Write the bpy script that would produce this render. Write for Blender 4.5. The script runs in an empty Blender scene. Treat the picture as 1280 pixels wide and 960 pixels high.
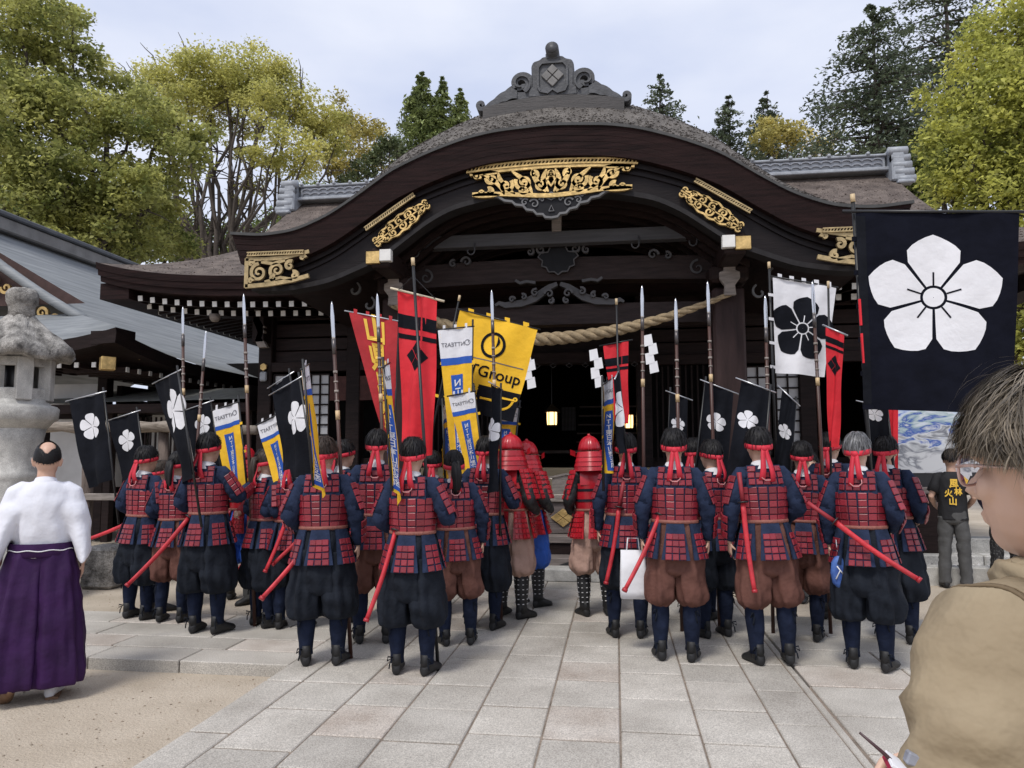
import bpy, bmesh, math, random
import numpy as np
from mathutils import Vector, Matrix
random.seed(7); np.random.seed(7)
R = math.radians
SC = bpy.context.scene
COL = SC.collection
# ------------------------------------------------------------------ camera
F_PX, CAM_H, YAW, PIT = 930.0, 1.52, R(7.93), R(5.34)
cd = bpy.data.cameras.new('camera'); cam = bpy.data.objects.new('camera', cd); COL.objects.link(cam)
cd.sensor_width = 36.0; cd.lens = 36.0 * F_PX / 1280.0; cd.clip_end = 2000; cd.clip_start = 0.05
cam.location = (0, 0, CAM_H); cam.rotation_euler = (R(90) + PIT, R(0.15), YAW)
SC.camera = cam
# ------------------------------------------------------------------ sky, sun, exposure
SUN_EL, SUN_AZ = R(58), R(200)          # sun high, behind the right shoulder, veiled by cloud
world = bpy.data.worlds.new('World'); SC.world = world; world.use_nodes = True
nt = world.node_tree; nt.nodes.clear()
N = lambda t: nt.nodes.new(t)
out = N('ShaderNodeOutputWorld'); bg = N('ShaderNodeBackground'); sky = N('ShaderNodeTexSky')
sky.sky_type = 'NISHITA'; sky.sun_disc = False; sky.sun_elevation = SUN_EL; sky.sun_rotation = SUN_AZ
sky.air_density = 1.0; sky.dust_density = 3.0
tc = N('ShaderNodeTexCoord'); mp = N('ShaderNodeMapping'); mp.inputs['Scale'].default_value = (1.2, 1.2, 3.0)
nz = N('ShaderNodeTexNoise'); nz.inputs['Scale'].default_value = 1.6; nz.inputs['Detail'].default_value = 6
cr = N('ShaderNodeValToRGB'); cr.color_ramp.elements[0].position = 0.36; cr.color_ramp.elements[1].position = 0.64
cr.color_ramp.elements[0].color = (4.4, 4.85, 6.2, 1); cr.color_ramp.elements[1].color = (6.3, 6.5, 7.2, 1)
mx = N('ShaderNodeMix'); mx.data_type = 'RGBA'; mx.inputs[0].default_value = 0.9
L = nt.links.new
L(tc.outputs['Generated'], mp.inputs['Vector']); L(mp.outputs[0], nz.inputs['Vector']); L(nz.outputs[0], cr.inputs[0])
L(sky.outputs[0], mx.inputs[6]); L(cr.outputs[0], mx.inputs[7]); L(mx.outputs[2], bg.inputs[0]); L(bg.outputs[0], out.inputs[0])
bg.inputs[1].default_value = 0.1
sd = bpy.data.lights.new('sun', 'SUN'); sun = bpy.data.objects.new('sun', sd); COL.objects.link(sun)
sd.energy = 1.5; sd.angle = R(14); sd.color = (1.0, 0.96, 0.9)
sv = Vector((math.sin(SUN_AZ) * math.cos(SUN_EL), math.cos(SUN_AZ) * math.cos(SUN_EL), math.sin(SUN_EL)))
sun.rotation_euler = sv.to_track_quat('Z', 'Y').to_euler(); sun.location = (0, -5, 30)
vs = SC.view_settings; vs.view_transform = 'Standard'; vs.look = 'None'; vs.exposure = 0.62; vs.gamma = 1.0; vs.use_curve_mapping = False
SC.render.engine = 'CYCLES'; SC.cycles.use_denoising = True; SC.cycles.max_bounces = 5; SC.cycles.diffuse_bounces = 3
SC.cycles.glossy_bounces = 2; SC.cycles.transparent_max_bounces = 6; SC.cycles.caustics_reflective = False
# ------------------------------------------------------------------ photo pixel -> place
def ray(px, py):
    x = (px - 640) / F_PX; z = -(py - 480) / F_PX
    y2 = math.cos(PIT) - z * math.sin(PIT); z2 = math.sin(PIT) + z * math.cos(PIT)
    return Vector((x * math.cos(YAW) - y2 * math.sin(YAW), x * math.sin(YAW) + y2 * math.cos(YAW), z2))
def G(px, py, z=0.0):                       # where the sight line meets height z
    r = ray(px, py); t = (z - CAM_H) / r.z; return Vector((r.x * t, r.y * t, z))
def W(px, py, Y):                           # where it meets the plane at depth Y
    r = ray(px, py); t = Y / r.y; return Vector((r.x * t, Y, CAM_H + r.z * t))
# ------------------------------------------------------------------ materials
MATS = {}
def M(name, col, rough=0.6, var=0.25, scale=8.0, bump=0.0, metal=0.0, col2=None, stretch=(1, 1, 1), spec=0.5, speck=0.0,
      coord='Object', island=0.0, emis=0.0, detail=5.0, sm=14.0, trans=0.0, bscale=None, sheen=0.0, ramp=(0.3, 0.7)):
    if name in MATS: return MATS[name]
    m = bpy.data.materials.new(name); m.use_nodes = True; MATS[name] = m
    t = m.node_tree; b = t.nodes['Principled BSDF']; n = t.nodes.new; l = t.links.new
    b.inputs['Roughness'].default_value = rough; b.inputs['Metallic'].default_value = metal
    b.inputs['Specular IOR Level'].default_value = spec
    if sheen: b.inputs['Sheen Weight'].default_value = sheen; b.inputs['Sheen Roughness'].default_value = 0.4
    c1 = tuple(max(0, c * (1 - var)) for c in col); c2 = col2 if col2 else tuple(min(1, c * (1 + var)) for c in col)
    tcn = n('ShaderNodeTexCoord'); mpn = n('ShaderNodeMapping'); mpn.inputs['Scale'].default_value = stretch
    l(n('ShaderNodeNewGeometry').outputs['Position'] if coord == 'World' else tcn.outputs[coord], mpn.inputs['Vector'])
    no = n('ShaderNodeTexNoise'); no.inputs['Scale'].default_value = scale; no.inputs['Detail'].default_value = detail; no.inputs['Roughness'].default_value = 0.6
    l(mpn.outputs[0], no.inputs['Vector'])
    rp = n('ShaderNodeValToRGB'); rp.color_ramp.elements[0].position = ramp[0]; rp.color_ramp.elements[1].position = ramp[1]
    rp.color_ramp.elements[0].color = (*c1, 1); rp.color_ramp.elements[1].color = (*c2, 1)
    l(no.outputs[0], rp.inputs[0]); colo = rp.outputs[0]
    if speck:
        n2 = n('ShaderNodeTexNoise'); n2.inputs['Scale'].default_value = scale * sm; n2.inputs['Detail'].default_value = 2
        l(mpn.outputs[0], n2.inputs['Vector'])
        mr = n('ShaderNodeMapRange'); mr.inputs[1].default_value = 0.3; mr.inputs[2].default_value = 0.7
        mr.inputs[3].default_value = 1 - speck; mr.inputs[4].default_value = 1 + speck; l(n2.outputs[0], mr.inputs[0])
        mm = n('ShaderNodeMix'); mm.data_type = 'RGBA'; mm.blend_type = 'MULTIPLY'; mm.inputs[0].default_value = 1
        l(colo, mm.inputs[6]); l(mr.outputs[0], mm.inputs[7]); colo = mm.outputs[2]
    if island:
        if island > 0: gi = n('ShaderNodeNewGeometry').outputs['Random Per Island']
        else: gi = n('ShaderNodeObjectInfo').outputs['Random']
        mr = n('ShaderNodeMapRange'); mr.inputs[3].default_value = 1 - abs(island); mr.inputs[4].default_value = 1 + abs(island); l(gi, mr.inputs[0])
        mm = n('ShaderNodeMix'); mm.data_type = 'RGBA'; mm.blend_type = 'MULTIPLY'; mm.inputs[0].default_value = 1
        l(colo, mm.inputs[6]); l(mr.outputs[0], mm.inputs[7]); colo = mm.outputs[2]
    l(colo, b.inputs['Base Color'])
    if bump:
        nb = n('ShaderNodeTexNoise'); nb.inputs['Scale'].default_value = bscale or scale * 4; nb.inputs['Detail'].default_value = 4
        l(mpn.outputs[0], nb.inputs['Vector'])
        bm_ = n('ShaderNodeBump'); bm_.inputs['Strength'].default_value = bump; bm_.inputs['Distance'].default_value = 0.02
        l(nb.outputs[0], bm_.inputs['Height']); l(bm_.outputs[0], b.inputs['Normal'])
    if emis:
        b.inputs['Emission Color'].default_value = (*col, 1); b.inputs['Emission Strength'].default_value = emis
    if trans:
        tr = n('ShaderNodeBsdfTranslucent'); l(colo, tr.inputs[0]); ms = n('ShaderNodeMixShader'); ms.inputs[0].default_value = trans
        l(b.outputs[0], ms.inputs[1]); l(tr.outputs[0], ms.inputs[2]); l(ms.outputs[0], t.nodes['Material Output'].inputs[0])
    return m
WOOD = M('dark_wood', (0.0165, 0.0098, 0.0092), 0.6, 0.4, 3, 0.25, stretch=(1, 1, 7), spec=0.18)
WOODH = M('dark_wood_beam', (0.0205, 0.0118, 0.0108), 0.6, 0.4, 3, 0.25, stretch=(1, 5, 9), spec=0.18)
GREYW = M('lit_grey_beam', (0.075, 0.075, 0.082), 0.6, 0.25, 3, 0.2, stretch=(0.6, 4, 8))  # dark beam's lit grey is put into the wood colour
PALEW = M('weathered_pale_wood', (0.27, 0.235, 0.21), 0.75, 0.35, 4, 0.3, stretch=(1, 4, 8))
STEPW = M('worn_step_wood', (0.16, 0.135, 0.125), 0.65, 0.35, 4, 0.25, stretch=(0.6, 4, 10))
TANW = M('tan_wood', (0.36, 0.29, 0.18), 0.6, 0.15, 3, 0.1, stretch=(0.5, 4, 8))
BARK = M('cypress_bark_roof', (0.10, 0.086, 0.076), 0.9, 0.45, 5, 1.0, col2=(0.165, 0.15, 0.135), speck=0.45, bscale=45)
BARKR = M('cypress_bark_roof_russet', (0.085, 0.062, 0.053), 0.9, 0.4, 4, 1.0, col2=(0.165, 0.132, 0.112), speck=0.5, bscale=45)
EDGE = M('bark_edge', (0.013, 0.0052, 0.0052), 0.7, 0.5, 2.5, 0.5, stretch=(1, 1, 14), bscale=30, spec=0.15, col2=(0.026, 0.0115, 0.011))
GOLD = M('gilt_metal', (0.60, 0.42, 0.175), 0.5, 0.38, 9, 0.25, metal=0.85)
GOLDP = M('aged_gilt', (0.42, 0.32, 0.17), 0.55, 0.35, 9, 0.2, metal=0.7)
TILE = M('grey_tile', (0.058, 0.060, 0.066), 0.5, 0.35, 7, 0.25, speck=0.15)
TILEL = M('pale_grey_tile', (0.32, 0.34, 0.37), 0.5, 0.2, 9, 0.15)
WHITEP = M('white_paint', (0.72, 0.71, 0.68), 0.6, 0.1, 8)
PLAST = M('white_plaster', (0.62, 0.62, 0.62), 0.8, 0.1, 3)
GRAN = M('granite_slab', (0.385, 0.355, 0.31), 0.75, 0.20, 1.3, 0.14, coord='World', col2=(.52, .49, .44), speck=0.36, sm=110, bscale=120, island=-0.10)
GRANB = M('granite_slab_rusty', (0.41, 0.35, 0.295), 0.75, 0.18, 2.2, 0.14, coord='World', speck=0.36, sm=65, bscale=120, island=-0.06, col2=(0.52, 0.48, 0.43))
STONE = M('lantern_stone', (0.43, 0.42, 0.395), 0.85, 0.3, 5, 0.35, speck=0.32, sm=30)
STONED = M('weathered_stone', (0.13, 0.12, 0.11), 0.9, 0.55, 7, 0.9, speck=0.4, col2=(0.42, 0.40, 0.37))
SAND = M('raked_sand', (0.43, 0.36, 0.275), 0.9, 0.14, 1.1, 0.6, speck=0.20, sm=120, bscale=60, coord='World', col2=(0.53, 0.46, 0.37))
ROPE = M('straw_rope', (0.33, 0.25, 0.15), 0.85, 0.3, 20, 0.5, stretch=(1, 1, 1))
PAPER = M('white_paper', (0.78, 0.78, 0.80), 0.7, 0.04, 5)
BLACKM = M('black_metal', (0.015, 0.015, 0.017), 0.4, 0.2, 10)
STEEL = M('steel', (0.55, 0.56, 0.58), 0.3, 0.1, 10, metal=0.8)
# ------------------------------------------------------------------ object helpers
def setp(o, label=None, cat=None, group=None, kind=None):
    if label: o['label'] = label
    if cat: o['category'] = cat
    if group: o['group'] = group
    if kind: o['kind'] = kind
    return o
def link(name, me, parent=None, loc=None, mat=None):
    o = bpy.data.objects.new(name, me); COL.objects.link(o)
    if mat is not None and me is not None and not me.materials: me.materials.append(mat)
    if parent: o.parent = parent
    if loc is not None: o.location = loc
    return o
def empty(name, loc=(0, 0, 0), rz=0.0, label=None, cat=None, group=None):
    o = bpy.data.objects.new(name, None); COL.objects.link(o); o.location = loc; o.rotation_euler = (0, 0, rz); o.empty_display_size = 0.1
    return setp(o, label, cat, group)
class MB:
    def __init__(s): s.v = []; s.f = []
    def add(s, v, f):
        o = len(s.v); s.v += [tuple(p) for p in v]; s.f += [tuple(i + o for i in q) for q in f]; return s
    def box(s, c, d, rot=None):
        x, y, z = (k / 2 for k in d); vs_ = [Vector((a, b, e)) for a in (-x, x) for b in (-y, y) for e in (-z, z)]
        if rot is not None: vs_ = [rot @ p for p in vs_]
        vs_ = [p + Vector(c) for p in vs_]
        return s.add(vs_, [(0, 1, 3, 2), (4, 6, 7, 5), (0, 4, 5, 1), (2, 3, 7, 6), (0, 2, 6, 4), (1, 5, 7, 3)])
    def tube(s, pts, rad, n=8, caps=True, flat=1.0, up=None, fold=None):
        pts = [Vector(p) for p in pts]; k = len(pts)
        if not hasattr(rad, '__len__'): rad = [rad] * k
        ref = Vector(up) if up else None; rings = []; u = None
        for i in range(k):
            t = (pts[min(i + 1, k - 1)] - pts[max(i - 1, 0)]); t = t.normalized() if t.length > 1e-9 else Vector((0, 0, 1))
            if u is None:
                a = ref if ref else (Vector((0, 0, 1)) if abs(t.z) < 0.9 else Vector((1, 0, 0)))
                u = (a - t * a.dot(t)).normalized()
            else:
                u = (u - t * u.dot(t)); u = u.normalized() if u.length > 1e-9 else Vector((1, 0, 0))
            w_ = t.cross(u); rr = rad[i]
            rg = []
            for j in range(n):
                a = 2 * math.pi * j / n; q = rr
                if fold: q = rr * (1 + fold(i / (k - 1), a))
                rg.append(pts[i] + u * math.cos(a) * q + w_ * math.sin(a) * q * flat)
            rings.append(rg)
        return s.loft(rings, caps)
    def loft(s, rings, caps=True):
        n = len(rings[0]); v = [p for r in rings for p in r]; f = []
        for i in range(len(rings) - 1):
            for j in range(n):
                a = i * n + j; b = i * n + (j + 1) % n; f.append((a, b, b + n, a + n))
        if caps: f.append(tuple(range(n - 1, -1, -1))); f.append(tuple(range((len(rings) - 1) * n, len(rings) * n)))
        return s.add(v, f)
    def grid(s, fn, nu, nv):
        v = [fn(i / nu, j / nv) for j in range(nv + 1) for i in range(nu + 1)]; f = []
        for j in range(nv):
            for i in range(nu):
                a = j * (nu + 1) + i; f.append((a, a + 1, a + nu + 2, a + nu + 1))
        return s.add(v, f)
    def prism(s, poly, y0, y1):               # polygon in (x, z), extruded along y
        n = len(poly); v = [(p[0], y0, p[1]) for p in poly] + [(p[0], y1, p[1]) for p in poly]
        f = [tuple(range(n)), tuple(range(2 * n - 1, n - 1, -1))] + [(i, i + n, (i + 1) % n + n, (i + 1) % n) for i in range(n)]
        return s.add(v, f)
    def ribbon(s, pts, wid, y0, y1):          # band along a 2-D (x, z) line, extruded along y
        k = len(pts); P = [Vector((p[0], p[1])) for p in pts]; a_, b_ = [], []
        if not hasattr(wid, '__len__'): wid = [wid] * k
        for i in range(k):
            t = P[min(i + 1, k - 1)] - P[max(i - 1, 0)]; t.normalize(); nn = Vector((-t.y, t.x)) * wid[i] / 2
            a_.append(P[i] + nn); b_.append(P[i] - nn)
        v = []
        for i in range(k): v += [(a_[i].x, y0, a_[i].y), (b_[i].x, y0, b_[i].y), (b_[i].x, y1, b_[i].y), (a_[i].x, y1, a_[i].y)]
        f = [(0, 3, 2, 1), (4 * k - 4, 4 * k - 3, 4 * k - 2, 4 * k - 1)]
        for i in range(k - 1):
            for j in range(4):
                a = 4 * i + j; b = 4 * i + (j + 1) % 4; f.append((a, b, b + 4, a + 4))
        return s.add(v, f)
    def mesh(s, name, mat=None, smooth=False, bevel=0.0, xf=None):
        me = bpy.data.meshes.new(name); me.from_pydata(s.v, [], s.f)
        bm = bmesh.new(); bm.from_mesh(me)
        if xf is not None: bm.transform(xf)
        bmesh.ops.recalc_face_normals(bm, faces=bm.faces)
        if bevel: bmesh.ops.bevel(bm, geom=bm.edges[:], offset=bevel, segments=1, affect='EDGES', clamp_overlap=True)
        bm.to_mesh(me); bm.free()
        if smooth: me.polygons.foreach_set('use_smooth', [True] * len(me.polygons))
        if mat: me.materials.append(mat)
        return me
    def obj(s, name, mat, parent=None, smooth=False, bevel=0.0, loc=None):
        return link(name, s.mesh(name, mat, smooth, bevel), parent, loc)
def box(name, c, d, mat, parent=None, bevel=0.006, rot=None):
    m = MB().box((0, 0, 0), d); o = m.obj(name, mat, parent, bevel=min(bevel, min(d) * 0.3)); o.location = c
    if rot: o.rotation_euler = rot
    return o
def spiral(cx, cz, r, turns=1.4, d=1, a0=0.0, n=26, r1=0.12):
    return [(cx + (r * (1 - (1 - r1) * i / n)) * math.cos(a0 + d * turns * 2 * math.pi * i / n), cz + (r * (1 - (1 - r1) * i / n)) * math.sin(a0 + d * turns * 2 * math.pi * i / n)) for i in range(n + 1)]
def taper(n, a, b): return [a + (b - a) * i / (n - 1) for i in range(n)]
def interp(x, xs, ys): return float(np.interp(x, xs, ys))
def smooth_interp(xs, ys, n=81):
    x = np.linspace(xs[0], xs[-1], n); y = np.interp(x, xs, ys); k = np.array([1, 2, 3, 2, 1.0]); k /= k.sum()
    for _ in range(3):
        yp = np.concatenate([[2 * y[0] - y[2], 2 * y[0] - y[1]], y, [2 * y[-1] - y[-2], 2 * y[-1] - y[-3]]]); y = np.convolve(yp, k, 'valid')
    return lambda q: float(np.interp(q, x, y))
# ================================================================== GROUND
AX = -0.70                                   # the hall's axis
def sheet(name, x0, x1, y0, y1, z, mat, nx=1, ny=1):
    o = MB().grid(lambda u, v: (x0 + (x1 - x0) * u, y0 + (y1 - y0) * v, z), nx, ny).obj(name, mat); o['kind'] = 'structure'; return o
sheet('ground', -300, 300, -60, 500, -0.09, SAND)
pav = empty('pavement'); pav['kind'] = 'structure'
bed = MB(); 
bed.box((-0.575, 5.5, -0.055), (3.50, 7.0, 0.10)); bed.obj('slab_bed', M('joint_dirt', (0.21, 0.17, 0.135), 0.95, 0.3, 6, speck=0.3), pav)
MB().box((-6.85, 6.05, -0.058), (9.0, 1.45, 0.10)).obj('slab_bed', MATS['joint_dirt'], pav)
MB().box((5.3, 6.35, -0.058), (8.1, 2.2, 0.10)).obj('slab_bed', MATS['joint_dirt'], pav)
def slab(x0, x1, y0, y1, mat=None, top=0.0):
    j = 0.0055
    c = ((x0 + x1) / 2, (y0 + y1) / 2, top - 0.06 + random.uniform(-0.0015, 0.0015)); d = (x1 - x0 - j * 2, y1 - y0 - j * 2 - .012, 0.12)
    o = MB().box((0, 0, 0), d).obj('paving_slab', mat or (GRANB if random.random() < 0.13 else GRAN), pav, bevel=0.006); o.location = c
    o.rotation_euler = (random.uniform(-.0015, .0015), random.uniform(-.0015, .0015), 0)
xs_ = [-2.37, -2.11, -1.67, -1.265, -0.83, -0.42, 0.0, 0.43, 0.86, 1.17, 1.225]
for i in range(len(xs_) - 1):
    y = 1.9 + (i * 0.37) % 0.6
    lens = {0: (0.9, 1.3), 9: (1.3, 1.8)}.get(i, (0.42, 0.62))
    while y < 9.0:
        y1 = y + random.uniform(*lens)
        if y1 > 8.75: y1 = 9.02
        slab(xs_[i], xs_[i + 1], y, y1, top=0.004 if i != 9 else 0.0); y = y1
for side, x_end, rows in ((-1, -11.3, [5.27, 5.62, 5.97, 6.4, 6.82]), (1, 9.3, [5.27, 5.75, 6.2, 6.65, 7.05, 7.43])):
    for k in range(len(rows) - 1):
        x = -2.37 if side < 0 else 1.235; first = True
        while abs(x) < abs(x_end):
            dx = random.uniform(0.6, 1.15) * (0.6 if first and k % 2 else 1); first = False
            slab(min(x, x + side * dx), max(x, x + side * dx), rows[k], rows[k + 1], top=0.0); x += side * dx
# right: foreground paving beyond the groove
for k in range(6):
    y = 1.9 + k * 0.56; x = 1.235
    while x < 5: 
        dx = random.uniform(0.7, 1.2); slab(x, x + dx, y, y + 0.56, top=0.0); x += dx
MB().box((3.2, 3.55, -0.060), (4.0, 3.4, 0.10)).obj('slab_bed', MATS['joint_dirt'], pav)
# loose grit on the sand
def scatter_stuff(name, pts, size, mat, seed=1, flat=0.6):
    rs = np.random.RandomState(seed); base = np.array([(1, 0, 0), (-1, 0, 0), (0, 1, 0), (0, -1, 0), (0, 0, 1), (0, 0, -1)], float)
    tri = np.array([(0, 2, 4), (2, 1, 4), (1, 3, 4), (3, 0, 4), (2, 0, 5), (1, 2, 5), (3, 1, 5), (0, 3, 5)])
    V = []; Fc = []
    for i, p in enumerate(pts):
        s = size[0] + (size[1] - size[0]) * rs.rand() ** 2; a = rs.rand() * 6.28; q = base * s * (0.7 + 0.6 * rs.rand(6, 1)); q[:, 2] *= flat
        c, sn = math.cos(a), math.sin(a); q = q @ np.array([[c, sn, 0], [-sn, c, 0], [0, 0, 1]]); V.append(q + np.array(p)); Fc.append(tri + 6 * i)
    me = bpy.data.meshes.new(name); me.from_pydata(np.concatenate(V).tolist(), [], np.concatenate(Fc).tolist()); me.materials.append(mat)
    o = link(name, me); o['kind'] = 'stuff'; return o
rs = np.random.RandomState(3)
pts = [(rs.uniform(-9, -2.4), rs.uniform(2.5, 5.2), -0.088) for _ in range(1500)] + [(rs.uniform(-11, -2.4), rs.uniform(6.85, 9.3), -0.088) for _ in range(1200)]
setp(scatter_stuff('loose_grit', pts, (0.003, 0.010), M('grit', (0.30, 0.24, 0.18), 0.9, 0.4, 3, island=0.4), 4), 'fine loose grit scattered over the tan sand', 'grit')
pts = [(rs.uniform(3.3, 9.5), rs.uniform(10.1, 12.4), -0.02 + rs.rand() * 0.05) for _ in range(5200)]
setp(scatter_stuff('gravel_bed', pts, (0.03, 0.075), M('gravel', (0.42, 0.41, 0.40), 0.85, 0.3, 5, island=0.45), 5), 'bed of pale grey gravel stones behind a stone kerb', 'gravel')
sheet('gravel_ground', 3.1, 10, 9.9, 12.6, -0.05, M('gravel_dirt', (0.18, 0.165, 0.15), 0.95, 0.3, 5))
kerb = empty('kerb'); kerb['kind'] = 'structure'
x = 2.9
while x < 9.5:
    d = random.uniform(0.9, 1.4); box('kerb_stone', (x + d / 2, 9.95, 0.0), (d - 0.012, 0.24, 0.26), STONE, kerb, 0.012); x += d
for k, (yy, zz) in enumerate(((10.9, 0.10), (11.7, 0.24))):
    x = 3.6
    while x < 9:
        d = random.uniform(0.7, 1.3); box('kerb_stone', (x + d / 2, yy, zz - 0.12), (d - 0.015, 0.3, 0.36), STONE, kerb, 0.015); x += d
# ================================================================== MAIN HALL
hall = empty('shrine_hall', (0, 0, 0), 0, 'dark wooden shrine hall with curved bark gable and gilt carvings', 'shrine')
B = lambda b: AX + b
top_f = smooth_interp([-3.95, -3.5, -3.08, -2.66, -2.24, -1.92, -1.48, -1.03, -0.66, 0, 0.66, 1.03, 1.48, 1.92, 2.24, 2.66, 3.08, 3.5, 3.95],
                      [4.20, 4.155, 4.20, 4.37, 4.64, 4.87, 5.06, 5.21, 5.28, 5.32, 5.28, 5.21, 5.06, 4.87, 4.64, 4.37, 4.20, 4.155, 4.20], 161)
bot_f = smooth_interp([-3.7, -3.2, -2.7, -2.05, -1.5, -1.2, -0.7, 0, 0.7, 1.2, 1.5, 2.05, 2.7, 3.2, 3.7],
                      [3.52, 3.50, 3.58, 3.84, 4.25, 4.41, 4.52, 4.56, 4.52, 4.41, 4.25, 3.84, 3.58, 3.50, 3.52], 161)
YG = 8.3; HW = 3.9
# porch roof: bark surface
def lip(b): return interp(abs(b), [0, 1.0, 1.9, 2.8, 3.9], [0.64, 0.60, 0.52, 0.36, 0.16])
ts = [(0, 0), (0.05, 0.10), (0.18, 0.30), (0.40, 0.66), (0.70, 1.0), (1.2, 1.12), (2.5, 1.16), (5.2, 1.18)]
def porch_surf(u, v):
    b = (u * 2 - 1) * HW; k = v * (len(ts) - 1); i = min(int(k), len(ts) - 2); fr = k - i
    dy = ts[i][0] + (ts[i + 1][0] - ts[i][0]) * fr; rr = ts[i][1] + (ts[i + 1][1] - ts[i][1]) * fr
    return (B(b) * 1.0, YG + dy, top_f(b) + lip(b) * rr)
pr = MB().grid(porch_surf, 120, 28).obj('porch_roof', BARK, hall, True)
# ragged bark tufts along the crown of the porch roof
rs = np.random.RandomState(11); tb = MB()
for _ in range(5200):
    b = rs.uniform(-3.7, 3.7); v = rs.uniform(0.02, 0.7); p = Vector(porch_surf((b / HW + 1) / 2, v)); a = rs.uniform(-1.2, 1.2); s = rs.uniform(0.012, 0.034); 
    dx = Vector((math.cos(a), -0.2, math.sin(a) * 0.5)) * s; up = Vector((rs.uniform(-.3, .3), -0.5, 0.8)) * s * 0.45
    tb.add([p - dx, p + dx * 0.8, p + up], [(0, 1, 2)])
o = tb.obj('bark_tuft', BARK, pr); o['kind'] = 'stuff'
# bark edge (thick, stepped in three layers) and gable board
def curve_band(name, f_top, f_bot, hw, y0, y1, mat, parent, n=96, inset=0.0):
    m = MB(); rings = []
    for i in range(n + 1):
        b = -hw + 2 * hw * i / n; zt, zb = f_top(b), f_bot(b); bb = b * (1 - inset)
        rings.append([(B(b), y0, zt), (B(bb), y0 + inset * 0.5, zb), (B(bb), y1, zb), (B(b), y1, zt)])
    m.loft(rings, True); return m.obj(name, mat, parent)
lay = [0.0, 0.06, 0.13, 0.20, 0.28, 0.365]
for i in range(5):
    curve_band('bark_edge_layer', lambda b, i=i: top_f(b) - lay[i] + (0.012 if i == 0 else 0), lambda b, i=i: top_f(b) - lay[i + 1] + 0.004, HW - 0.025 * i, YG + 0.003 * i, YG + 0.6, EDGE, pr, inset=0.006)
curve_band('drip_line', lambda b: top_f(b) + 0.022, lambda b: top_f(b) - 0.012, HW + 0.01, YG - 0.018, YG + 0.03, M('roof_drip', (0.05, 0.05, 0.05), 0.7), pr)
GB = M('gable_board', (0.010, 0.0068, 0.0072), 0.5, 0.3, 2.5, 0.15, stretch=(1, 1, 6), spec=0.2)
gb = curve_band('gable_board', lambda b: top_f(b) - 0.365, bot_f, 3.66, YG + 0.16, YG + 0.30, GB, hall)
curve_band('moulding', lambda b: top_f(b) - 0.372, lambda b: top_f(b) - 0.43, 3.70, YG + 0.11, YG + 0.20, GB, gb)
curve_band('moulding', lambda b: top_f(b) - 0.47, lambda b: top_f(b) - 0.505, 3.66, YG + 0.135, YG + 0.20, GB, gb)
curve_band('moulding', lambda b: bot_f(b) + 0.05, lambda b: bot_f(b) - 0.01, 3.68, YG + 0.12, YG + 0.34, M('moulding_grey', (0.022, 0.020, 0.021), 0.6, spec=.2), gb)
# dark curved soffit with arched ribs
MB().grid(lambda u, v: (B((u * 2 - 1) * 3.6), YG + 0.3 + 2.9 * v, bot_f((u * 2 - 1) * 3.6) + 0.16 - 0.10 * v), 60, 4).obj('soffit', WOOD, hall, True)
for k in range(7):
    yy = YG + 0.62 + k * 0.24; s = 0.98 - k * 0.05
    m = MB(); rings = []
    for i in range(49):
        b = -2.3 + 4.6 * i / 48; z = bot_f(b) + 0.10 - 0.02 * k - 0.05 * (b / 2.3) ** 2
        rings.append([(B(b), yy, z), (B(b), yy, z - 0.075), (B(b), yy + 0.07, z - 0.075), (B(b), yy + 0.07, z)])
    m.loft(rings, True); m.obj('arched_rafter', WOODH, hall)
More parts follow.
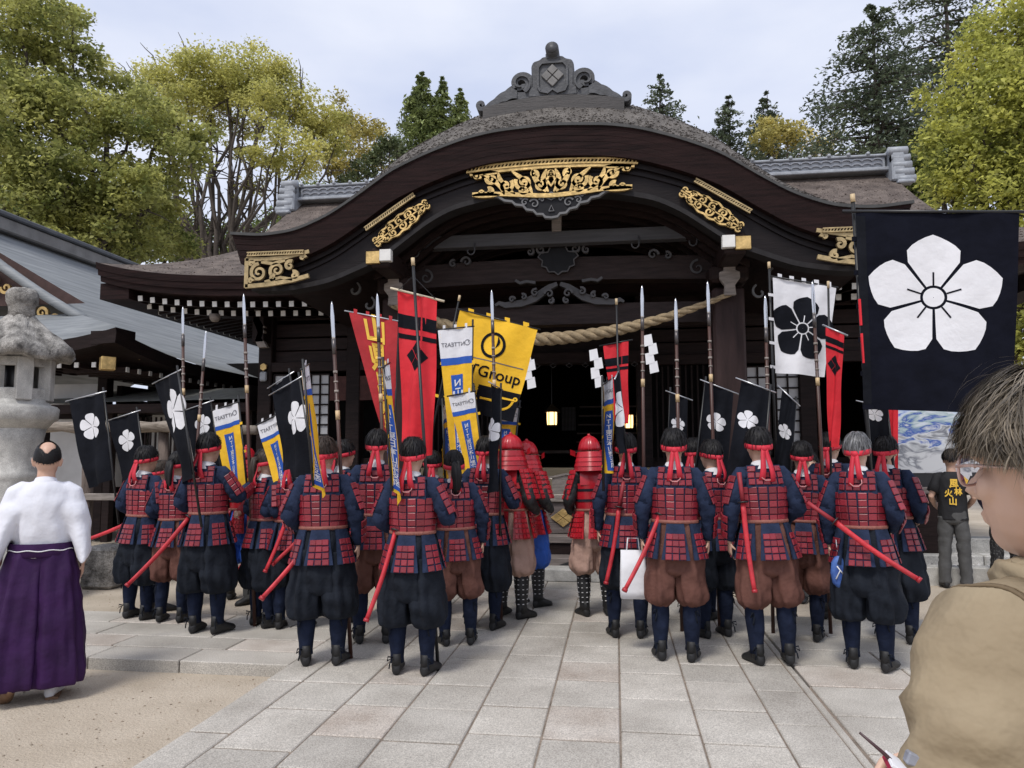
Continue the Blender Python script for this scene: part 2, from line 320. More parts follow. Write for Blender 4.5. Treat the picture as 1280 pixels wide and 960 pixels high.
# gilt fittings -------------------------------------------------------
def place(m, name, mat, parent, b0, z0, ang, y, flip=1, sub=None):
    me = m.mesh(name, mat); o = link(name, me, parent); o.location = (B(b0), y, z0); o.rotation_euler = (0, -ang, 0); o.scale = (flip, 1, 1); return o
yo = YG + 0.065
def centre_gilt():
    m = MB(); dd = (0.0, 0.045)
    tp = [(x, 0.11 - 0.05 * x * x) for x in np.linspace(-0.96, 0.96, 40)]
    bt = [(x, -0.215 - 0.02 * math.cos(x * 4) + 0.02 * abs(x)) for x in np.linspace(-0.93, 0.93, 40)]
    m.ribbon(tp, 0.035, *dd); m.ribbon(bt, 0.05, *dd)
    for s in (-1, 1):
        for (cx, cz, r, t, a, d_) in ((0.13, -0.10, .075, 1.2, 2.2, 1), (0.32, -0.06, .10, 1.5, 0.4, -1), (0.33, -0.15, .055, 1.1, 3, 1), (0.53, -0.09, .085, 1.4, 2.4, 1), (0.70, 0.0, .065, 1.2, 0.2, -1), (0.72, -0.155, .045, 1.2, 1.0, 1), (0.2, 0.03, .05, 1.1, 4, -1)):
            p = spiral(cx, cz, r, t, d_, a); p = [(s * q[0], q[1]) for q in p]; m.ribbon(p, taper(len(p), .046, .022), *dd)
        for (x0, z0, x1, z1, bow) in ((0.03, -.19, .05, .08, .05), (.06, -.19, .22, .09, .03), (.22, -.2, .46, .08, -.04), (.42, -.2, .62, .07, .05), (.55, -.2, .80, .06, -.06), (.62, .07, .96, .085, -.02), (.6, -.2, .93, -.19, .03), (.82, .02, .92, .07, .01)):
            p = [(s * (x0 + (x1 - x0) * t + bow * math.sin(t * 3.14)), z0 + (z1 - z0) * t) for t in np.linspace(0, 1, 12)]
            m.ribbon(p, [0.016 + 0.044 * math.sin(t * 3.14) ** 0.8 for t in np.linspace(0, 1, 12)], *dd)
        for q in ((0.88, 0.045, .03), (0.82, -.165, .03), (0.01, .03, .03)):
            m.ribbon([(s * q[0] + q[2] * math.cos(a), q[1] + q[2] * math.sin(a)) for a in np.linspace(0, 6.28, 14)], .02, *dd)
    m.ribbon([(-0.05, -0.05), (0, 0.06), (0.05, -0.05), (0, -0.12), (-0.05, -0.05)], 0.03, *dd)
    return m
place(centre_gilt(), 'gilt_openwork', GOLD, hall, 0, 4.735, 0, yo)
m = MB(); tp = [(x, -0.05 * x * x) for x in np.linspace(-1.0, 1.0, 40)]
m.ribbon(tp, 0.02, 0, .04); m.ribbon([(p[0], p[1] - 0.05) for p in tp], 0.02, 0, .04)
for i in range(46):
    x = -0.98 + i * 1.96 / 45; m.ribbon([(x - .012, -0.045 - .05 * x * x), (x + .012, -.005 - .05 * x * x)], 0.014, 0.004, .036)
place(m, 'gilt_strip', GOLD, hall, 0, 4.925, 0, yo - 0.01)
def side_gilt():
    m = MB(); dd = (0, 0.04)
    for s in (-1, 1):
        m.ribbon([(x, s * (0.095 * (1 - (abs(x) / 0.40) ** 2.2) + 0.008 * math.sin(x * 45))) for x in np.linspace(-0.39, 0.39, 40)], 0.022, *dd)
        for (cx, r, a, d_) in ((-0.26, .045, 0, 1), (-.14, .06, 2, -1), (0.0, .065, 1, 1), (.14, .06, 3.5, -1), (.26, .045, 2, 1)):
            p = spiral(cx, s * 0.035, r * 0.85, 1.3, d_ * s, a); m.ribbon(p, taper(len(p), .024, .012), *dd)
        for q in (-0.37, 0.37): m.ribbon(spiral(q, s * 0.03, 0.035, 1.0, s, 0), 0.016, *dd)
    m.ribbon([(-0.4, 0), (0.4, 0)], 0.014, *dd)
    return m
def strip_gilt(L_, k=26):
    m = MB(); m.ribbon([(-L_ / 2, .02), (L_ / 2, .02)], .014, 0, .03); m.ribbon([(-L_ / 2, -.02), (L_ / 2, -.02)], .014, 0, .03)
    for i in range(k):
        x = -L_ / 2 + (i + .5) * L_ / k; m.ribbon([(x - .01, -.018), (x + .01, .018)], .012, 0.003, .027)
    return m
for s in (-1, 1):
    b0 = 1.80; sl = (bot_f(2.0) - bot_f(1.6)) / 0.4
    place(side_gilt(), 'gilt_openwork', GOLD, hall, s * b0, 4.225 + 0.03, s * math.atan(-0.72), yo + 0.02)
    place(strip_gilt(0.72), 'gilt_strip', GOLDP, hall, s * 1.93, top_f(1.93) - 0.46, s * math.atan(-0.66), yo - 0.02)
def end_gilt():
    m = MB(); dd = (0, 0.04)
    m.ribbon([(0.0, .17), (0.25, .16), (0.5, .17), (0.80, .235)], 0.045, *dd); m.ribbon([(0.0, -.165), (0.3, -.15), (0.6, -.11), (0.80, -.06)], 0.05, *dd); m.ribbon([(0.012, -.18), (0.012, .18)], .05, *dd)
    for (cx, cz, r, t, a, d_) in ((.17, .0, .11, 1.6, 1.6, 1), (.40, .02, .09, 1.4, 3.8, -1), (.36, -.08, .045, 1.1, 1, 1), (.56, .07, .06, 1.2, 1, 1), (.62, -.05, .05, 1.2, 2, -1), (.07, .11, .035, 1, 0, 1), (.07, -.10, .035, 1, 0, 1), (.72, .16, .035, 1, 0, 1)):
        p = spiral(cx, cz, r, t, d_, a); m.ribbon(p, taper(len(p), .045, .02), *dd)
    m.ribbon([(.2, .13), (.35, .1), (.5, .14)], .04, *dd); m.ribbon([(.25, -.12), (.45, -.07), (.6, -.1)], .035, *dd)
    return m
for s in (-1, 1):
    place(end_gilt(), 'gilt_openwork', GOLDP, hall, s * 3.70, 3.70, 0, YG - .01, flip=-s)
    o = place(strip_gilt(0.72, 22), 'gilt_strip', GOLDP, hall, s * 3.32, 3.925, 0, YG - .03)
# pendant board with pale rim under the centre
prof = [(0, -.26), (.07, -.25), (.10, -.215), (.17, -.21), (.21, -.165), (.29, -.15), (.33, -.10), (.42, -.085), (.46, -.045), (.55, -.03), (.62, 0.02), (.80, .055)]
poly = [(-p[0], p[1]) for p in reversed(prof[1:])] + prof; poly2 = poly + [(.80, .10), (-.80, .10)]
pend = MB().prism([(B(p[0]), 4.50 + p[1]) for p in poly2][::-1], YG + 0.10, YG + 0.16).obj('carved_pendant', M('carved_dark', (0.010, 0.010, 0.012), .5, spec=.2), hall)
CG = M('carving_grey', (0.13, 0.13, 0.135), 0.6, .2)
m = MB(); m.ribbon([(B(p[0]), 4.50 + p[1]) for p in poly], 0.026, YG + 0.075, YG + 0.14)
for s in (-1, 1):
    for (cx, cz, r, a, d_) in ((.20, -.085, .06, .5, 1), (.31, -.06, .045, 2.5, -1), (.11, -.04, .03, 0, 1), (.36, -.005, .03, 0, 1)):
        p = [(B(s * q[0]), 4.5 + q[1]) for q in spiral(cx, cz, r, 1.2, d_, a)]; m.ribbon(p, taper(len(p), .02, .008), YG + .085, YG + .11)
m.ribbon([(B(x), 4.5 + z) for x, z in ((-.03, -.18), (0, -.11), (.03, -.18), (-.03, -.18))], .012, YG + .085, YG + .11)
m.ribbon([(B(x), 4.5 + z) for x, z in ((-.10, .0), (0, .045), (.10, .0), (0, -.045), (-.10, 0))], .014, YG + .085, YG + .11)
m.obj('carved_rim', CG, pend)
# ------------------------------------------------------------------ crest ornament on the roof ridge
YC = 8.78
m = MB()
rings = []
for i in range(25):
    b = -0.86 + 1.72 * i / 24; z = 5.865 - 0.10 * (b / 0.86) ** 2
    rings.append([(B(b), YC - .10, z), (B(b), YC - .12, z - .19), (B(b), YC + .5, z - .19), (B(b), YC + .5, z)])
m.loft(rings); m.obj('ridge_box', M('ridge_wood', (0.028, 0.024, 0.024), .6, .5, 3, .3, stretch=(1, 1, 9)), hall)
MB().box((B(0), YC + 2.6, 5.80), (0.7, 4.4, 0.5)).obj('porch_ridge', TILE, hall)
orn = empty('ridge_end_tile', (0, 0, 0)); orn.parent = hall; 
def prismo(name, poly, y0, y1, mat=TILE, bevel=0.012):
    mm = MB().prism(poly, y0, y1); return mm.obj(name, mat, orn, bevel=bevel)
zb = 5.87
body = [(-.30, 0), (.30, 0), (.30, .10), (.255, .14), (.262, .40), (.235, .455), (.16, .475), (.12, .51), (-.12, .51), (-.16, .475), (-.235, .455), (-.262, .40), (-.255, .14), (-.30, .10)]
prismo('tile_body', [(B(x), zb + z) for x, z in body], YC - .07, YC + .13)
pan = [(-.15, .06), (-.06, .035), (0, .08), (.06, .035), (.15, .06), (.178, .12), (.178, .36), (.13, .42), (-.13, .42), (-.178, .36), (-.178, .12)]
m = MB(); m.ribbon([(B(x), zb + z) for x, z in pan + pan[:1]], .026, YC - .098, YC - .05); m.obj('tile_frame', TILE, orn)
for dx, dz in ((0, .075), (0, -.075), (-.0725, 0), (.0725, 0)):
    prismo('crest_diamond', [(B(dx + x * .066), zb + .255 + dz + z * .068) for x, z in ((-1, 0), (0, -1), (1, 0), (0, 1))], YC - .095, YC - .06, TILEL if False else M('crest_tile', (.16, .155, .15), .55), bevel=0.004)
m = MB(); m.tube([(B(0), YC - .14, zb + .575), (B(0), YC + .35, zb + .58)], .082, 20); m.tube([(B(0), YC - .155, zb + .575), (B(0), YC - .13, zb + .575)], [.062, .066], 20); m.obj('cap_tile', TILE, orn, True)
MB().box((B(0), YC + .02, zb + .515), (.17, .2, .1)).obj('cap_neck', TILE, orn, bevel=.02)
for s in (-1, 1):
    m = MB(); p = [(B(s * q[0]), zb + q[1]) for q in spiral(.395, .19, .135, 1.15, -1, math.pi * 1.35, 30, .25)]; m.ribbon(p, taper(len(p), .13, .045), YC - .06, YC + .1)
    p = [(B(s * q[0]), zb + q[1]) for q in spiral(.395, .19, .135, .95, -1, math.pi * 1.35, 30, .3)]; m.ribbon(p, .02, YC - .085, YC - .05)
    m.ribbon([(B(s * x), zb + z) for x, z in ((.22, .03), (.33, .03), (.45, .045))], .09, YC - .055, YC + .1); m.obj('scroll', TILE, orn)
    for k, (h0, w0) in enumerate(((0.165, .055), (.115, .05), (.065, .05), (.02, .05))):
        m = MB(); p = []
        for i in range(24):
            t = i / 23; x = .44 + .42 * t - .02 * k * 0; z = h0 * (1 - t) + (-.035 + .012 * (2 - k)) * t - .10 * t * t + .014 * abs(math.sin(t * 9.4)); p.append((B(s * x), zb + z))
        m.ribbon(p, [w0 * (1 - .45 * i / 23) for i in range(24)], YC - .05 - .01 * k, YC + .08); m.obj('wing_feather', TILE, orn)
    m = MB(); p = [(B(s * q[0]), zb + q[1]) for q in spiral(.885, -.055, .06, 1.1, 1, -math.pi * .9, 22, .3)]; m.ribbon(p, taper(len(p), .06, .03), YC - .08, YC + .1); m.obj('wing_curl', TILE, orn)
# ------------------------------------------------------------------ main roof behind the porch
YE, YR, ZE, ZR, WB, WG = 10.6, 15.0, 4.24, 6.95, 7.47, 6.1
def mz(Y, b):
    v = (Y - YE) / (YR - YE); return ZE + (ZR - ZE) * (0.72 * v + 0.28 * v * v) + 0.33 * (abs(b) / WB) ** 7 * max(0, 1 - v * 2.2)
def main_w(Y): return WB - (WB - WG) * min(1, (Y - YE) / 1.9)
mr_ = MB().grid(lambda u, v: (B((u * 2 - 1) * main_w(YE + (YR - YE) * v)), YE + (YR - YE) * v, mz(YE + (YR - YE) * v, (u * 2 - 1) * main_w(YE + (YR - YE) * v))), 90, 30).obj('main_roof', BARKR, hall, True)
MB().grid(lambda u, v: (B((u * 2 - 1) * WG), YR + 4.4 * v, ZR - 2.7 * v), 4, 4).obj('rear_roof', BARKR, mr_)
for s in (-1, 1):
    def side(u, v):
        Y = 10.6 + 8.8 * u; b = main_w(min(Y, 12.5)) if Y < 12.5 else WG
        zt = mz(min(Y, 12.5), b); return (B(s * (b + (WB - b) * v)), Y, zt + (ZE + (0.33 if Y < 11 else 0.33 * max(0, 1 - (Y - 11) / 2)) - zt) * v)
    MB().grid(side, 30, 6).obj('side_roof', BARKR, mr_, True)
    MB().prism([(0, 0), (1, 0)], 0, 1) if False else None
    MB().add([(B(s * (WG - .25)), 12.5, 4.7), (B(s * (WG - .25)), 17.5, 4.7), (B(s * (WG - .25)), 15, 6.8)], [(0, 1, 2)]).obj('gable_wall', WOOD, mr_)
rs = np.random.RandomState(12); tb = MB()
for _ in range(4200):
    Y = rs.uniform(10.65, 14.9); b = rs.uniform(-1, 1) * main_w(Y)
    if abs(b) < 2: continue
    p = Vector((B(b), Y, mz(Y, b))); a = rs.uniform(-1.2, 1.2); s = rs.uniform(0.015, 0.038); dx = Vector((math.cos(a), -.3, math.sin(a) * .4)) * s; tb.add([p - dx, p + dx * .8, p + Vector((0, -.4, .8)) * s * .5], [(0, 1, 2)])
o = tb.obj('bark_tuft', BARKR, mr_); o['kind'] = 'stuff'
# eave edge
def eave_z(b): return mz(YE, b)
for i, (d0, d1, y0) in enumerate(((-0.01, .10, 0), (.10, .20, .02), (.20, .30, .05))):
    m = MB(); rings = []
    for k in range(91):
        b = -WB + 2 * WB * k / 90; z = eave_z(b); bb = b * (1 - .004 * i); rings.append([(B(bb), YE + y0, z - d0), (B(bb), YE + y0 + .012, z - d1 + .003), (B(bb), YE + .6, z - d1 + .003), (B(bb), YE + .6, z - d0)])
    m.loft(rings); m.obj('bark_edge_layer', EDGE, mr_)
for s in (-1, 1):
    MB().box((B(s * (WB - .28)), 15, 4.12), (.5, 8.6, .26)).obj('bark_edge_layer', EDGE, mr_)
MB().grid(lambda u, v: (B((u * 2 - 1) * (WB - .15)), YE + .3 + 1.7 * v, eave_z((u * 2 - 1) * (WB - .15)) - .28 + .10 * v), 40, 2).obj('eave_soffit', WOOD, hall)
# rafters with white-painted tips, two rows
def rafter_mesh():
    m = MB().box((0, .70, 0), (.075, 1.4, .085)); me = m.mesh('rafter', WOODH); me.materials.append(WHITEP)
    t = MB().box((0, -.004, 0), (.076, .012, .086)).mesh('t')
    bm = bmesh.new(); bm.from_mesh(me); n0 = len(bm.faces); bm.from_mesh(t); bm.faces.ensure_lookup_table()
    for f in bm.faces[n0:]: f.material_index = 1
    bm.to_mesh(me); bm.free(); return me
RM = rafter_mesh()
for row, (yy, dz, off) in enumerate(((YE + .22, -.40, 0), (YE + .62, -.47, .105))):
    k = -34
    while k <= 34:
        b = k * .213 + off
        if abs(b) < WB - .35 and abs(b) > 2.4 and not (b > 5.2):
            o = link('rafter', RM, hall, (B(b), yy, eave_z(b) + dz)); o.rotation_euler = (R(7), 0, 0)
        k += 1
# side (left) eave rafters seen end-on from below
for k in range(16):
    o = link('rafter', RM, hall, (B(-WB + .34), YE + .5 + k * .24, 3.98 + .22 * max(0, 1 - k * .35))); o.rotation_euler = (R(8), 0, R(-90))
box('corner_rafter', (B(-WB + .75), YE + .78, 4.13), (.12, 1.75, .15), WOODH, hall, rot=(0, 0, R(-45)))
box('corner_rafter_tip', (B(-WB + .13), YE + .16, 4.14), (.125, .02, .155), WHITEP, hall, rot=(0, 0, R(-45)))
# ridge of grey tiles
rd = MB().box((B(0), YR, 7.10), (2 * WG - .3, .42, .25)).obj('roof_ridge', TILEL, hall, bevel=.02)
MB().box((B(0), YR, 7.25), (2 * WG - .1, .5, .05)).obj('ridge_cap', TILEL, rd, bevel=.015)
MB().box((B(0), YR, 6.97), (2 * WG - .1, .55, .07)).obj('ridge_base', TILEL, rd, bevel=.015)
m = MB()
x = -WG + .3
while x < WG - .3:
    if abs(x) > 2.5:
        for dz in (-.07, .06): m.ribbon([(B(x) + .09 * math.cos(a), 7.10 + dz * .7 + .045 * math.sin(a)) for a in np.linspace(0, 3.14, 7)], .022, YR - .245, YR - .2)
    x += .19
o = m.obj('ridge_lattice', M('tile_mid', (.24, .25, .28), .5), rd); o['kind'] = 'stuff'
capm = MB().tube([(0, -.27, 0), (0, .27, 0)], .036, 10).mesh('cap_roll', TILEL, True)
x = -WG + .2
while x < WG:
    if abs(x) > 2.2: link('cap_roll', capm, rd, (B(x), YR, 7.285))
    x += .36
for s in (-1, 1):
    for k, (dx, z, r) in enumerate(((.02, 7.25, .085), (.06, 7.11, .075), (.08, 6.97, .08), (.11, 6.83, .085), (.14, 6.70, .08))):
        MB().tube([(B(s * (WG + dx - .18)), YR - .38, z), (B(s * (WG + dx + .16)), YR - .38, z)], r, 12).obj('end_tile', TILEL, rd, True)
    MB().box((B(s * (WG + .0)), YR - .2, 6.97), (.24, .5, .62)).obj('end_block', TILEL, rd, bevel=.03)
    MB().box((B(s * (WG + .09)), YR - .44, 6.61), (.3, .2, .07)).obj('end_foot', TILEL, rd, bevel=.02)
# ------------------------------------------------------------------ pillars, beams, carvings of the porch
for s in (-1, 1):
    box('porch_pillar', (B(s * 2.08), 9.35, 1.78), (.38, .38, 3.5), M('pillar_wood', (.034, .020, .019), .6, .4, 3, .35, stretch=(3, 3, .5), spec=.2), hall, .03)
    box('pillar_base', (B(s * 2.08), 9.35, .06), (.62, .62, .22), STONE, hall, .02)
    box('bracket_block', (B(s * 2.08), 9.30, 3.68), (.46, .5, .22), WOODH, hall, .04)
    m = MB(); m.prism([(B(s * 2.08) + a, z) for a, z in ((-.07, 3.40), (.07, 3.40), (.06, 3.52), (.12, 3.60), (.12, 3.68), (.07, 3.70), (.07, 3.86), (-.07, 3.86), (-.07, 3.70), (-.12, 3.68), (-.12, 3.60), (-.06, 3.52))], 9.02, 9.10); m.obj('bracket_carving', PALEW, hall, bevel=.006)
    box('bracket_arm', (B(s * 2.06), 8.96, 3.86), (.24, 1.08, .24), WOODH, hall, .02)
    box('beam_nose', (B(s * 1.98), 8.40, 3.87), (.14, .09, .14), WHITEP, hall, .005)
    box('beam_nose_cap', (B(s * 2.14), 8.43, 3.855), (.17, .10, .15), GOLD, hall, .005)
    for k in range(5):
        p = spiral(2.45 + .1 * k, 3.45 + .10 * k, .10, .8, 1, 2.0); 
        if k in (0, 2): m = MB(); m.ribbon([(B(s * q[0]), q[1]) for q in p], .025, 9.15, 9.19); m.obj('bracket_scroll', CG, hall)
box('tie_beam', (B(.03), 9.25, 4.24), (3.95, .16, .165), GREYW, hall, .008)
hk = MB()
hp = [(0, 0, 0), (0, 0, -.10)] + [(-.045 + .045 * math.cos(a), 0, -.10 - .05 * math.sin(a)) for a in np.linspace(.3, 3.5, 9)]
hk.tube(hp, .010, 6); hkm = hk.mesh('hook', GREYW, True)
for b in (-1.78, -1.05, 1.02, 1.72): link('hook', hkm, hall, (B(b), 9.14, 4.20))
# rainbow beam with arched underside
def rb(name, z0, z1, hw, y, camber, d, mat=WOODH):
    m = MB(); rings = []
    for i in range(33):
        b = -hw + 2 * hw * i / 32; c = camber * (1 - (b / hw) ** 2); rings.append([(B(b), y - d / 2, z1 + c), (B(b), y - d / 2, z0 + c), (B(b), y + d / 2, z0 + c), (B(b), y + d / 2, z1 + c)])
    return m.loft(rings).obj(name, mat, hall)
RB = M('carved_beam', (.032, .021, .0195), .55, .4, 3, .3, stretch=(1, 4, 8), spec=.2)
rb('rainbow_beam', 3.68, 3.98, 2.2, 9.55, .06, .26, RB)
rb('lower_beam', 3.16, 3.42, 2.2, 9.6, .02, .22, RB)
CD = M('carving_dark_grey', (.075, .072, .075), .6, .2)
m = MB()
for s in (-1, 1):
    m.ribbon([(B(s * x), z) for x, z in ((.02, 3.70), (.12, 3.66), (.2, 3.60), (.32, 3.52), (.48, 3.46), (.7, 3.44), (.78, 3.47), (.83, 3.44))], [.05, .07, .09, .10, .09, .07, .05, .03], 9.42, 9.52)
    for (cx, cz, r, a, d_) in ((.12, 3.56, .06, 0, 1), (.30, 3.58, .05, 2, -1), (.45, 3.53, .04, 1, 1), (.60, 3.50, .04, 3, -1), (.10, 3.47, .04, 2, 1), (1.2, 4.02, .07, 0, 1), (1.38, 4.0, .05, 2, -1), (.22, 4.14, .06, 1, -1), (.36, 4.12, .05, 2, 1)):
        p = [(B(s * q[0]), q[1]) for q in spiral(cx, cz, r, 1.2, d_, a)]; m.ribbon(p, taper(len(p), .03, .012), 9.36, 9.44)
    m.ribbon([(B(s * x), z) for x, z in ((.30, 3.72), (.42, 3.74), (.5, 3.72), (.56, 3.76))], .035, 9.40, 9.48)
    p = [(B(s * q[0]), q[1]) for q in spiral(1.75, 3.84, .10, 1.2, 1, 1.5)]; m.ribbon(p, taper(len(p), .03, .01), 9.40, 9.44)
o = m.obj('frog_leg_strut', CD, hall); o['kind'] = 'stuff'
pp = [(0, -.24), (.05, -.2), (.12, -.2), (.15, -.14), (.21, -.12), (.20, -.05), (.26, 0), (.22, .05), (.13, .06), (.1, .12)]
m = MB().prism([(B(x), 4.04 + z) for x, z in [(-a, b) for a, b in reversed(pp[1:])] + pp][::-1], 9.36, 9.40); m.obj('carved_boss', M('carved_dark', (0, 0, 0)), hall)
m = MB(); m.ribbon([(B(x), 4.04 + z) for x, z in [(-a, b) for a, b in reversed(pp[1:])] + pp], .016, 9.345, 9.37); m.obj('boss_rim', CD, hall)
box('king_post', (B(.0), 9.2, 4.44), (.12, .12, .26), PALEW, hall, .006)
# ------------------------------------------------------------------ steps, offering box
for k in range(5):
    box('stone_step', (B(-1.52 + .76 * k), 9.22, .07), (.752, .40, .145), STONE, hall, .01)
box('wood_step', (B(0), 9.50, .185), (3.4, .34, .10), STEPW, hall, .008)
m = MB()
for k in range(8): x = B(-1.5 + k * .4); m.prism([(x - .12, .15), (x, .19), (x + .12, .15)], 9.326, 9.34)
m.obj('step_notch', BLACKM, hall)
box('step_riser', (B(0), 9.68, .30), (3.4, .06, .14), WOOD, hall, .004)
box('wood_step', (B(0), 9.80, .425), (3.4, .36, .09), STEPW, hall, .008)
ob = empty('offering_box', (B(0), 10.2, .47), 0, 'long wooden offering box with gilt diamond crest above the steps', 'offering box')
obm = M('box_wood', (.13, .105, .098), .6, .3, 3, .25, stretch=(.4, 4, 9))
for k in range(3): box('front_board', (0, -.30, .075 + k * .135), (3.0, .04, .131), obm, ob, .004)
box('top_ledge', (0, -.29, .46), (3.1, .14, .09), PALEW, ob, .01)
box('back_board', (0, .25, .21), (3.0, .04, .42), obm, ob)
for s in (-1, 1): box('side_board', (s * 1.5, -.02, .21), (.04, .52, .42), obm, ob)
for k in range(14): box('slat', (0, -.19 + k * .031, .44), (2.96, .012, .05), PALEW, ob, .002)
m = MB()
for dx, dz in ((0, .062), (0, -.062), (-.085, 0), (.085, 0)): m.prism([(dx + x * .08, .21 + dz + z * .058) for x, z in ((-1, 0), (0, -1), (1, 0), (0, 1))], -.345, -.318)
o = m.obj('diamond_crest', GOLD, ob, bevel=.004)
# plaque with shrine-shaped top
pq = empty('wooden_plaque', (B(.02) + .02, 9.97, .98), 0, 'small grey peaked wooden notice plaque standing on the offering box', 'plaque')
m = MB().prism([(-.19, 0), (.19, 0), (.19, .22), (0, .26), (-.19, .22)], 0, .03); m.obj('board', PALEW, pq, bevel=.003)
m = MB().ribbon([(-.24, .215), (0, .27), (.24, .215)], .025, -.02, .05); m.obj('plaque_roof', PALEW, pq)
# floor boards inside
box('inner_floor_edge', (B(0), 10.75, 1.07), (4.4, .3, .16), TANW, hall, .008)
box('inner_floor_edge', (B(0), 11.05, 1.235), (4.4, .3, .15), TANW, hall, .008)
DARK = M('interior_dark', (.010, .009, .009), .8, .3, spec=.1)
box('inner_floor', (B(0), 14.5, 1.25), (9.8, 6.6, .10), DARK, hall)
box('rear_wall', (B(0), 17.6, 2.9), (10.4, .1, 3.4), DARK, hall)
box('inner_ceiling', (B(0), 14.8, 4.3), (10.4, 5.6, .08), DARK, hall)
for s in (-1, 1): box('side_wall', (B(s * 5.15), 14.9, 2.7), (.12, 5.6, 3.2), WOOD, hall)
# altar shelves inside
for k in range(5): box('altar_shelf', (B(.55), 15.2 - k * .12, 1.75 + k * .17), (1.3 - k * .05, .16, .03), M('shelf_brown', (.10, .07, .06), .5), hall)
box('altar_drape', (B(.62), 14.4, 1.75), (.10, .05, .5), M('drape_red', (.25, .02, .02), .6), hall)
box('altar_table', (B(.2), 14.6, 1.55), (2.2, .4, .06), M('shelf_brown', (0, 0, 0)), hall)
for k in range(10): box('inner_blind', (B(-.42 + .03 * k), 15.8, 2.25), (.018, .02, .5), M('grey_blind', (.2, .2, .21), .7), hall, .002)
# hanging lanterns, lit
LAMP = M('lamp_glow', (1.0, .62, .25), .6, emis=2.2)
for i, (px, py) in enumerate(((690, 520), (785, 524))):
    p = W(px, py, 12.3); t = empty('hanging_lantern', p, 0, 'lit bronze lantern hanging over the altar shelves' if i == 0 else 'lit bronze lantern hanging beside the lattice doors', 'lantern')
    t['group'] = 'lit lanterns inside the hall'
    MB().tube([(0, 0, -.15), (0, 0, -.05), (0, 0, .06)], [.075, .085, .085], 6).obj('lamp_pane', LAMP, t)
    m = MB().tube([(0, 0, .06), (0, 0, .09), (0, 0, .17), (0, 0, .19)], [.15, .13, .04, .03], 6); m.tube([(0, 0, -.18), (0, 0, -.15)], [.07, .10], 6)
    for k in range(6):
        a = k * math.pi / 3; m.tube([(.088 * math.cos(a), .088 * math.sin(a), -.16), (.088 * math.cos(a), .088 * math.sin(a), .08)], .008, 5)
    m.obj('lantern_frame', M('bronze', (.05, .035, .02), .4, metal=.5), t)
    MB().tube([(0, 0, .18), (0, 0, 4.26 - p.z)], .006, 5).obj('chain', BLACKM, t)
# ------------------------------------------------------------------ facade: posts, boards, doors
for b in (-5.15, -3.6, -1.15, 1.15, 3.6, 5.15):
    box('wall_post', (B(b), 11.9, 2.65), (.24, .24, 3.1), WOOD, hall, .015)
for s in (-1, 1):
    box('wall_base', (B(s * 3.15), 11.95, 1.25), (3.8, .08, .4), WOODH, hall)
    for k, (z, h) in enumerate(((3.95, .3), (3.62, .22), (3.38, .2), (3.16, .2))): box('wall_board', (B(s * 3.15), 11.98 - .01 * k, z), (4.0, .06, h), M('wall_brown', (.024, .0145, .0135), .6, .4, 3, .2, stretch=(1, 4, 8), spec=.2), hall)
    box('lintel', (B(s * 3.15), 11.86, 2.98), (4.0, .14, .16), WOODH, hall)
    box('floor_deck', (B(s * 3.3), 11.4, 1.0), (3.9, 1.0, .08), STEPW, hall)
    for k in range(9): box('deck_front', (B(s * (1.6 + k * .42)), 10.95, .5), (.40, .05, .92), WOOD, hall)
    # lattice shutters
    for k in range(14): box('lattice_bar', (B(s * (1.35 + k * .09)), 11.88, 2.15), (.028, .04, 1.5), WOOD, hall, .003)
    box('shutter', (B(s * 1.95), 11.95, 2.15), (1.4, .04, 1.5), M('shutter_dark', (.010, .008, .008), .7, spec=.1), hall)
box('door_lintel', (B(0), 11.6, 3.0), (2.4, .2, .18), WOODH, hall)
box('transom', (B(0), 11.7, 3.45), (2.4, .06, .75), WOOD, hall)
for k in range(9):
    m = MB().ribbon([(B(-1.0 + k * .25) + x, 2.88 + z) for x, z in ((-.05, 0), (0, .035), (.05, 0), (0, -.035), (-.05, 0))], .008, 11.47, 11.49); m.obj('transom_diamond', CD, hall)
# paper screens: frame bars and panes
SHOJI = M('paper_pane', (.55, .55, .56), .8, .05)
def shoji(b0, b1, z0, z1, nx, nz, y=11.84):
    g = empty('paper_screen'); g.parent = hall
    for i in range(nx):
        for j in range(nz):
            w_ = (b1 - b0) / nx; h_ = (z1 - z0) / nz; box('pane', (B(b0 + (i + .5) * w_), y + .02, z0 + (j + .5) * h_), (w_ - .025, .006, h_ - .025), SHOJI, g, .001)
    for i in range(nx + 1): box('bar', (B(b0 + i * (b1 - b0) / nx), y, (z0 + z1) / 2), (.022, .03, z1 - z0 + .02), WOOD, g, .003)
    for j in range(nz + 1): box('bar', (B((b0 + b1) / 2), y + .003, z0 + j * (z1 - z0) / nz), (b1 - b0, .028, .022), WOOD, g, .003)
shoji(-4.35, -4.03, 1.5, 2.85, 2, 8); shoji(-5.0, -4.78, 1.5, 2.85, 1, 8)
shoji(2.55, 3.05, 1.5, 2.85, 3, 8); shoji(3.15, 3.5, 1.5, 2.85, 2, 8)
m = MB()
for k in range(26): m.tube([(B(-4.0), 11.80, 2.80 - k * .0155), (B(-3.1), 11.80, 2.80 - k * .0155)], .008, 5)
m.obj('bamboo_blind', M('blind', (.10, .04, .035), .7, .3, 8), hall)
MB().box((B(-3.4), 12.3, 2.0), (1.6, .05, 1.7)).obj('dark_interior_sheet', DARK, hall)  # flat dark sheet stands in for the shaded interior below the blind
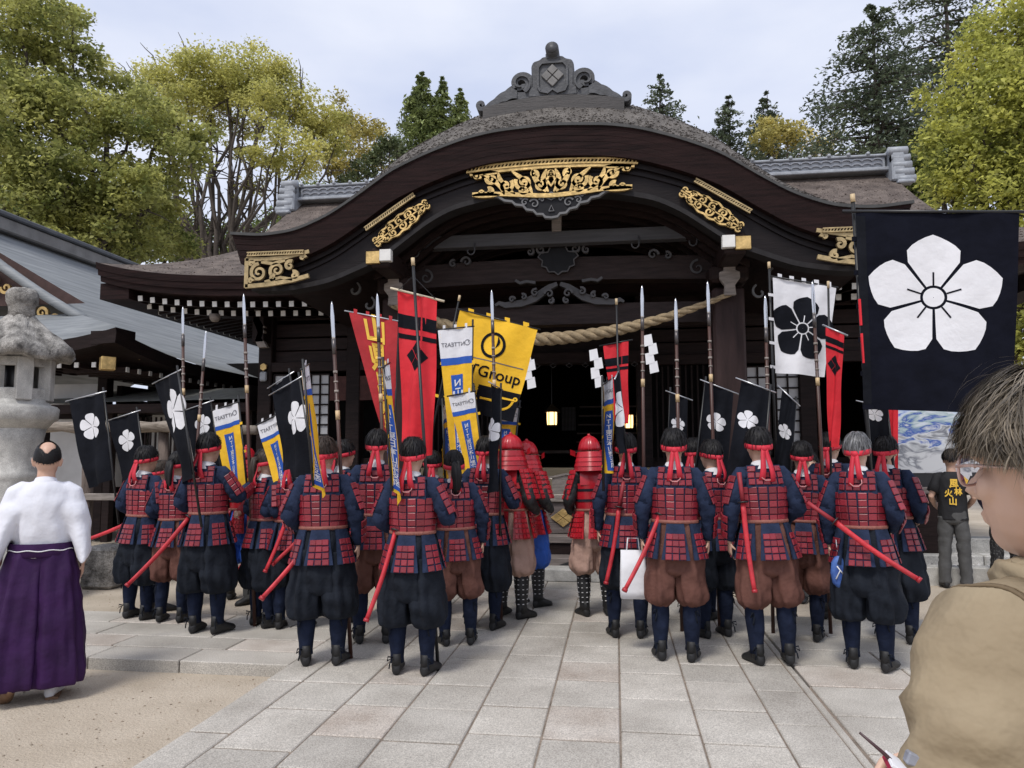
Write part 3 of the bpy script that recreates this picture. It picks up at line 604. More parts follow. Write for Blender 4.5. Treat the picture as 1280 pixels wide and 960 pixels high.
# bracket sets on the corner posts
for b in (-5.15, -2.4, 2.4):
    m = MB()
    for z, dx in ((3.75, 0), (3.42, .05)):
        m.prism([(B(b) + dx + a, z + c) for a, c in ((-.10, .22), (.02, .22), (.06, .12), (.02, .02), (.12, -.14), (-.04, -.14), (-.10, -.02), (-.06, .1))], 11.5, 11.6)
    m.obj('bracket_nose', PALEW, hall, bevel=.006)
    box('bracket_arm', (B(b), 11.75, 3.62), (.2, .5, .5), WOOD, hall)
MB().tube([(B(-5.15), 11.74, 2.98), (B(-5.15), 11.72, 2.98)], [.07, .06], 6).obj('gilt_boss', GOLD, hall)
box('meter_box', (B(-5.15), 11.74, 2.82), (.12, .06, .16), TILEL, hall, .02)
m = MB().tube([(0, -.09, 0), (0, -.04, 0), (0, .1, 0)], [.07, .09, .03], 14); o = m.obj('loudspeaker', TILEL, hall, True, loc=W(470, 380, 11.3))
MB().tube([(0, 0, .05), (0, .1, .6)], .015, 6).obj('speaker_arm', BLACKM, hall, loc=W(470, 380, 11.35))
MB().tube([(0, 0, .08), (0, 0, 0), (0, 0, -.04)], [.09, .08, .05], 10).obj('eave_lamp', PALEW, hall, True, loc=W(269, 398, 11.2))
# ------------------------------------------------------------------ straw rope with paper streamers
rp = empty('straw_rope', W(660, 430, 9.05), 0, 'thick twisted straw rope slung across the hall entrance', 'rope')
def rope_c(t):
    b = -2.1 + 4.2 * t; q = (t - .45) / .55 if t > .45 else (t - .45) / .45
    return Vector((B(b), 9.08, 2.93 + .50 * abs(q) ** 1.9))
o_ = rp.location
for k in range(3):
    pts = []; rad = []
    for i in range(161):
        t = i / 160; c = rope_c(t); tn = (rope_c(min(1, t + .01)) - rope_c(max(0, t - .01))).normalized(); u = Vector((0, 1, 0)); v = tn.cross(u)
        rr = .028 + .046 * max(0, 1 - ((t - .42) / .55) ** 2); a = t * 62 + k * 2.094; pts.append(c + (u * math.cos(a) + v * math.sin(a)) * rr * .55 - o_); rad.append(rr * .62)
    MB().tube(pts, rad, 8).obj('strand', ROPE, rp, True)
rs = np.random.RandomState(2); fz = MB()
for _ in range(500):
    t = rs.rand(); c = rope_c(t) - o_; rr = .028 + .046 * max(0, 1 - ((t - .42) / .55) ** 2); a = rs.rand() * 6.28; p = c + Vector((0, math.cos(a), math.sin(a))) * rr; d = Vector((rs.uniform(-1, 1), rs.uniform(-.6, .6), rs.uniform(-1, .8))) * .03
    fz.add([p, p + Vector((.002, 0, .002)), p + d], [(0, 1, 2)])
fz.obj('loose_straw', ROPE, rp)['kind'] = 'stuff'
for i, (px, py) in enumerate(((661, 440), (745, 438), (813, 420))):
    p = W(px, py, 9.02); t = empty('paper_streamer', p, 0, ['white zigzag paper streamer hanging beside the yellow flag', 'white zigzag paper streamer hanging over the hall doorway', 'white zigzag paper streamer hanging near the thin end of the rope'][i], 'streamer', 'paper streamers on the straw rope')
    for k in range(4):
        dx = (-.03, .025, -.015, .03)[k]; z = -.11 * k
        m = MB().add([(-.05 + dx, -.006 * k, z), (.045 + dx, -.006 * k, z + .02), (.055 + dx + .01, -.006 * k - .01, z - .11), (-.04 + dx, -.006 * k - .012, z - .135)], [(0, 1, 2, 3)]); o = m.obj('paper_fold', PAPER, t)
        md = o.modifiers.new('thick', 'SOLIDIFY'); md.thickness = .002
# ================================================================== LEFT ANNEX BUILDING
ann = empty('shrine_annex', (-13.2, 16, 0), 0, 'white-walled annex building with large grey curved roof and gilt eave corner', 'building')
A0 = Vector((-13.2, 16, 0))
ARF = M('annex_shingle', (.17, .185, .20), .6, .22, 1.2, .35, stretch=(1, .6, 14), col2=(.255, .27, .28), bscale=3)
AY0, AYR, AYB = 11.0, 12.6, 24.0                       # corner, gable, rear
def az(x, Y):                                          # east slope: ridge x -13.2 z 6.35 -> eave x -8.05 z 3.25
    u = (x + 13.2) / 5.15; up = .30 * max(0, 1 - (Y - AY0) / 3.0) ** 2 * u ** 3
    return 6.35 - 3.1 * (1.35 * u - .35 * u * u) + up
def loc(p): return Vector(p) - A0
roof = MB().grid(lambda u, v: loc((-13.2 + 5.15 * u, (12.6 if u < .62 else 12.6 - (u - .62) / .38 * 1.6) + (AYB - 12.6) * v, az(-13.2 + 5.15 * u, (12.6 if u < .62 else 12.6 - (u - .62) / .38 * 1.6) + (AYB - 12.6) * v))), 24, 24).obj('roof', ARF, ann, True)
MB().grid(lambda u, v: loc((-13.2 - 5.15 * u, AY0 + (AYB - AY0) * v, az(-13.2 + 5.15 * u, 20))), 12, 2).obj('west_slope', ARF, roof, True)
# front hip below the gable
MB().grid(lambda u, v: loc((-13.2 + (u * 2 - 1) * (3.2 + 1.95 * v), 12.6 - 1.6 * v, az(-13.2 + 3.2, 20) + (3.30 + .30 * abs(u * 2 - 1) ** 5 - az(-13.2 + 3.2, 20)) * v)), 30, 6).obj('front_hip', ARF, roof, True)
# east eave edge & front eave edge
m = MB(); rings = []
for i in range(41):
    Y = AY0 + (AYB - AY0) * i / 40; z = az(-8.05, Y) - .01; rings.append([loc(q) for q in ((-8.04, Y, z), (-8.06, Y, z - .20), (-8.5, Y, z - .22), (-8.5, Y, z))])
m.loft(rings).obj('eave_edge', WOOD, roof)
m = MB(); rings = []
for i in range(41):
    u = i / 40 * 2 - 1; x = -13.2 + u * 5.15; z = 3.29 + .30 * abs(u) ** 5; rings.append([loc(q) for q in ((x, 10.99, z), (x, 11.01, z - .20), (x, 11.5, z - .22), (x, 11.5, z))])
m.loft(rings).obj('eave_edge', WOOD, roof)
MB().grid(lambda u, v: loc((-8.1 - 1.9 * u, AY0 + .1 + 12.5 * v, az(-8.05, AY0 + 12.5 * v) - .2 - .06 * u)), 2, 12).obj('soffit', WOOD, ann)
MB().grid(lambda u, v: loc((-13.2 + (u * 2 - 1) * 5.0, 11.05 + 1.6 * v, 3.1 + .3 * abs(u * 2 - 1) ** 5 * (1 - v))), 20, 2).obj('soffit', WOOD, ann)
# ridge along the top with dark cap
box('ridge', loc((-13.2, 18.2, 6.47)), (.5, 11.8, .30), M('annex_ridge', (.17, .165, .16), .7, .25, 3, .2), ann, .03)
box('ridge_cap', loc((-13.2, 18.2, 6.68)), (.62, 12.0, .12), M('annex_cap', (.06, .065, .075), .5), ann, .03)
# gable rake (striped roll) and gilt gable board
m = MB(); pts = [loc((-13.2 + 3.5 * t, 12.45, az(-13.2 + 3.5 * t, 20) - .02)) for t in np.linspace(0, 1, 14)]; m.tube(pts, [.09] * 14, 8); m.obj('rake', ARF, roof, True)
m = MB().add([loc(p) for p in ((-13.2, 12.75, 6.2), (-10.0, 12.75, 4.4), (-16.4, 12.75, 4.4))], [(0, 1, 2)]); m.obj('gable_wall', M('gable_brown', (.06, .03, .025), .7), ann)
m = MB()
for k in range(9):
    t = .25 + k * .08; x = -13.2 + 3.3 * t; p = spiral(x - A0.x, az(x, 20) - .42 - A0.z, .12, 1.2, 1, k); m.ribbon(p, taper(len(p), .06, .03), 12.6 - A0.y, 12.66 - A0.y)
m.obj('gilt_openwork', GOLD, ann)
# corner gilding
cg = MB()
for dxy, ln in (((-1, 0), 1.2), ((0, 1), 1.0)):
    for k in range(9):
        t = .1 + k * .11; c = Vector((-8.25 + dxy[0] * ln * t, 11.18 + dxy[1] * ln * t, 3.30 - .05 * t * 2 + .12 * (1 - t)))
        ax = Vector((abs(dxy[0]), abs(dxy[1]), 0)); p = spiral(0, 0, .075, 1.1, 1, k * 1.7, 12)
        cg.tube([c + ax * a + Vector((0, 0, b)) - A0 for a, b in p], .016, 5)
        cg.tube([c + ax * .07 + Vector((0, 0, .08)) - A0, c - ax * .07 + Vector((0, 0, .09)) - A0], .018, 5)
cg.obj('gilt_corner', GOLD, ann)
box('corner_beam_cap', loc((-8.32, 11.2, 3.02)), (.22, .22, .22), GOLD, ann, .01, rot=(0, 0, R(45)))
ram = MB().box((0, .6, 0), (.07, 1.2, .08)).mesh('rafter', WOODH); tip = MB().box((0, 0, 0), (.075, .02, .085)).mesh('rafter_tip', WHITEP)
for k in range(14):
    r_ = link('rafter', ram, ann, loc((-12.8 + k * .32, 11.3, 3.02))); link('rafter_tip', tip, r_, (0, -.005, 0))
for k in range(12):
    r_ = link('rafter', ram, ann, loc((-8.35, 11.75 + k * .32, 2.98))); r_.rotation_euler = (0, 0, R(90)); link('rafter_tip', tip, r_, (0, -.005, 0))
# walls
for x in (-15.5, -13.5, -11.5, -9.6): box('post', loc((x, 12.9, 1.5)), (.2, .2, 3.1), WOOD, ann, .01)
for k, x in enumerate((-14.5, -12.5, -10.55)):
    box('plaster_panel', loc((x, 12.95, 1.55)), (1.8, .06, 1.3), PLAST, ann); box('plaster_panel', loc((x, 12.95, 2.62)), (1.8, .06, .5), PLAST, ann); box('wall_rail', loc((x, 12.92, 2.27)), (1.8, .1, .14), WOOD, ann)
    box('wall_plinth', loc((x, 12.95, .4)), (1.8, .08, .9), WOOD, ann)
for k in range(5):
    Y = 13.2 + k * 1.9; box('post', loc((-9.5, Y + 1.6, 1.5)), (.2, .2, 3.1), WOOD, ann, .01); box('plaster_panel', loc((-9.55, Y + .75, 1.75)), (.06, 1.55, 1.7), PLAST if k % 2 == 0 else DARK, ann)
    box('wall_rail', loc((-9.5, Y + .75, 2.75)), (.1, 1.6, .2), WOOD, ann)
# low link roof between annex and hall
lk = empty('link_corridor', (-7.5, 13, 0), 0, 'low corridor roof of weathered shingle joining annex and hall', 'corridor')
LK = M('link_shingle', (.28, .285, .27), .7, .25, 2, .3, stretch=(6, 1, 1), col2=(.38, .38, .34))
MB().grid(lambda u, v: (-3.2 + 4.35 * u, -.9 + 1.9 * v, 2.43 + .38 * v + .05 * u), 10, 4).obj('roof', LK, lk)
box('fascia', (-1.0, -.92, 2.33), (4.4, .06, .16), WOODH, lk); box('roof_underside', (-1.0, .05, 2.32), (4.3, 1.8, .04), WOOD, lk)
box('end_gable', (1.2, .05, 2.50), (.06, 1.9, .44), WOOD, lk)
for k in range(4): box('post', (-3.0 + k * 1.35, -.5, 1.15), (.14, .14, 2.4), WOOD, lk)
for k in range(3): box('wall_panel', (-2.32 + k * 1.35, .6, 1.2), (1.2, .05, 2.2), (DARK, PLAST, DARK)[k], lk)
box('dark_backing', (-1.0, 3.0, 1.8), (4.6, .1, 3.6), DARK, lk)  # added dark backing, blocks bright sky showing between link roof and annex
for k in range(12): box('lattice_bar', (-1.4 + k * .1, -.45, 1.55), (.03, .03, 1.3), WOOD, lk, .003)
# ------------------------------------------------------------------ rustic rail fence
fen = empty('rail_fence', (-6.5, 9.2, -.09), 0, 'rustic log rail fence on round posts by the annex', 'fence')
LOG = M('weathered_log', (.20, .16, .12), .85, .4, 5, .5, stretch=(1, 5, 5), col2=(.36, .31, .26))
LOGP = M('log_post', (.13, .10, .085), .85, .4, 5, .5, stretch=(5, 5, 1))
m = MB(); rs = np.random.RandomState(5)
m.tube([(-2.2 + k * .25, .02 * math.sin(k), 1.98 + .012 * math.sin(k * 1.7)) for k in range(14)], [.075 + .012 * math.sin(k * 2.3) for k in range(14)], 10); m.obj('top_rail', LOG, fen, True)
m = MB(); m.tube([(-.1 + k * .25, -.12 + .02 * math.sin(k), 2.0 - .01 * k) for k in range(9)], [.065 + .01 * math.sin(k * 2.3) for k in range(9)], 10); m.obj('top_rail', LOG, fen, True)
for x in (-1.75, -.55, .55, 1.6): MB().tube([(x, 0, 0), (x + .01, 0, 1.0), (x - .02, 0, 1.92)], [.085, .075, .065], 9).obj('post', LOGP, fen, True)
for z in (1.05,): box('mid_rail', (-.2, -.05, z), (4.2, .05, .09), PALEW, fen)
# low white picket gate in front of it
pk = empty('picket_barrier', (-5.25, 9.0, -.09), 0, 'low grey picket barrier with tan end post by the log fence', 'barrier')
for k in range(11): box('picket', (-.55 + k * .13, 0, .42), (.07, .03, .62), TILEL, pk, .004)
for z in (.72, .2): box('rail', (.1, -.03, z), (1.5, .04, .07), PALEW, pk, .004)
box('end_post', (-.72, 0, .6), (.11, .11, 1.25), TANW, pk, .008); box('end_post', (-1.0, .1, .5), (.09, .09, 1.3), WHITEP, pk, .008)
box('stone_foot', (-.95, -.5, .25), (.42, .42, .5), STONED, pk, .04)
# ------------------------------------------------------------------ stone lantern
lp = G(32, 735, -.09); lp = Vector((lp.x, lp.y, -.09))
LX, LY = -6.62, 7.5
sl = empty('stone_lantern', (LX - .05, LY, -.09), R(8), 'tall granite lantern with mossy round cap and hexagonal light box', 'stone lantern')
sl.scale = (.80, .80, 1)
def lathe(name, prof, n, mat, smooth=True, rough=0.0, seed=1):
    rs = np.random.RandomState(seed); m = MB(); rings = []
    for (r, z) in prof: rings.append([(r * math.cos(2 * math.pi * j / n) * (1 + rough * rs.randn()), r * math.sin(2 * math.pi * j / n) * (1 + rough * rs.randn()), z + rough * .2 * rs.randn()) for j in range(n)])
    return m.loft(rings).obj(name, mat, sl, smooth)
lathe('plinth', [(.78, 0), (.78, .30), (.74, .32)], 6, STONED, False)
lathe('base', [(.62, .32), (.64, .36), (.64, .72), (.58, .80), (.45, .86), (.40, .92)], 24, STONE, True, .004)
lathe('shaft', [(.37, .92), (.345, 1.1), (.335, 1.30), (.345, 1.34), (.36, 1.36), (.36, 1.41), (.34, 1.43), (.335, 1.55), (.35, 1.75), (.385, 1.9)], 28, STONE, True, .004)
lathe('platform', [(.385, 1.9), (.47, 1.98), (.52, 2.0), (.53, 2.12), (.50, 2.15), (.42, 2.17), (.40, 2.22)], 28, STONE, True, .004)
for k in range(6):                                    # light box: six corner posts and sills leave square openings
    a = k * math.pi / 3 + .26
    box('light_box_post', (.36 * math.cos(a), .36 * math.sin(a), 2.45), (.16, .20, .48), STONE, sl, .012, rot=(0, 0, a))
    a2 = a + math.pi / 6
    for z, h in ((2.28, .13), (2.64, .10)): box('light_box_sill', (.325 * math.cos(a2), .325 * math.sin(a2), z), (.10, .30, h), STONE, sl, .008, rot=(0, 0, a2))
lathe('black_core', [(.2, 2.2), (.2, 2.7)], 8, BLACKM)  # plain black cylinder inside the box
prof = [(.36, 2.69), (.66, 2.68), (.70, 2.73), (.67, 2.80), (.55, 2.88), (.40, 2.99), (.26, 3.10), (.17, 3.17)]
m = MB(); rs = np.random.RandomState(4); rings = []
for i, (r, z) in enumerate(prof): rings.append([(r * (1 + .06 * math.cos(6 * 2 * math.pi * j / 48) * min(1, r / .5)) * math.cos(2 * math.pi * j / 48) + .008 * rs.randn(), r * (1 + .06 * math.cos(6 * 2 * math.pi * j / 48)) * math.sin(2 * math.pi * j / 48) + .008 * rs.randn(), z + .008 * rs.randn() + .03 * math.cos(6 * 2 * math.pi * j / 48) * (r > .5)) for j in range(48)])
m.loft(rings).obj('cap', STONED, sl, True)
lathe('finial', [(.17, 3.15), (.16, 3.25), (.17, 3.29), (.20, 3.33), (.205, 3.43), (.17, 3.48), (.05, 3.50)], 20, STONED, True, .02, 6)
# ------------------------------------------------------------------ painted panel on the right
pb = empty('painted_panel', W(1128, 590, 11.2), 0, 'blue and white painted mountain panel on a dark stand', 'panel')
def paint_mat():
    m = bpy.data.materials.new('mountain_painting'); m.use_nodes = True; t = m.node_tree; n = t.nodes.new; l = t.links.new; b = t.nodes['Principled BSDF']
    tcn = n('ShaderNodeTexCoord'); mpn = n('ShaderNodeMapping'); mpn.inputs['Scale'].default_value = (1.2, 1, 3.2); mpn.inputs['Rotation'].default_value = (0, R(14), 0); l(tcn.outputs['Object'], mpn.inputs[0])
    no = n('ShaderNodeTexNoise'); no.inputs['Scale'].default_value = 2.2; no.inputs['Detail'].default_value = 7; no.inputs['Distortion'].default_value = 1.2; l(mpn.outputs[0], no.inputs[0])
    sx = n('ShaderNodeSeparateXYZ'); l(tcn.outputs['Object'], sx.inputs[0]); ad = n('ShaderNodeMath'); ad.operation = 'MULTIPLY_ADD'; ad.inputs[1].default_value = .55; l(no.outputs[0], ad.inputs[2]); l(sx.outputs[2], ad.inputs[0]); 
    r = n('ShaderNodeValToRGB'); e = r.color_ramp.elements; e[0].position = .3; e[0].color = (.55, .56, .58, 1); e[1].position = 1.0; e[1].color = (.02, .06, .35, 1)
    for p, c in ((.42, (.16, .17, .2)), (.52, (.62, .64, .66)), (.60, (.02, .08, .38)), (.66, (.35, .46, .48)), (.75, (.62, .66, .72)), (.84, (.50, .60, .76)), (.90, (.06, .12, .55)), (.95, (.45, .55, .85))):
        q = e.new(p); q.color = (*c, 1)
    l(ad.outputs[0], r.inputs[0]); l(r.outputs[0], b.inputs['Base Color']); b.inputs['Roughness'].default_value = .5; return m
box('painting', (.75, 0, .42), (2.2, .04, .90), paint_mat(), pb, .004)
box('stand', (.75, .05, -.18), (2.3, .12, .30), BLACKM, pb); box('frame', (.75, .03, .88), (2.3, .06, .03), BLACKM, pb)
for x in (-.2, 1.7): box('leg', (x, .1, -.8), (.08, .08, 1.2), BLACKM, pb)
# ================================================================== TREES
def leaf_mesh(name, P, size, mat, seed, up=0.4, aspect=0.6):
    rs = np.random.RandomState(seed); P = np.asarray(P); n = len(P)
    nrm = rs.randn(n, 3); nrm[:, 2] = np.abs(nrm[:, 2]) + up; nrm /= np.linalg.norm(nrm, axis=1)[:, None]
    t = rs.randn(n, 3); t -= nrm * (t * nrm).sum(1)[:, None]; t /= np.linalg.norm(t, axis=1)[:, None]; b = np.cross(nrm, t)
    s = (size * (0.6 + 0.8 * rs.rand(n)))[:, None]
    bend = nrm * s * 0.25
    V = np.stack([P - t * s, P - b * s * aspect + bend, P + t * s, P + b * s * aspect + bend], 1).reshape(-1, 3)
    me = bpy.data.meshes.new(name); me.vertices.add(4 * n); me.vertices.foreach_set('co', V.ravel()); me.loops.add(4 * n); me.loops.foreach_set('vertex_index', np.arange(4 * n))
    me.polygons.add(n); me.polygons.foreach_set('loop_start', np.arange(n) * 4); me.update(calc_edges=True); me.validate(); me.materials.append(mat); return me
def blob_pts(c, r, n, rs, flat=0.7, hollow=0.5):
    d = rs.randn(n, 3); d /= np.linalg.norm(d, axis=1)[:, None]; rad = (hollow + (1 - hollow) * rs.rand(n)) ** 0.9
    rad *= 1 + 0.22 * np.sin(d[:, 0] * 5 + c[0]) * np.sin(d[:, 2] * 6 + c[1]) + .1 * rs.randn(n)
    return np.array(c) + d * (rad * r)[:, None] * np.array([1, 1, flat])
TRUNK = M('tree_bark', (.075, .06, .05), .9, .4, 3, .5, stretch=(4, 4, 1))
LEAF = {'camphor': M('camphor_leaf', (0.213, 0.269, 0.075), .55, .35, .9, col2=(0.575, 0.562, 0.188), island=.4, trans=.6, detail=3),
        'zelkova': M('zelkova_leaf', (0.456, 0.462, 0.129), .55, .25, .7, col2=(0.683, 0.638, 0.216), island=.3, trans=.6, detail=3),
        'olive': M('olive_leaf', (0.450, 0.413, 0.125), .55, .35, .6, col2=(0.675, 0.575, 0.188), island=.3, trans=.4, detail=3),
        'dark': M('dark_leaf', (0.088, 0.125, 0.056), .5, .4, .6, col2=(0.188, 0.231, 0.100), island=.35, trans=.2, detail=3),
        'mid': M('mid_leaf', (0.163, 0.225, 0.081), .5, .4, .8, col2=(0.300, 0.350, 0.100), island=.35, trans=.45, detail=3),
        'fir': M('fir_needle', (0.062, 0.094, 0.060), .6, .4, .8, col2=(0.175, 0.213, 0.125), island=.4, trans=.25, detail=3),
        'spire': M('spire_needle', (0.150, 0.213, 0.081), .6, .4, .8, col2=(0.338, 0.388, 0.138), island=.35, trans=.2, detail=3),
        'gold': M('golden_needle', (0.336, 0.388, 0.094), .6, .35, .9, col2=(0.695, 0.675, 0.175), island=.4, trans=.6, detail=3)}
def limb(m, a, b, r0, r1, rs, k=6, wig=.08, n=7):
    a, b = Vector(a), Vector(b); Ln = (b - a).length; pts = []
    for i in range(k + 1):
        t = i / k; w_ = Ln * wig * math.sin(t * 3.14); pts.append(a.lerp(b, t) + Vector((rs.uniform(-1, 1), rs.uniform(-1, 1), rs.uniform(-.4, 1))) * w_ * .5 + Vector((0, 0, Ln * .08 * math.sin(t * 3.14))))
    m.tube(pts, [r0 + (r1 - r0) * i / k for i in range(k + 1)], n, False); return pts
def broadleaf(name, label, base, clusters, mat, leaf, per, seed, trunk_r=.35, flat=.7, fork=.35, twigs=0, group=None, hollow=.5):
    rs = np.random.RandomState(seed); base = Vector(base); t = empty(name, base, 0, label, 'tree', group)
    m = MB(); cs = [(W(px, py, Y), r / F_PX * (W(px, py, Y)).length) for px, py, Y, r in clusters]
    cen = sum((c for c, _ in cs), Vector()) / len(cs); top = base.lerp(Vector((cen.x, cen.y, cen.z)), fork); top.z = base.z + (cen.z - base.z) * fork
    limb(m, Vector((0, 0, 0)), top - base, trunk_r, trunk_r * .7, rs, 6, .03, 10)
    P = []
    for c, r in cs:
        d = c - base; st = (top - base) * rs.uniform(.7, 1.0); pts = limb(m, st, d, trunk_r * rs.uniform(.28, .42), .03, rs, 7, .10)
        for _ in range(3 + twigs):
            q = pts[rs.randint(3, 8)]; e = q + Vector(rs.randn(3)) * r * .5 + Vector((0, 0, r * .35)); limb(m, q, e, .045, .012, rs, 4, .12, 5)
        P.append(blob_pts(tuple(d), r, int(per * (r / 1.2) ** 2), rs, flat, hollow))
        for _ in range(3): P.append(blob_pts(tuple(d + Vector(rs.randn(3)) * r * .5), r * .5, int(per * .22 * (r / 1.2) ** 2), rs, flat, hollow))
    link('trunk', m.mesh('trunk', TRUNK, True), t)
    link('crown', leaf_mesh('crown', np.concatenate(P), leaf, LEAF[mat], seed), t); return t
def gb(px, Y): p = W(px, 567, Y); return (p.x, Y, -.09)
cam_c = [(50, 40, 23, 42), (92, 72, 23.5, 36), (15, 20, 22, 40), (70, 20, 24, 30), (22, 118, 22, 44), (78, 122, 23, 42), (114, 145, 22.5, 40), (150, 115, 25, 32), (166, 152, 23, 40), (216, 165, 24, 36), (228, 200, 24, 34), (20, 166, 21.5, 42), (52, 212, 21.5, 46), (128, 222, 22.5, 38), (164, 236, 22.5, 36), (190, 226, 23.5, 32), (78, 252, 22, 44), (20, 262, 21, 46), (137, 275, 23, 40), (178, 305, 24, 36), (60, 300, 23, 40), (-20, 200, 21, 46), (-25, 90, 22, 50), (100, 190, 25, 34), (218, 300, 26, 30), (110, 318, 25, 36), (200, 265, 26, 30)]
broadleaf('camphor_tree', 'massive olive-green camphor tree with spreading limbs behind the annex roof', gb(60, 24), cam_c, 'camphor', .080, 1050, 21, .65, .62, .45)
zel_c = [(222, 110, 33, 30), (262, 104, 34, 32), (300, 104, 32, 30), (338, 118, 33, 30), (362, 148, 34, 28), (190, 135, 33, 28), (392, 165, 34, 24), (265, 138, 33, 26), (305, 150, 34, 24), (345, 205, 32, 22), (215, 175, 34, 20), (180, 120, 32, 34), (205, 98, 33, 32), (240, 88, 32, 36), (278, 82, 33, 36), (312, 85, 32, 36), (345, 100, 33, 34), (378, 125, 33, 32), (405, 150, 34, 28), (330, 125, 31, 30), (290, 118, 34, 30), (235, 125, 31, 30), (350, 172, 30, 30), (385, 192, 30, 26), (372, 212, 31, 24), (330, 198, 31, 22), (200, 150, 34, 26), (420, 182, 34, 24), (270, 160, 35, 22), (235, 205, 34, 16), (315, 232, 33, 18), (300, 190, 36, 16)]
broadleaf('zelkova_tree', 'fresh yellow-green zelkova with bare grey branching limbs beside the camphor tree', gb(272, 32), zel_c, 'zelkova', .075, 720, 22, .42, .6, .22, twigs=7, hollow=.25)
broadleaf('olive_tree', 'ochre-green broadleaf tree between zelkova and porch roof', gb(450, 38), [(430, 150, 38, 26), (452, 160, 38, 24), (472, 172, 39, 20), (440, 186, 37, 24), (420, 170, 38, 24), (465, 195, 38, 22), (405, 200, 37, 24), (430, 215, 38, 26)], 'olive', .085, 620, 23, .3, .65, .35, twigs=3, hollow=.3)
broadleaf('dark_shrub_tree', 'low dark evergreen tree tucked beside the porch roof curve', gb(487, 35), [(488, 180, 35, 18), (475, 196, 35, 18), (458, 212, 35, 18), (498, 188, 36, 14), (440, 228, 35, 20)], 'dark', .085, 900, 24, .25, .7, .4)
broadleaf('backdrop_tree', 'deep green tree low behind the annex ridge', gb(110, 34), [(100, 280, 34, 46), (150, 270, 33, 44), (190, 290, 33, 40), (60, 270, 34, 46), (20, 290, 33, 46), (130, 310, 32, 40), (230, 305, 34, 34), (80, 320, 33, 40), (250, 325, 34, 30), (30, 230, 36, 46), (-20, 260, 34, 50)], 'mid', .10, 600, 25, .35, .75, .4, group='trees behind the annex')
broadleaf('backdrop_tree', 'deep green shrubby tree behind the bare zelkova limbs', gb(330, 44), [(300, 300, 44, 32), (340, 290, 44, 30), (370, 270, 43, 28), (260, 300, 44, 30), (215, 290, 45, 30), (395, 250, 44, 26), (330, 318, 43, 30)], 'mid', .11, 420, 26, .3, .75, .4, group='trees behind the annex')
def conifer(name, label, px, Y, ytop, ybase, wpx, mat, seed, leaf=.10, whorls=26, per=46, droop=.25, flatb=.14, rpow=.85, group=None, gap=0.0, tuft=.3):
    rs = np.random.RandomState(seed); top = W(px, ytop, Y); low = W(px, ybase, Y); base = Vector((low.x, Y, -.09)); H = top.z + .09; z0 = low.z + .09; Rm = wpx / F_PX * low.length
    t = empty(name, base, 0, label, 'tree', group); m = MB(); m.tube([(0, 0, H * k / 8) for k in range(9)], [.02 + H * .016 * (1 - k / 8) for k in range(9)], 8, False); P = []
    for k in range(whorls):
        f = k / whorls; z = H - (H - z0) * f ** .9; Ln = Rm * (.06 + .94 * f ** rpow)
        for j in range(6 + int(3 * f)):
            a = rs.rand() * 6.28; ln = Ln * rs.uniform(.65, 1.12)
            if rs.rand() < gap: continue
            d = Vector((math.cos(a), math.sin(a), 0)); st = Vector((0, 0, z)); e = st + d * ln + Vector((0, 0, -ln * droop * rs.uniform(.4, 1.4) + .12 * ln))
            m.tube([st, st.lerp(e, .5) + Vector((0, 0, ln * .05)), e], [.03 + .012 * ln, .02, .006], 4, False)
            n = int(per * (.35 + ln / Rm) ** 1.3); s = rs.rand(n) ** .7; wid = (.10 + .32 * np.sin(s * 2.6)) * ln * tuft / .3
            q = np.array(st)[None] + s[:, None] * np.array(e - st)[None]; q += np.stack([-d.y * rs.randn(n) * wid * .6, d.x * rs.randn(n) * wid * .6, rs.randn(n) * ln * flatb * .4 + .05 * ln * np.sin(s * 3.14) - np.abs(rs.randn(n)) * ln * .03], 1); P.append(q)
    link('trunk', m.mesh('trunk', TRUNK, True), t); link('crown', leaf_mesh('crown', np.concatenate(P), leaf, LEAF[mat], seed, .6, .42), t); return t
gs = 'spire conifers behind the porch roof'
conifer('spire_conifer', 'tallest of three green spire conifers behind the porch roof', 528, 46, 92, 215, 44, 'spire', 31, .15, 26, 60, .1, .3, .7, gs)
conifer('spire_conifer', 'narrow middle one of three green spire conifers behind the porch roof', 553, 46, 98, 215, 30, 'spire', 32, .14, 24, 46, .1, .3, .7, gs)
conifer('spire_conifer', 'shortest green spire conifer of the three, next to the roof crest', 576, 46, 112, 215, 28, 'spire', 33, .14, 22, 40, .1, .3, .7, gs)
gd = 'dark firs on the skyline'
conifer('fir_tree', 'lone dark open-branched fir next to the grey roof crest', 828, 44, 95, 220, 66, 'fir', 34, .13, 18, 42, .3, .12, .75, gd, .15)
conifer('fir_tree', 'small dark fir beside the yellowish tree behind the roof', 915, 46, 122, 235, 58, 'fir', 35, .13, 18, 42, .3, .12, .75, gd, .1)
conifer('fir_tree', 'small dark pointed fir rising above the yellowish tree', 964, 50, 117, 235, 54, 'fir', 36, .14, 18, 42, .25, .15, .75, gd)
broadleaf('ochre_tree', 'hazy ochre broadleaf tree behind the right roof ridge', gb(985, 46), [(985, 168, 46, 24), (1005, 175, 46, 20), (965, 160, 47, 20), (1030, 185, 46, 18), (950, 178, 46, 18)], 'olive', .11, 420, 37, .25, .6, .35, twigs=2, hollow=.3)
conifer('cedar_tree', 'large dark layered cedar standing behind the right roof ridge', 1102, 31, 10, 235, 112, 'fir', 38, .10, 20, 105, .20, .05, .62, gd, .06, .34)
conifer('cedar_tree', 'very tall dark cedar rising behind the golden cypress', 1197, 35, -75, 235, 118, 'fir', 39, .11, 23, 105, .18, .05, .6, gd, .12, .34)
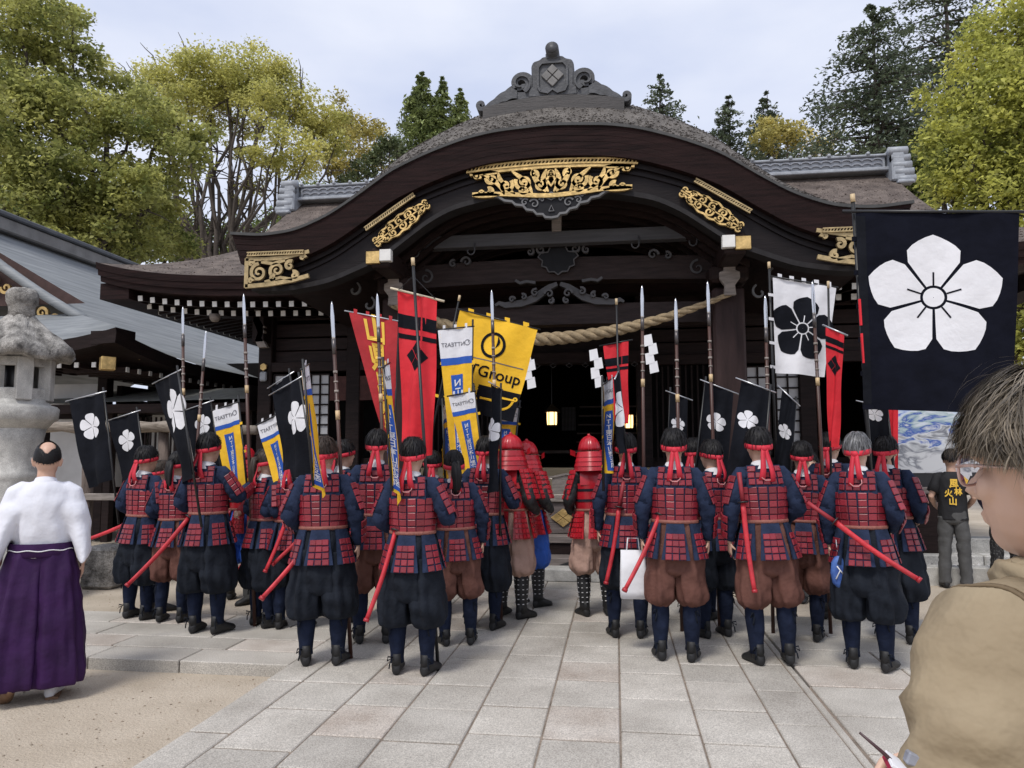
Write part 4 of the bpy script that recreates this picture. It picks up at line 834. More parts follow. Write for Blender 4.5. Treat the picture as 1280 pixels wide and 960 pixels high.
broadleaf('green_tree', 'mid-green leafy tree between cedar and golden cypress', gb(1150, 30), [(1150, 200, 30, 28), (1138, 225, 30, 24), (1165, 180, 31, 24), (1175, 230, 30, 28), (1120, 200, 32, 20), (1190, 200, 31, 30), (1150, 250, 30, 24)], 'mid', .10, 900, 40, .3, .7, .4)
gold_c = [(1255, 40, 21, 36), (1222, 75, 21, 30), (1275, 90, 20, 40), (1205, 110, 21, 30), (1245, 125, 20, 36), (1190, 150, 21, 28), (1230, 170, 20, 38), (1275, 165, 20, 38), (1185, 195, 20.5, 32), (1215, 215, 20, 36), (1260, 215, 20, 36), (1180, 235, 20.5, 30), (1225, 255, 20, 34), (1275, 255, 20, 34), (1300, 130, 20, 45), (1300, 220, 20, 45), (1300, 40, 21, 45), (1255, 300, 20, 40), (1290, 330, 20, 45), (1270, 390, 20, 45), (1300, 430, 20, 45), (1235, 345, 21, 40)]
broadleaf('golden_cypress', 'golden-green feathery cypress behind the big black banner', gb(1265, 20.5), gold_c, 'gold', .065, 1350, 41, .4, .85, .5, hollow=.35)
# ================================================================== PEOPLE
SKIN = M('skin', (.54, .335, .245), .5, .10, 14, .05)
EYED = M('eye_dark', (.02, .015, .015), .3); LIPS = M('lips', (.40, .17, .14), .5)
HAIRB = M('black_hair', (.009, .008, .009), .5, .3, 20, island=.4, spec=.25); HAIRBR = M('brown_hair', (.040, .027, .020), .5, .3, 20, island=.4, spec=.3)
HAIRG = M('grey_hair', (.11, .11, .115), .4, .3, 20, island=.8)
NAVY = M('navy_cotton', (.022, .032, .066), .9, .35, 7, .7, bscale=16, spec=.12)
NAVYD = M('navy_gaiter', (.012, .017, .036), .9, .35, 7, .7, bscale=16, spec=.12)
BLACKH = M('black_hakama', (.014, .017, .024), .85, .3, 6, .75, bscale=13, spec=.12)
BROWNH = M('brown_hakama', (.125, .057, .045), .85, .25, 6, .75, bscale=13, spec=.15)
PINKH = M('beige_hakama', (.40, .255, .205), .8, .15, 6, .7, bscale=13); BLUEH = M('blue_hakama', (.02, .10, .48), .7, .2, 6, .6, bscale=13)
SHOE = M('black_shoe', (.010, .010, .011), .6, .3, 12, .2); WCOL = M('white_collar', (.66, .66, .68), .8, .06, 8)
PLATE = M('red_lacquer_plate', (.215, .016, .027), .36, .22, 5, .08, island=-.28, spec=.55)
REDH = M('red_headband', (.55, .018, .040), .65, .15, 8); REDL = M('bright_red_lacquer', (.42, .014, .024), .28, .2, 5, .05, island=-.2)
BELT = M('salmon_cord', (.24, .085, .065), .7, .25, 30, .3); SCAB = M('scabbard_red', (.50, .024, .036), .5, .3, 9, .15)
POLEB = M('brown_pole', (.060, .024, .017), .4, .35, 3, stretch=(1, 1, .4)); POLEK = M('black_pole', (.011, .011, .012), .4, .2, 6)
CACHE = {}
def cached(key, fn):
    if key not in CACHE: CACHE[key] = fn()
    return CACHE[key]
def ring(z, rx, ry, cx=0, cy=0, n=32, fold=0, kf=9, ph=0, sq=1.0, tilt=0):
    r = []
    for j in range(n):
        a = 2 * math.pi * j / n; c, s = math.cos(a), math.sin(a)
        if sq != 1: c = math.copysign(abs(c) ** sq, c); s = math.copysign(abs(s) ** sq, s)
        q = 1 + fold * (math.sin(kf * a + ph) * .6 + math.sin((kf * 1.7 // 1) * a + ph * 2.1) * .4); r.append(Vector((cx + rx * c * q, cy + ry * s * q, z + tilt * s * ry)))
    return r
def ellipsoid(m, c, r, nu=16, nv=10):
    m.loft([[Vector((c[0] + r[0] * math.sin(t) * math.cos(a), c[1] + r[1] * math.sin(t) * math.sin(a), c[2] + r[2] * math.cos(t))) for a in [2 * math.pi * j / nu for j in range(nu)]] for t in [math.pi * (i + .12) / (nv + .24) for i in range(nv + 1)]])
def finger(m, base, d, n, ln, curl, r):
    pts = [base]; dd = d.normalized(); ax = dd.cross(n).normalized()
    for k in range(3):
        dd = Matrix.Rotation(curl, 3, ax) @ dd; pts.append(pts[-1] + dd * ln * (.42, .32, .26)[k])
    m.tube(pts, [r, r * .97, r * .9, r * .72], 7)
def hand(m, Wp, d, n, thumb, curl=.35, sc=1.0):
    d = d.normalized(); n = (n - d * n.dot(d)).normalized(); l = d.cross(n) * thumb
    rg = []
    for t, w_, h in ((-.01, .026, .02), (.02, .034, .017), (.055, .041, .016), (.09, .040, .013)):
        c = Wp + d * t * sc; rg.append([c + l * math.cos(a) * w_ * sc + n * math.sin(a) * h * sc for a in [2 * math.pi * j / 12 for j in range(12)]])
    m.loft(rg)
    for i, ln in enumerate((.072, .082, .076, .060)):
        finger(m, Wp + d * .085 * sc + l * (1.5 - i) * .0215 * sc, d, n, ln * sc, curl * (1 + .08 * i), .0088 * sc)
    b = Wp + d * .025 * sc + l * .03 * sc; finger(m, b, d * .75 + l * .65 + n * .25, n, .062 * sc, curl * .6, .0105 * sc)
ARMS = {'down': ((.270, -.045, 1.125), (.272, .055, .885), .35, (0, .1, -1)), 'bent': ((.268, -.06, 1.12), (.205, .17, 1.00), .6, (-.3, .9, .0)),
        'hold': ((.300, -.01, 1.13), (.265, .225, 1.13), 1.25, (0, .95, .15)), 'reach': ((.29, .06, 1.16), (.27, .30, 1.24), 1.25, (0, .9, .3))}
def arm_pts(s, pose): e, w_, c, d = ARMS[pose]; return Vector((s * .170, -.012, 1.360)), Vector((s * e[0], e[1], e[2])), Vector((s * w_[0], w_[1], w_[2])), c, Vector((s * d[0], d[1], d[2]))
def remesh(m, voxel, name, smooth=2):
    me = m.mesh(name); o = bpy.data.objects.new('tmp', me); COL.objects.link(o); md = o.modifiers.new('r', 'REMESH'); md.mode = 'VOXEL'; md.voxel_size = voxel
    sm = o.modifiers.new('s', 'SMOOTH'); sm.iterations = smooth; sm.factor = .5
    dg = bpy.context.evaluated_depsgraph_get(); me2 = bpy.data.meshes.new_from_object(o.evaluated_get(dg)); bpy.data.objects.remove(o); bpy.data.meshes.remove(me)
    me2.name = name; me2.polygons.foreach_set('use_smooth', [True] * len(me2.polygons)); return me2
HS = 1.13                                            # head scale about the base of the neck
HSM = Matrix.Translation((0, -.01, 1.455)) @ Matrix.Diagonal((HS, HS, HS, 1)) @ Matrix.Translation((0, .012, -1.475))
def head_parts(m0):
    m = MB(); _head(m); m0.add([HSM @ Vector(v) for v in m.v], m.f)
def _head(m, o=Vector((0, 0, 0))):
    E_ = lambda c, r, *k: ellipsoid(m, (c[0] + o.x, c[1] + o.y, c[2] + o.z), r, *k)
    E_((0, -.008, 1.603), (.076, .096, .098)); E_((0, .030, 1.560), (.062, .066, .088)); E_((0, .052, 1.508), (.034, .036, .030)); E_((0, .035, 1.525), (.054, .052, .040))
    m.tube([Vector((0, .088, 1.598)) + o, Vector((0, .100, 1.578)) + o, Vector((0, .112, 1.560)) + o, Vector((0, .098, 1.553)) + o], [.009, .011, .014, .010], 8)
    for s in (-1, 1):
        E_((s * .030, .078, 1.607), (.026, .016, .010), 10, 6); E_((s * .013, .094, 1.557), (.010, .010, .008), 8, 5); E_((s * .040, .062, 1.565), (.024, .022, .024), 10, 6)
        E_((s * .078, -.008, 1.578), (.011, .020, .031), 10, 8); E_((s * .082, -.016, 1.585), (.010, .012, .022), 8, 6)
    E_((0, .090, 1.530), (.022, .010, .006), 10, 6); E_((0, .088, 1.521), (.020, .010, .006), 10, 6)
def body_mesh(al, ar, legs=True):
    def mk():
        m = MB(); head_parts(m)
        m.tube([(0, -.025, 1.36), (0, -.02, 1.42), (0, -.012, 1.50), (0, -.005, 1.55)], [.075, .064, .060, .058], 14)
        m.loft([ring(z, rx, ry, 0, cy, 24) for z, rx, ry, cy in ((.86, .155, .11, 0), (.95, .16, .115, 0), (1.05, .145, .10, 0), (1.18, .155, .11, 0), (1.30, .17, .115, 0), (1.37, .16, .095, -.01), (1.42, .085, .06, -.02))])
        for s, p in ((-1, al), (1, ar)):
            S, E_, W_, c, d = arm_pts(s, p); m.tube([S + Vector((-s * .04, 0, .0)), S, S.lerp(E_, .5), E_, E_.lerp(W_, .35), W_], [.05, .054, .047, .040, .042, .028], 12)
            n = Vector((-s, 0, 0)) if p in ('down', 'bent') else Vector((-s * .8, .3, 0)); hand(m, W_, d, n, -s if p == 'down' else -s, c)
        for s in (-1, 1):
            m.tube([(s * .085, 0, .92), (s * .10, 0, .75), (s * .115, .012, .48), (s * .125, -.005, .30), (s * .13, -.01, .09)], [.085, .085, .055, .048, .032], 12)
            m.tube([(s * .132, -.03, .05), (s * .138, .03, .05), (s * .15, .09, .035), (s * .158, .13, .03)], [.026, .03, .024, .016], 10)
        me = remesh(m, .0085, 'body'); 
        for mt in (SKIN, EYED, LIPS): me.materials.append(mt)
        co = np.empty(len(me.polygons) * 3); me.polygons.foreach_get('center', co); co = co.reshape(-1, 3); mi = np.zeros(len(co), int)
        hi = np.array(HSM.inverted()); co = co @ hi[:3, :3].T + hi[:3, 3]
        for s in (-1, 1): mi[((co - np.array([s * .032, .082, 1.590])) / np.array([.015, .03, .006])).__pow__(2).sum(1) < 1] = 1
        for s in (-1, 1): mi[((co - np.array([s * .034, .084, 1.613])) / np.array([.022, .03, .004])).__pow__(2).sum(1) < 1] = 1
        mi[((co - np.array([0, .098, 1.526])) / np.array([.021, .03, .009])).__pow__(2).sum(1) < 1] = 2
        me.polygons.foreach_set('material_index', mi); return me
    return cached(('body', al, ar), mk)
def hair_mesh(kind, mat, seed=1, N=420, cen=(0, -.006, 1.603), rad=(.088, .108, .110), lw=.009):
    def mk():
        rs = np.random.RandomState(seed); m = MB()
        tb, tsd, tf = {'short': (112, 88, 60), 'bowl': (112, 96, 64), 'thin': (112, 88, 55), 'pony': (104, 92, 58), 'fade': (108, 84, 52)}[kind]
        def tmax(a):                       # a: 90 deg = front (+y)
            s = math.sin(a); return R(tsd + (tf - tsd) * max(0, s) ** 1.2 + (tb - tsd) * max(0, -s) ** .8)
        def P(t, a, lift): return Vector((cen[0] + (rad[0] + lift) * math.sin(t) * math.cos(a), cen[1] + (rad[1] + lift) * math.sin(t) * math.sin(a), cen[2] + (rad[2] + lift) * math.cos(t)))
        nu = 28; rings = []
        for i in range(1, 13): rings.append([P(tmax(2 * math.pi * j / nu) * i / 12, 2 * math.pi * j / nu, -.004 - (.008 if i == 12 else 0) + .004 * rs.randn()) for j in range(nu)])
        m.loft(rings, True)
        for _ in range(N):
            a = rs.rand() * 6.28; tm = tmax(a); t0 = rs.uniform(.06, .92) * tm; dt = R(rs.uniform(28, 52)); t1 = min(t0 + dt, tm + R(9)); da = rs.normal(0, .13); w0 = rs.uniform(.5, 1.2) * lw; L_, Rr = [], []
            l0 = rs.uniform(-.001, .004); l1 = (rs.uniform(.002, .007) if rs.rand() < .7 else rs.uniform(.007, .017)) * (1.0 if kind != 'pony' else .4)
            for k in range(5):
                f = k / 4; t = t0 + (t1 - t0) * f; aa = a + da * f; lf = l0 + (l1 - l0) * math.sin(f * 2.2); wd = w0 * (1 - f ** 2 * .9) / max(.03, rad[0] * math.sin(t)); L_.append(P(t, aa - wd / 2, lf)); Rr.append(P(t, aa + wd / 2, lf)); 
            mid = [(l_ + r_) / 2 + ((l_ + r_) / 2 - Vector(cen)).normalized() * w0 * .22 for l_, r_ in zip(L_, Rr)]
            v = []; f_ = []
            for k in range(5): v += [L_[k], mid[k], Rr[k]]
            for k in range(4): f_ += [(3 * k, 3 * k + 1, 3 * k + 4, 3 * k + 3), (3 * k + 1, 3 * k + 2, 3 * k + 5, 3 * k + 4)]
            m.add(v, f_)
        if kind == 'pony':
            for k in range(9):
                o = rs.randn(3) * .010; m.tube([Vector((o[0], -.105, 1.615 + o[2])), Vector((o[0] * 1.5, -.150, 1.60 + o[2])), Vector((o[0] * 2, -.158 + o[1], 1.52)), Vector((o[0] * 1.8, -.150 + o[1], 1.42)), Vector((o[0] * .6, -.140, 1.36))], [.012, .02, .020, .016, .003], 7)
        me = m.mesh('hair', mat, True, xf=HSM); return me
    return cached(('hair', kind, mat.name, seed, N), mk)
def plate_unit():
    m = MB(); rows = [(-.5, -.5), (.5, -.5), (.5, .5), (-.5, .5)]
    v = [(x, 0, z) for x, z in rows] + [(x, .006, z) for x, z in rows] + [(x * .82, .0095, z * .80) for x, z in rows]
    return m.add(v, [(0, 1, 5, 4), (1, 2, 6, 5), (2, 3, 7, 6), (3, 0, 4, 7), (4, 5, 9, 8), (5, 6, 10, 9), (6, 7, 11, 10), (7, 4, 8, 11), (8, 9, 10, 11)]).mesh('armour_plate', PLATE)
PU = plate_unit()
PUR = PU.copy(); PUR.materials.clear(); PUR.materials.append(REDL)
def put_plate(parent, root_rz, root_loc, pos, nrm, up, w_, h, name='armour_plate', mesh=None, cull=True):
    nrm = nrm.normalized(); up = (up - nrm * up.dot(nrm)).normalized(); x = nrm.cross(up) * -1; 
    if cull:
        wn = Matrix.Rotation(root_rz, 3, 'Z') @ nrm; wp = root_loc + Matrix.Rotation(root_rz, 3, 'Z') @ pos; vd = Vector((0, 0, CAM_H)) - wp; vd.z = 0; vd.normalize(); wn2 = Vector((wn.x, wn.y, 0))
        if wn2.length > .2 and wn2.normalized().dot(vd) < -.30: return
    tw = random.uniform(-.035, .035); up = (up + x * tw).normalized(); x = nrm.cross(up) * -1; w_ *= random.uniform(.95, 1.03); h *= random.uniform(.94, 1.04)
    o = bpy.data.objects.new(name, mesh or PU); COL.objects.link(o); o.parent = parent
    o.matrix_local = Matrix(((x.x * w_, nrm.x, up.x * h, pos.x), (x.y * w_, nrm.y, up.y * h, pos.y), (x.z * w_, nrm.z, up.z * h, pos.z), (0, 0, 0, 1)))
def sleeve_mesh(al, ar, mat, r=(.062, .070, .067, .060, .050, .043)):
    def mk():
        m = MB(); ph = 0
        m.loft([ring(z, rx, ry, 0, cy, 28, .012, 7, z * 9) for z, rx, ry, cy in ((.98, .165, .12, 0), (1.1, .165, .122, 0), (1.25, .18, .13, 0), (1.34, .182, .118, -.005), (1.395, .155, .095, -.012), (1.43, .10, .075, -.02), (1.445, .075, .065, -.018))])
        for s, p in ((-1, al), (1, ar)):
            S, E_, W_, c, d = arm_pts(s, p); pts = [S + Vector((-s * .06, 0, .005)), S]; rr = [r[0], r[1]]
            for q in range(1, 13): pts.append(S.lerp(E_, q / 12)); rr.append(r[1] + (r[2] - r[1]) * q / 12)
            for q in range(1, 11): pts.append(E_.lerp(W_, q / 10 * .96)); rr.append(r[2] + (r[5] - r[2]) * q / 10)
            m.tube(pts, rr, 20, fold=lambda t, a: .05 * math.sin(3 * a + t * 19) + .07 * math.sin(t * 46 + 2.5 * math.cos(a + 1)) * (t > .15) + .04 * math.sin(5 * a - t * 60))
        return m.mesh('sleeves', mat, True)
    return cached(('sleeve', al, ar, mat.name), mk)
from mathutils import noise as NZ
def cloth(rings, amp=.012, seed=0, sub=5, fz=3.2, fx=11.0):
    # refine rings along the garment (smooth interpolation), then press soft creases into them
    k = len(rings); n = len(rings[0]); out_ = []
    for i in range(k - 1):
        p0 = rings[max(i - 1, 0)]; p1 = rings[i]; p2 = rings[i + 1]; p3 = rings[min(i + 2, k - 1)]
        for q in range(sub if i < k - 2 else sub + 1):
            t = q / sub; out_.append([((p1[j] * 2) + (p2[j] - p0[j]) * t + (p0[j] * 2 - p1[j] * 5 + p2[j] * 4 - p3[j]) * t * t + (p1[j] * 3 - p0[j] - p2[j] * 3 + p3[j]) * t ** 3) * .5 for j in range(n)])
    for rg in out_:
        c = sum(rg, Vector()) / n
        for j in range(n):
            p = rg[j]; d = p - c; d.z = 0; ln = d.length or 1; d /= ln
            r1 = 1 - abs(NZ.noise(Vector((p.x * fx, p.y * fx, p.z * fz + seed * 3.1)))) * 2.2; r2 = NZ.noise(Vector((p.x * 5 + p.z * 7, p.y * 5, p.z * 9 + seed)))
            rg[j] = p + d * amp * (r1 * 1.0 + r2 * .9)
    return out_
def hakama_mesh(kind, mat, seed=0):
    def mk():
        m = MB(); ph = seed * 1.7; AMP = {'baggy': .019, 'wide': .022, 'long': .013}[kind]
        if kind == 'baggy':
            m.loft(cloth([ring(z, rx, ry, 0, cy, 72, f, 13, ph + z * 2) for z, rx, ry, cy, f in ((1.02, .165, .125, 0, 0), (.92, .19, .15, 0, .02), (.82, .215, .165, -.005, .03), (.72, .205, .155, -.01, .05), (.66, .185, .14, -.01, .06), (.62, .12, .08, -.01, .04))], AMP, seed))
            for s in (-1, 1):
                m.loft(cloth([ring(z, rx, ry, s * cx, cy, 64, f, 8, ph + s + z * 6, tilt=.12 * math.sin(z * 30)) for z, rx, ry, cx, cy, f in ((.88, .10, .14, .10, 0, .02), (.76, .115, .155, .105, 0, .04), (.64, .122, .150, .115, 0, .05), (.55, .128, .148, .12, 0, .06), (.48, .126, .142, .125, -.005, .07), (.435, .105, .118, .125, -.005, .08), (.405, .075, .082, .125, -.003, .07), (.39, .06, .065, .125, 0, .04))], AMP, seed))
        elif kind == 'wide':
            m.loft(cloth([ring(z, rx, ry, 0, cy, 80, f, 11, ph + z) for z, rx, ry, cy, f in ((1.02, .165, .125, 0, 0), (.92, .20, .155, 0, .02), (.82, .23, .175, 0, .035), (.70, .235, .18, -.005, .07), (.60, .24, .18, -.005, .08), (.54, .21, .15, 0, .08), (.52, .12, .08, 0, .06))], AMP, seed))
            for s in (-1, 1):
                m.loft(cloth([ring(z, rx, ry, s * cx, cy, 64, f, 7, ph + s * 2 + z * 3, tilt=.10 * math.sin(z * 22 + s)) for z, rx, ry, cx, cy, f in ((.86, .11, .15, .11, 0, .02), (.70, .128, .174, .118, 0, .07), (.56, .137, .182, .128, 0, .09), (.46, .142, .180, .134, 0, .10), (.395, .136, .168, .134, 0, .11), (.36, .112, .13, .135, 0, .09), (.35, .07, .08, .13, 0, .05))], AMP, seed))
        elif kind == 'long':
            for s in (-1, 1):
                m.loft(cloth([ring(z, rx, ry, s * cx, cy, 80, f, 9, ph + s * 2, sq=.8) for z, rx, ry, cx, cy, f in ((1.02, .14, .13, .04, 0, 0), (.92, .15, .15, .07, 0, .03), (.75, .17, .18, .09, 0, .06), (.55, .19, .20, .10, 0, .08), (.35, .205, .215, .11, 0, .09), (.12, .215, .225, .115, 0, .10), (.115, .16, .17, .115, 0, .08))], AMP, seed))
        return m.mesh('hakama', mat, True)
    return cached(('hak', kind, mat.name, seed), mk)
def gaiter_mesh(mat, dots=False):
    def mk():
        m = MB()
        for s in (-1, 1): m.loft([ring(z, r, r * 1.08, s * .128, cy, 20, .03, 5, z * 40) for z, r, cy in ((.44, .066, .004), (.40, .072, 0), (.33, .074, -.008), (.25, .069, -.012), (.17, .058, -.012), (.12, .054, -.012), (.085, .057, -.008))])
        return m.mesh('gaiters', mat, True)
    return cached(('gai', mat.name), mk)
def shoe_mesh(s):
    def mk():
        m = MB(); rg = []
        for y, w_, h, z in ((-.088, .016, .025, .035), (-.075, .036, .042, .045), (-.03, .044, .075, .075), (.02, .046, .062, .062), (.07, .050, .042, .044), (.12, .051, .033, .034), (.16, .042, .026, .027), (.185, .018, .016, .019)):
            rg.append([Vector((math.cos(a) * w_, y, max(.0, z + math.sin(a) * h))) for a in [2 * math.pi * j / 16 for j in range(16)]])
        m.loft(rg); m.loft([ring(z, .046, .056, 0, -.028, 16) for z in (.06, .11, .155)]); return m.mesh('shoe', SHOE, True, xf=Matrix.Translation((s * .132, .005, 0)) @ Matrix.Rotation(-s * .22, 4, 'Z'))
    return cached(('shoe', s), mk)
def tie_mesh(s, z):
    def mk():
        m = MB(); x = s * .15; m.tube([(x, -.068, z), (x + s * .025, -.10, z + .012), (x + s * .035, -.095, z - .02), (x + s * .004, -.076, z - .004), (x + s * .012, -.095, z - .04), (x + s * .02, -.09, z - .075)], .006, 5)
        return m.mesh('gaiter_tie', BLACKH, True)
    return cached(('tie', s, z), mk)
def headband_mesh(seed):
    def mk():
        rs = np.random.RandomState(seed); m = MB()
        rg = [[Vector((.0915 * math.cos(a) * k, .1105 * math.sin(a) * k - .005, 1.588 + .020 * math.sin(a) + dz)) for a in [2 * math.pi * j / 28 for j in range(28)]] for dz, k in ((-.017, 1.0), (-.016, 1.05), (0, 1.065), (.016, 1.05), (.017, .99))]
        m.loft(rg, False); ellipsoid(m, (0, -.118, 1.565), (.026, .018, .022), 10, 6)
        for s in (-1, 1):
            sp = rs.uniform(.015, .045); ln = rs.uniform(.15, .22); wv = rs.uniform(.01, .03); n = 8; v = []
            for k in range(n + 1):
                t = k / n; c = Vector((s * (.008 + sp * t ** .8), -.122 - .035 * math.sin(t * 2.6) + wv * math.sin(t * 6) * .4, 1.562 - ln * t)); w_ = .015 + .006 * t; tw = s * .4 * t
                u = Vector((math.cos(tw), math.sin(tw), 0)); v += [c - u * w_ + Vector((0, .002, 0)), c + u * w_ + Vector((0, .002, 0)), c + u * w_ - Vector((0, .004, 0)), c - u * w_ - Vector((0, .004, 0))]
            f = [(0, 3, 2, 1), (4 * n, 4 * n + 1, 4 * n + 2, 4 * n + 3)]
            for k in range(n):
                for j in range(4): a = 4 * k + j; b = 4 * k + (j + 1) % 4; f.append((a, b, b + 4, a + 4))
            m.add(v, f)
        return m.mesh('headband', REDH, True, xf=HSM)
    return cached(('hb', seed), mk)
def collar_mesh(mat):
    def mk():
        m = MB(); m.loft([ring(z, r, r * .98, 0, cy, 24, 0, 1, 0, 1, t) for z, r, cy, t in ((1.395, .105, -.02, -.15), (1.43, .082, -.018, -.2), (1.458, .070, -.012, -.25), (1.456, .064, -.010, -.25), (1.42, .07, -.015, -.2))], False); return m.mesh('collar', mat, True)
    return cached(('col', mat.name), mk)
CU = lambda z: (interp(z, [1.02, 1.12, 1.29], [.178, .190, .205]), interp(z, [1.02, 1.12, 1.29], [.134, .144, .150]))
def cuirass_mesh(mat):
    def mk():
        m = MB(); m.loft([ring(z, CU(z)[0], CU(z)[1], 0, 0, 36) for z in (1.02, 1.08, 1.15, 1.22, 1.285)], False)
        for sy in (-1, 1):
            top = 1.435 if sy < 0 else 1.38
            def bib(u, v):
                z = 1.27 + (top - 1.27) * v; x = (u * 2 - 1) * (.150 - .012 * v); y = sy * (.150 * math.sqrt(max(0, 1 - (x / .24) ** 2)) - (.052 if sy < 0 else .06) * v ** 1.6); return (x, y, z)
            m.grid(bib, 10, 6)
        for s in (-1, 1):
            m.grid(lambda u, v: (s * (.082 + .058 * u), -.10 + .20 * v, 1.428 + .022 * math.sin(v * 3.14) - .05 * v - .02 * u), 3, 8)
        return m.mesh('cuirass', mat, True)
    return cached(('cui', mat.name), mk)
KUS = [0, 58, 116, 180, 244, 302]
def tas_pos(a, v):                                   # a: angle from the back (-y); v: 0 top .. 1 hem
    rx = .198 + .078 * v; ry = .160 + .078 * v; return Vector((math.sin(a) * rx, -math.cos(a) * ry, 1.015 - .255 * v))
def tasset_mesh(mat, a0, hw=.43):
    def mk():
        m = MB(); m.grid(lambda u, v: tas_pos(a0 + (u * 2 - 1) * hw * (.85 + .15 * v), v * 1.0), 6, 6); m.grid(lambda u, v: tas_pos(a0 + (u * 2 - 1) * hw * (.85 + .15 * v), v * 1.0) - Vector((math.sin(a0), -math.cos(a0), 0)) * .008, 6, 6); return m.mesh('tasset', mat, True)
    return cached(('tas', mat.name, round(a0, 2)), mk)
def cord_mesh():
    def mk():
        m = MB(); m.tube([(-.04, -.150, 1.39), (-.045, -.165, 1.345), (-.02, -.170, 1.325), (.02, -.170, 1.325), (.045, -.165, 1.345), (.04, -.150, 1.39)], .005, 5); return m.mesh('cord_loop', M('pink_cord', (.55, .25, .25), .6), True)
    return cached(('cord',), mk)
def belt_mesh(mat):
    def mk():
        m = MB(); m.loft([ring(z, .192 + d, .148 + d, 0, 0, 32) for z, d in ((1.012, 0), (1.016, .006), (1.026, .008), (1.036, .006), (1.04, 0))], False); return m.mesh('belt', mat, True)
    return cached(('belt', mat.name), mk)
def gz(p): return -.09 if ((p.x < -2.37 and not 5.27 < p.y < 6.84) or (p.x > 1.23 and p.y > 7.45) or p.y > 9.05) else 0.0
def person_root(label, loc, rz, H, cat='person', group=None):
    loc = Vector((loc.x, loc.y, gz(loc))); r = empty('person', loc, rz, label, cat, group); k = H / 1.722; r.scale = (k * random.uniform(.87, .94), k * .93, k); r.rotation_euler = (random.uniform(-.03, .02), random.uniform(-.028, .028), rz); return r
SOLD = {}
GRP = 'soldiers in red plate armour'
def soldier(key, label, px, py, head, rz, hak, arms=('bent', 'bent'), hair='short', hmat=None, seed=1, Y=None, collar=True):
    g = G(px, py); 
    if Y: p = W(px, 567, Y); g = Vector((p.x, Y, 0))
    H = W(px, head, g.y).z; H = max(1.55, min(1.85, H)); rz = R(rz); r = person_root(label, g, rz, H, 'person', GRP); k = H / 1.722; SOLD[key] = (r, g, k, rz)
    link('body', body_mesh(*arms), r); link('hair', hair_mesh(hair, hmat or HAIRB, seed % 4), r); link('headband', headband_mesh(seed % 5), r)
    link('sleeves', sleeve_mesh(*arms, NAVY), r); link('collar', collar_mesh(WCOL if collar else NAVY), r)
    link('hakama', hakama_mesh(*{'brown': ('baggy', BROWNH), 'black': ('wide', BLACKH), 'darkbaggy': ('baggy', BLACKH)}[hak], seed % 3), r)
    link('gaiters', gaiter_mesh(NAVYD), r); [link('gaiter_tie', tie_mesh(q, zz), r) for q in (-1, 1) for zz in (.37, .13)]
    for s in (-1, 1): link('shoe', shoe_mesh(s), r)
    link('belt', belt_mesh(BELT), r); link('cord_loop', cord_mesh(), r)
    cu = link('cuirass', cuirass_mesh(NAVY), r); PP = lambda par, pos, n, up, w_, h, nm='armour_plate': put_plate(par, rz, g, pos, n, up, w_, h, nm)
    for j in range(5):
        z = 1.052 + j * .0505; rx, ry = CU(z)
        for i in range(16):
            a = (i + .5) / 16 * 2 * math.pi; pos = Vector((math.sin(a) * rx, -math.cos(a) * ry, z)); n = Vector((math.sin(a) / rx, -math.cos(a) / ry, 0)); PP(cu, pos, n, Vector((0, 0, 1)), .0655 if abs(math.cos(a)) > .5 else .057, .0455)
    for j, z in enumerate((1.315, 1.362, 1.408)):
        v = (z - 1.27) / .165
        for i in range(5 if j < 2 else 2):
            x = (-.114 + .057 * i) if j < 2 else (-.105 + .21 * i); y = -(.150 * math.sqrt(1 - (x / .24) ** 2) - .052 * v ** 1.6); PP(cu, Vector((x, y - .002, z)), Vector((x * .9, -.17 + .02 * 0, .02 + .06 * v)), Vector((0, 0, 1)), .052 if j < 2 else .062, .041)
    for ka in KUS:
        a0 = R(ka); ts_ = link('tasset', tasset_mesh(NAVY, a0), r)
        for j in range(4):
            v = .36 + j * .185
            for i in range(2 if ka not in (0, 180) else 3):
                nn = 2 if ka not in (0, 180) else 3; a = a0 + (i - (nn - 1) / 2) * (.30 if nn == 2 else .215); pos = tas_pos(a, v); PP(ts_, pos, Vector((math.sin(a), -math.cos(a), .28)), Vector((0, 0, 1)), .058 if nn == 2 else .050, .041)
    for s, p in ((-1, arms[0]), (1, arms[1])):
        S, E_, W_, c, d = arm_pts(s, p); sg = link('sleeve_guard', cached(('sg', s, p), lambda: MB().tube([S.lerp(E_, .18) + Vector((s * .014, 0, 0)), S.lerp(E_, .9) + Vector((s * .012, 0, 0))], [.070, .069], 14).mesh('sleeve_guard', NAVY, True)), r)
        for (a_, b_, fr, rr) in ((S, E_, (.22, .44, .66, .88), .0775), (E_, W_, (.25, .5, .75), .068)):
            ax = (a_ - b_).normalized(); o_ = Vector((s, -.25, 0)); o_ = (o_ - ax * o_.dot(ax)).normalized(); t_ = ax.cross(o_)
            for f in fr:
                for q in (-.36, .36):
                    n = o_ * math.cos(q) + t_ * math.sin(q); PP(sg, a_.lerp(b_, f) + n * (rr - .02 * (f - .5) * (rr < .07)) + Vector((s * .010, 0, 0)) * (rr > .08), n, ax, .052, .05)
    return r
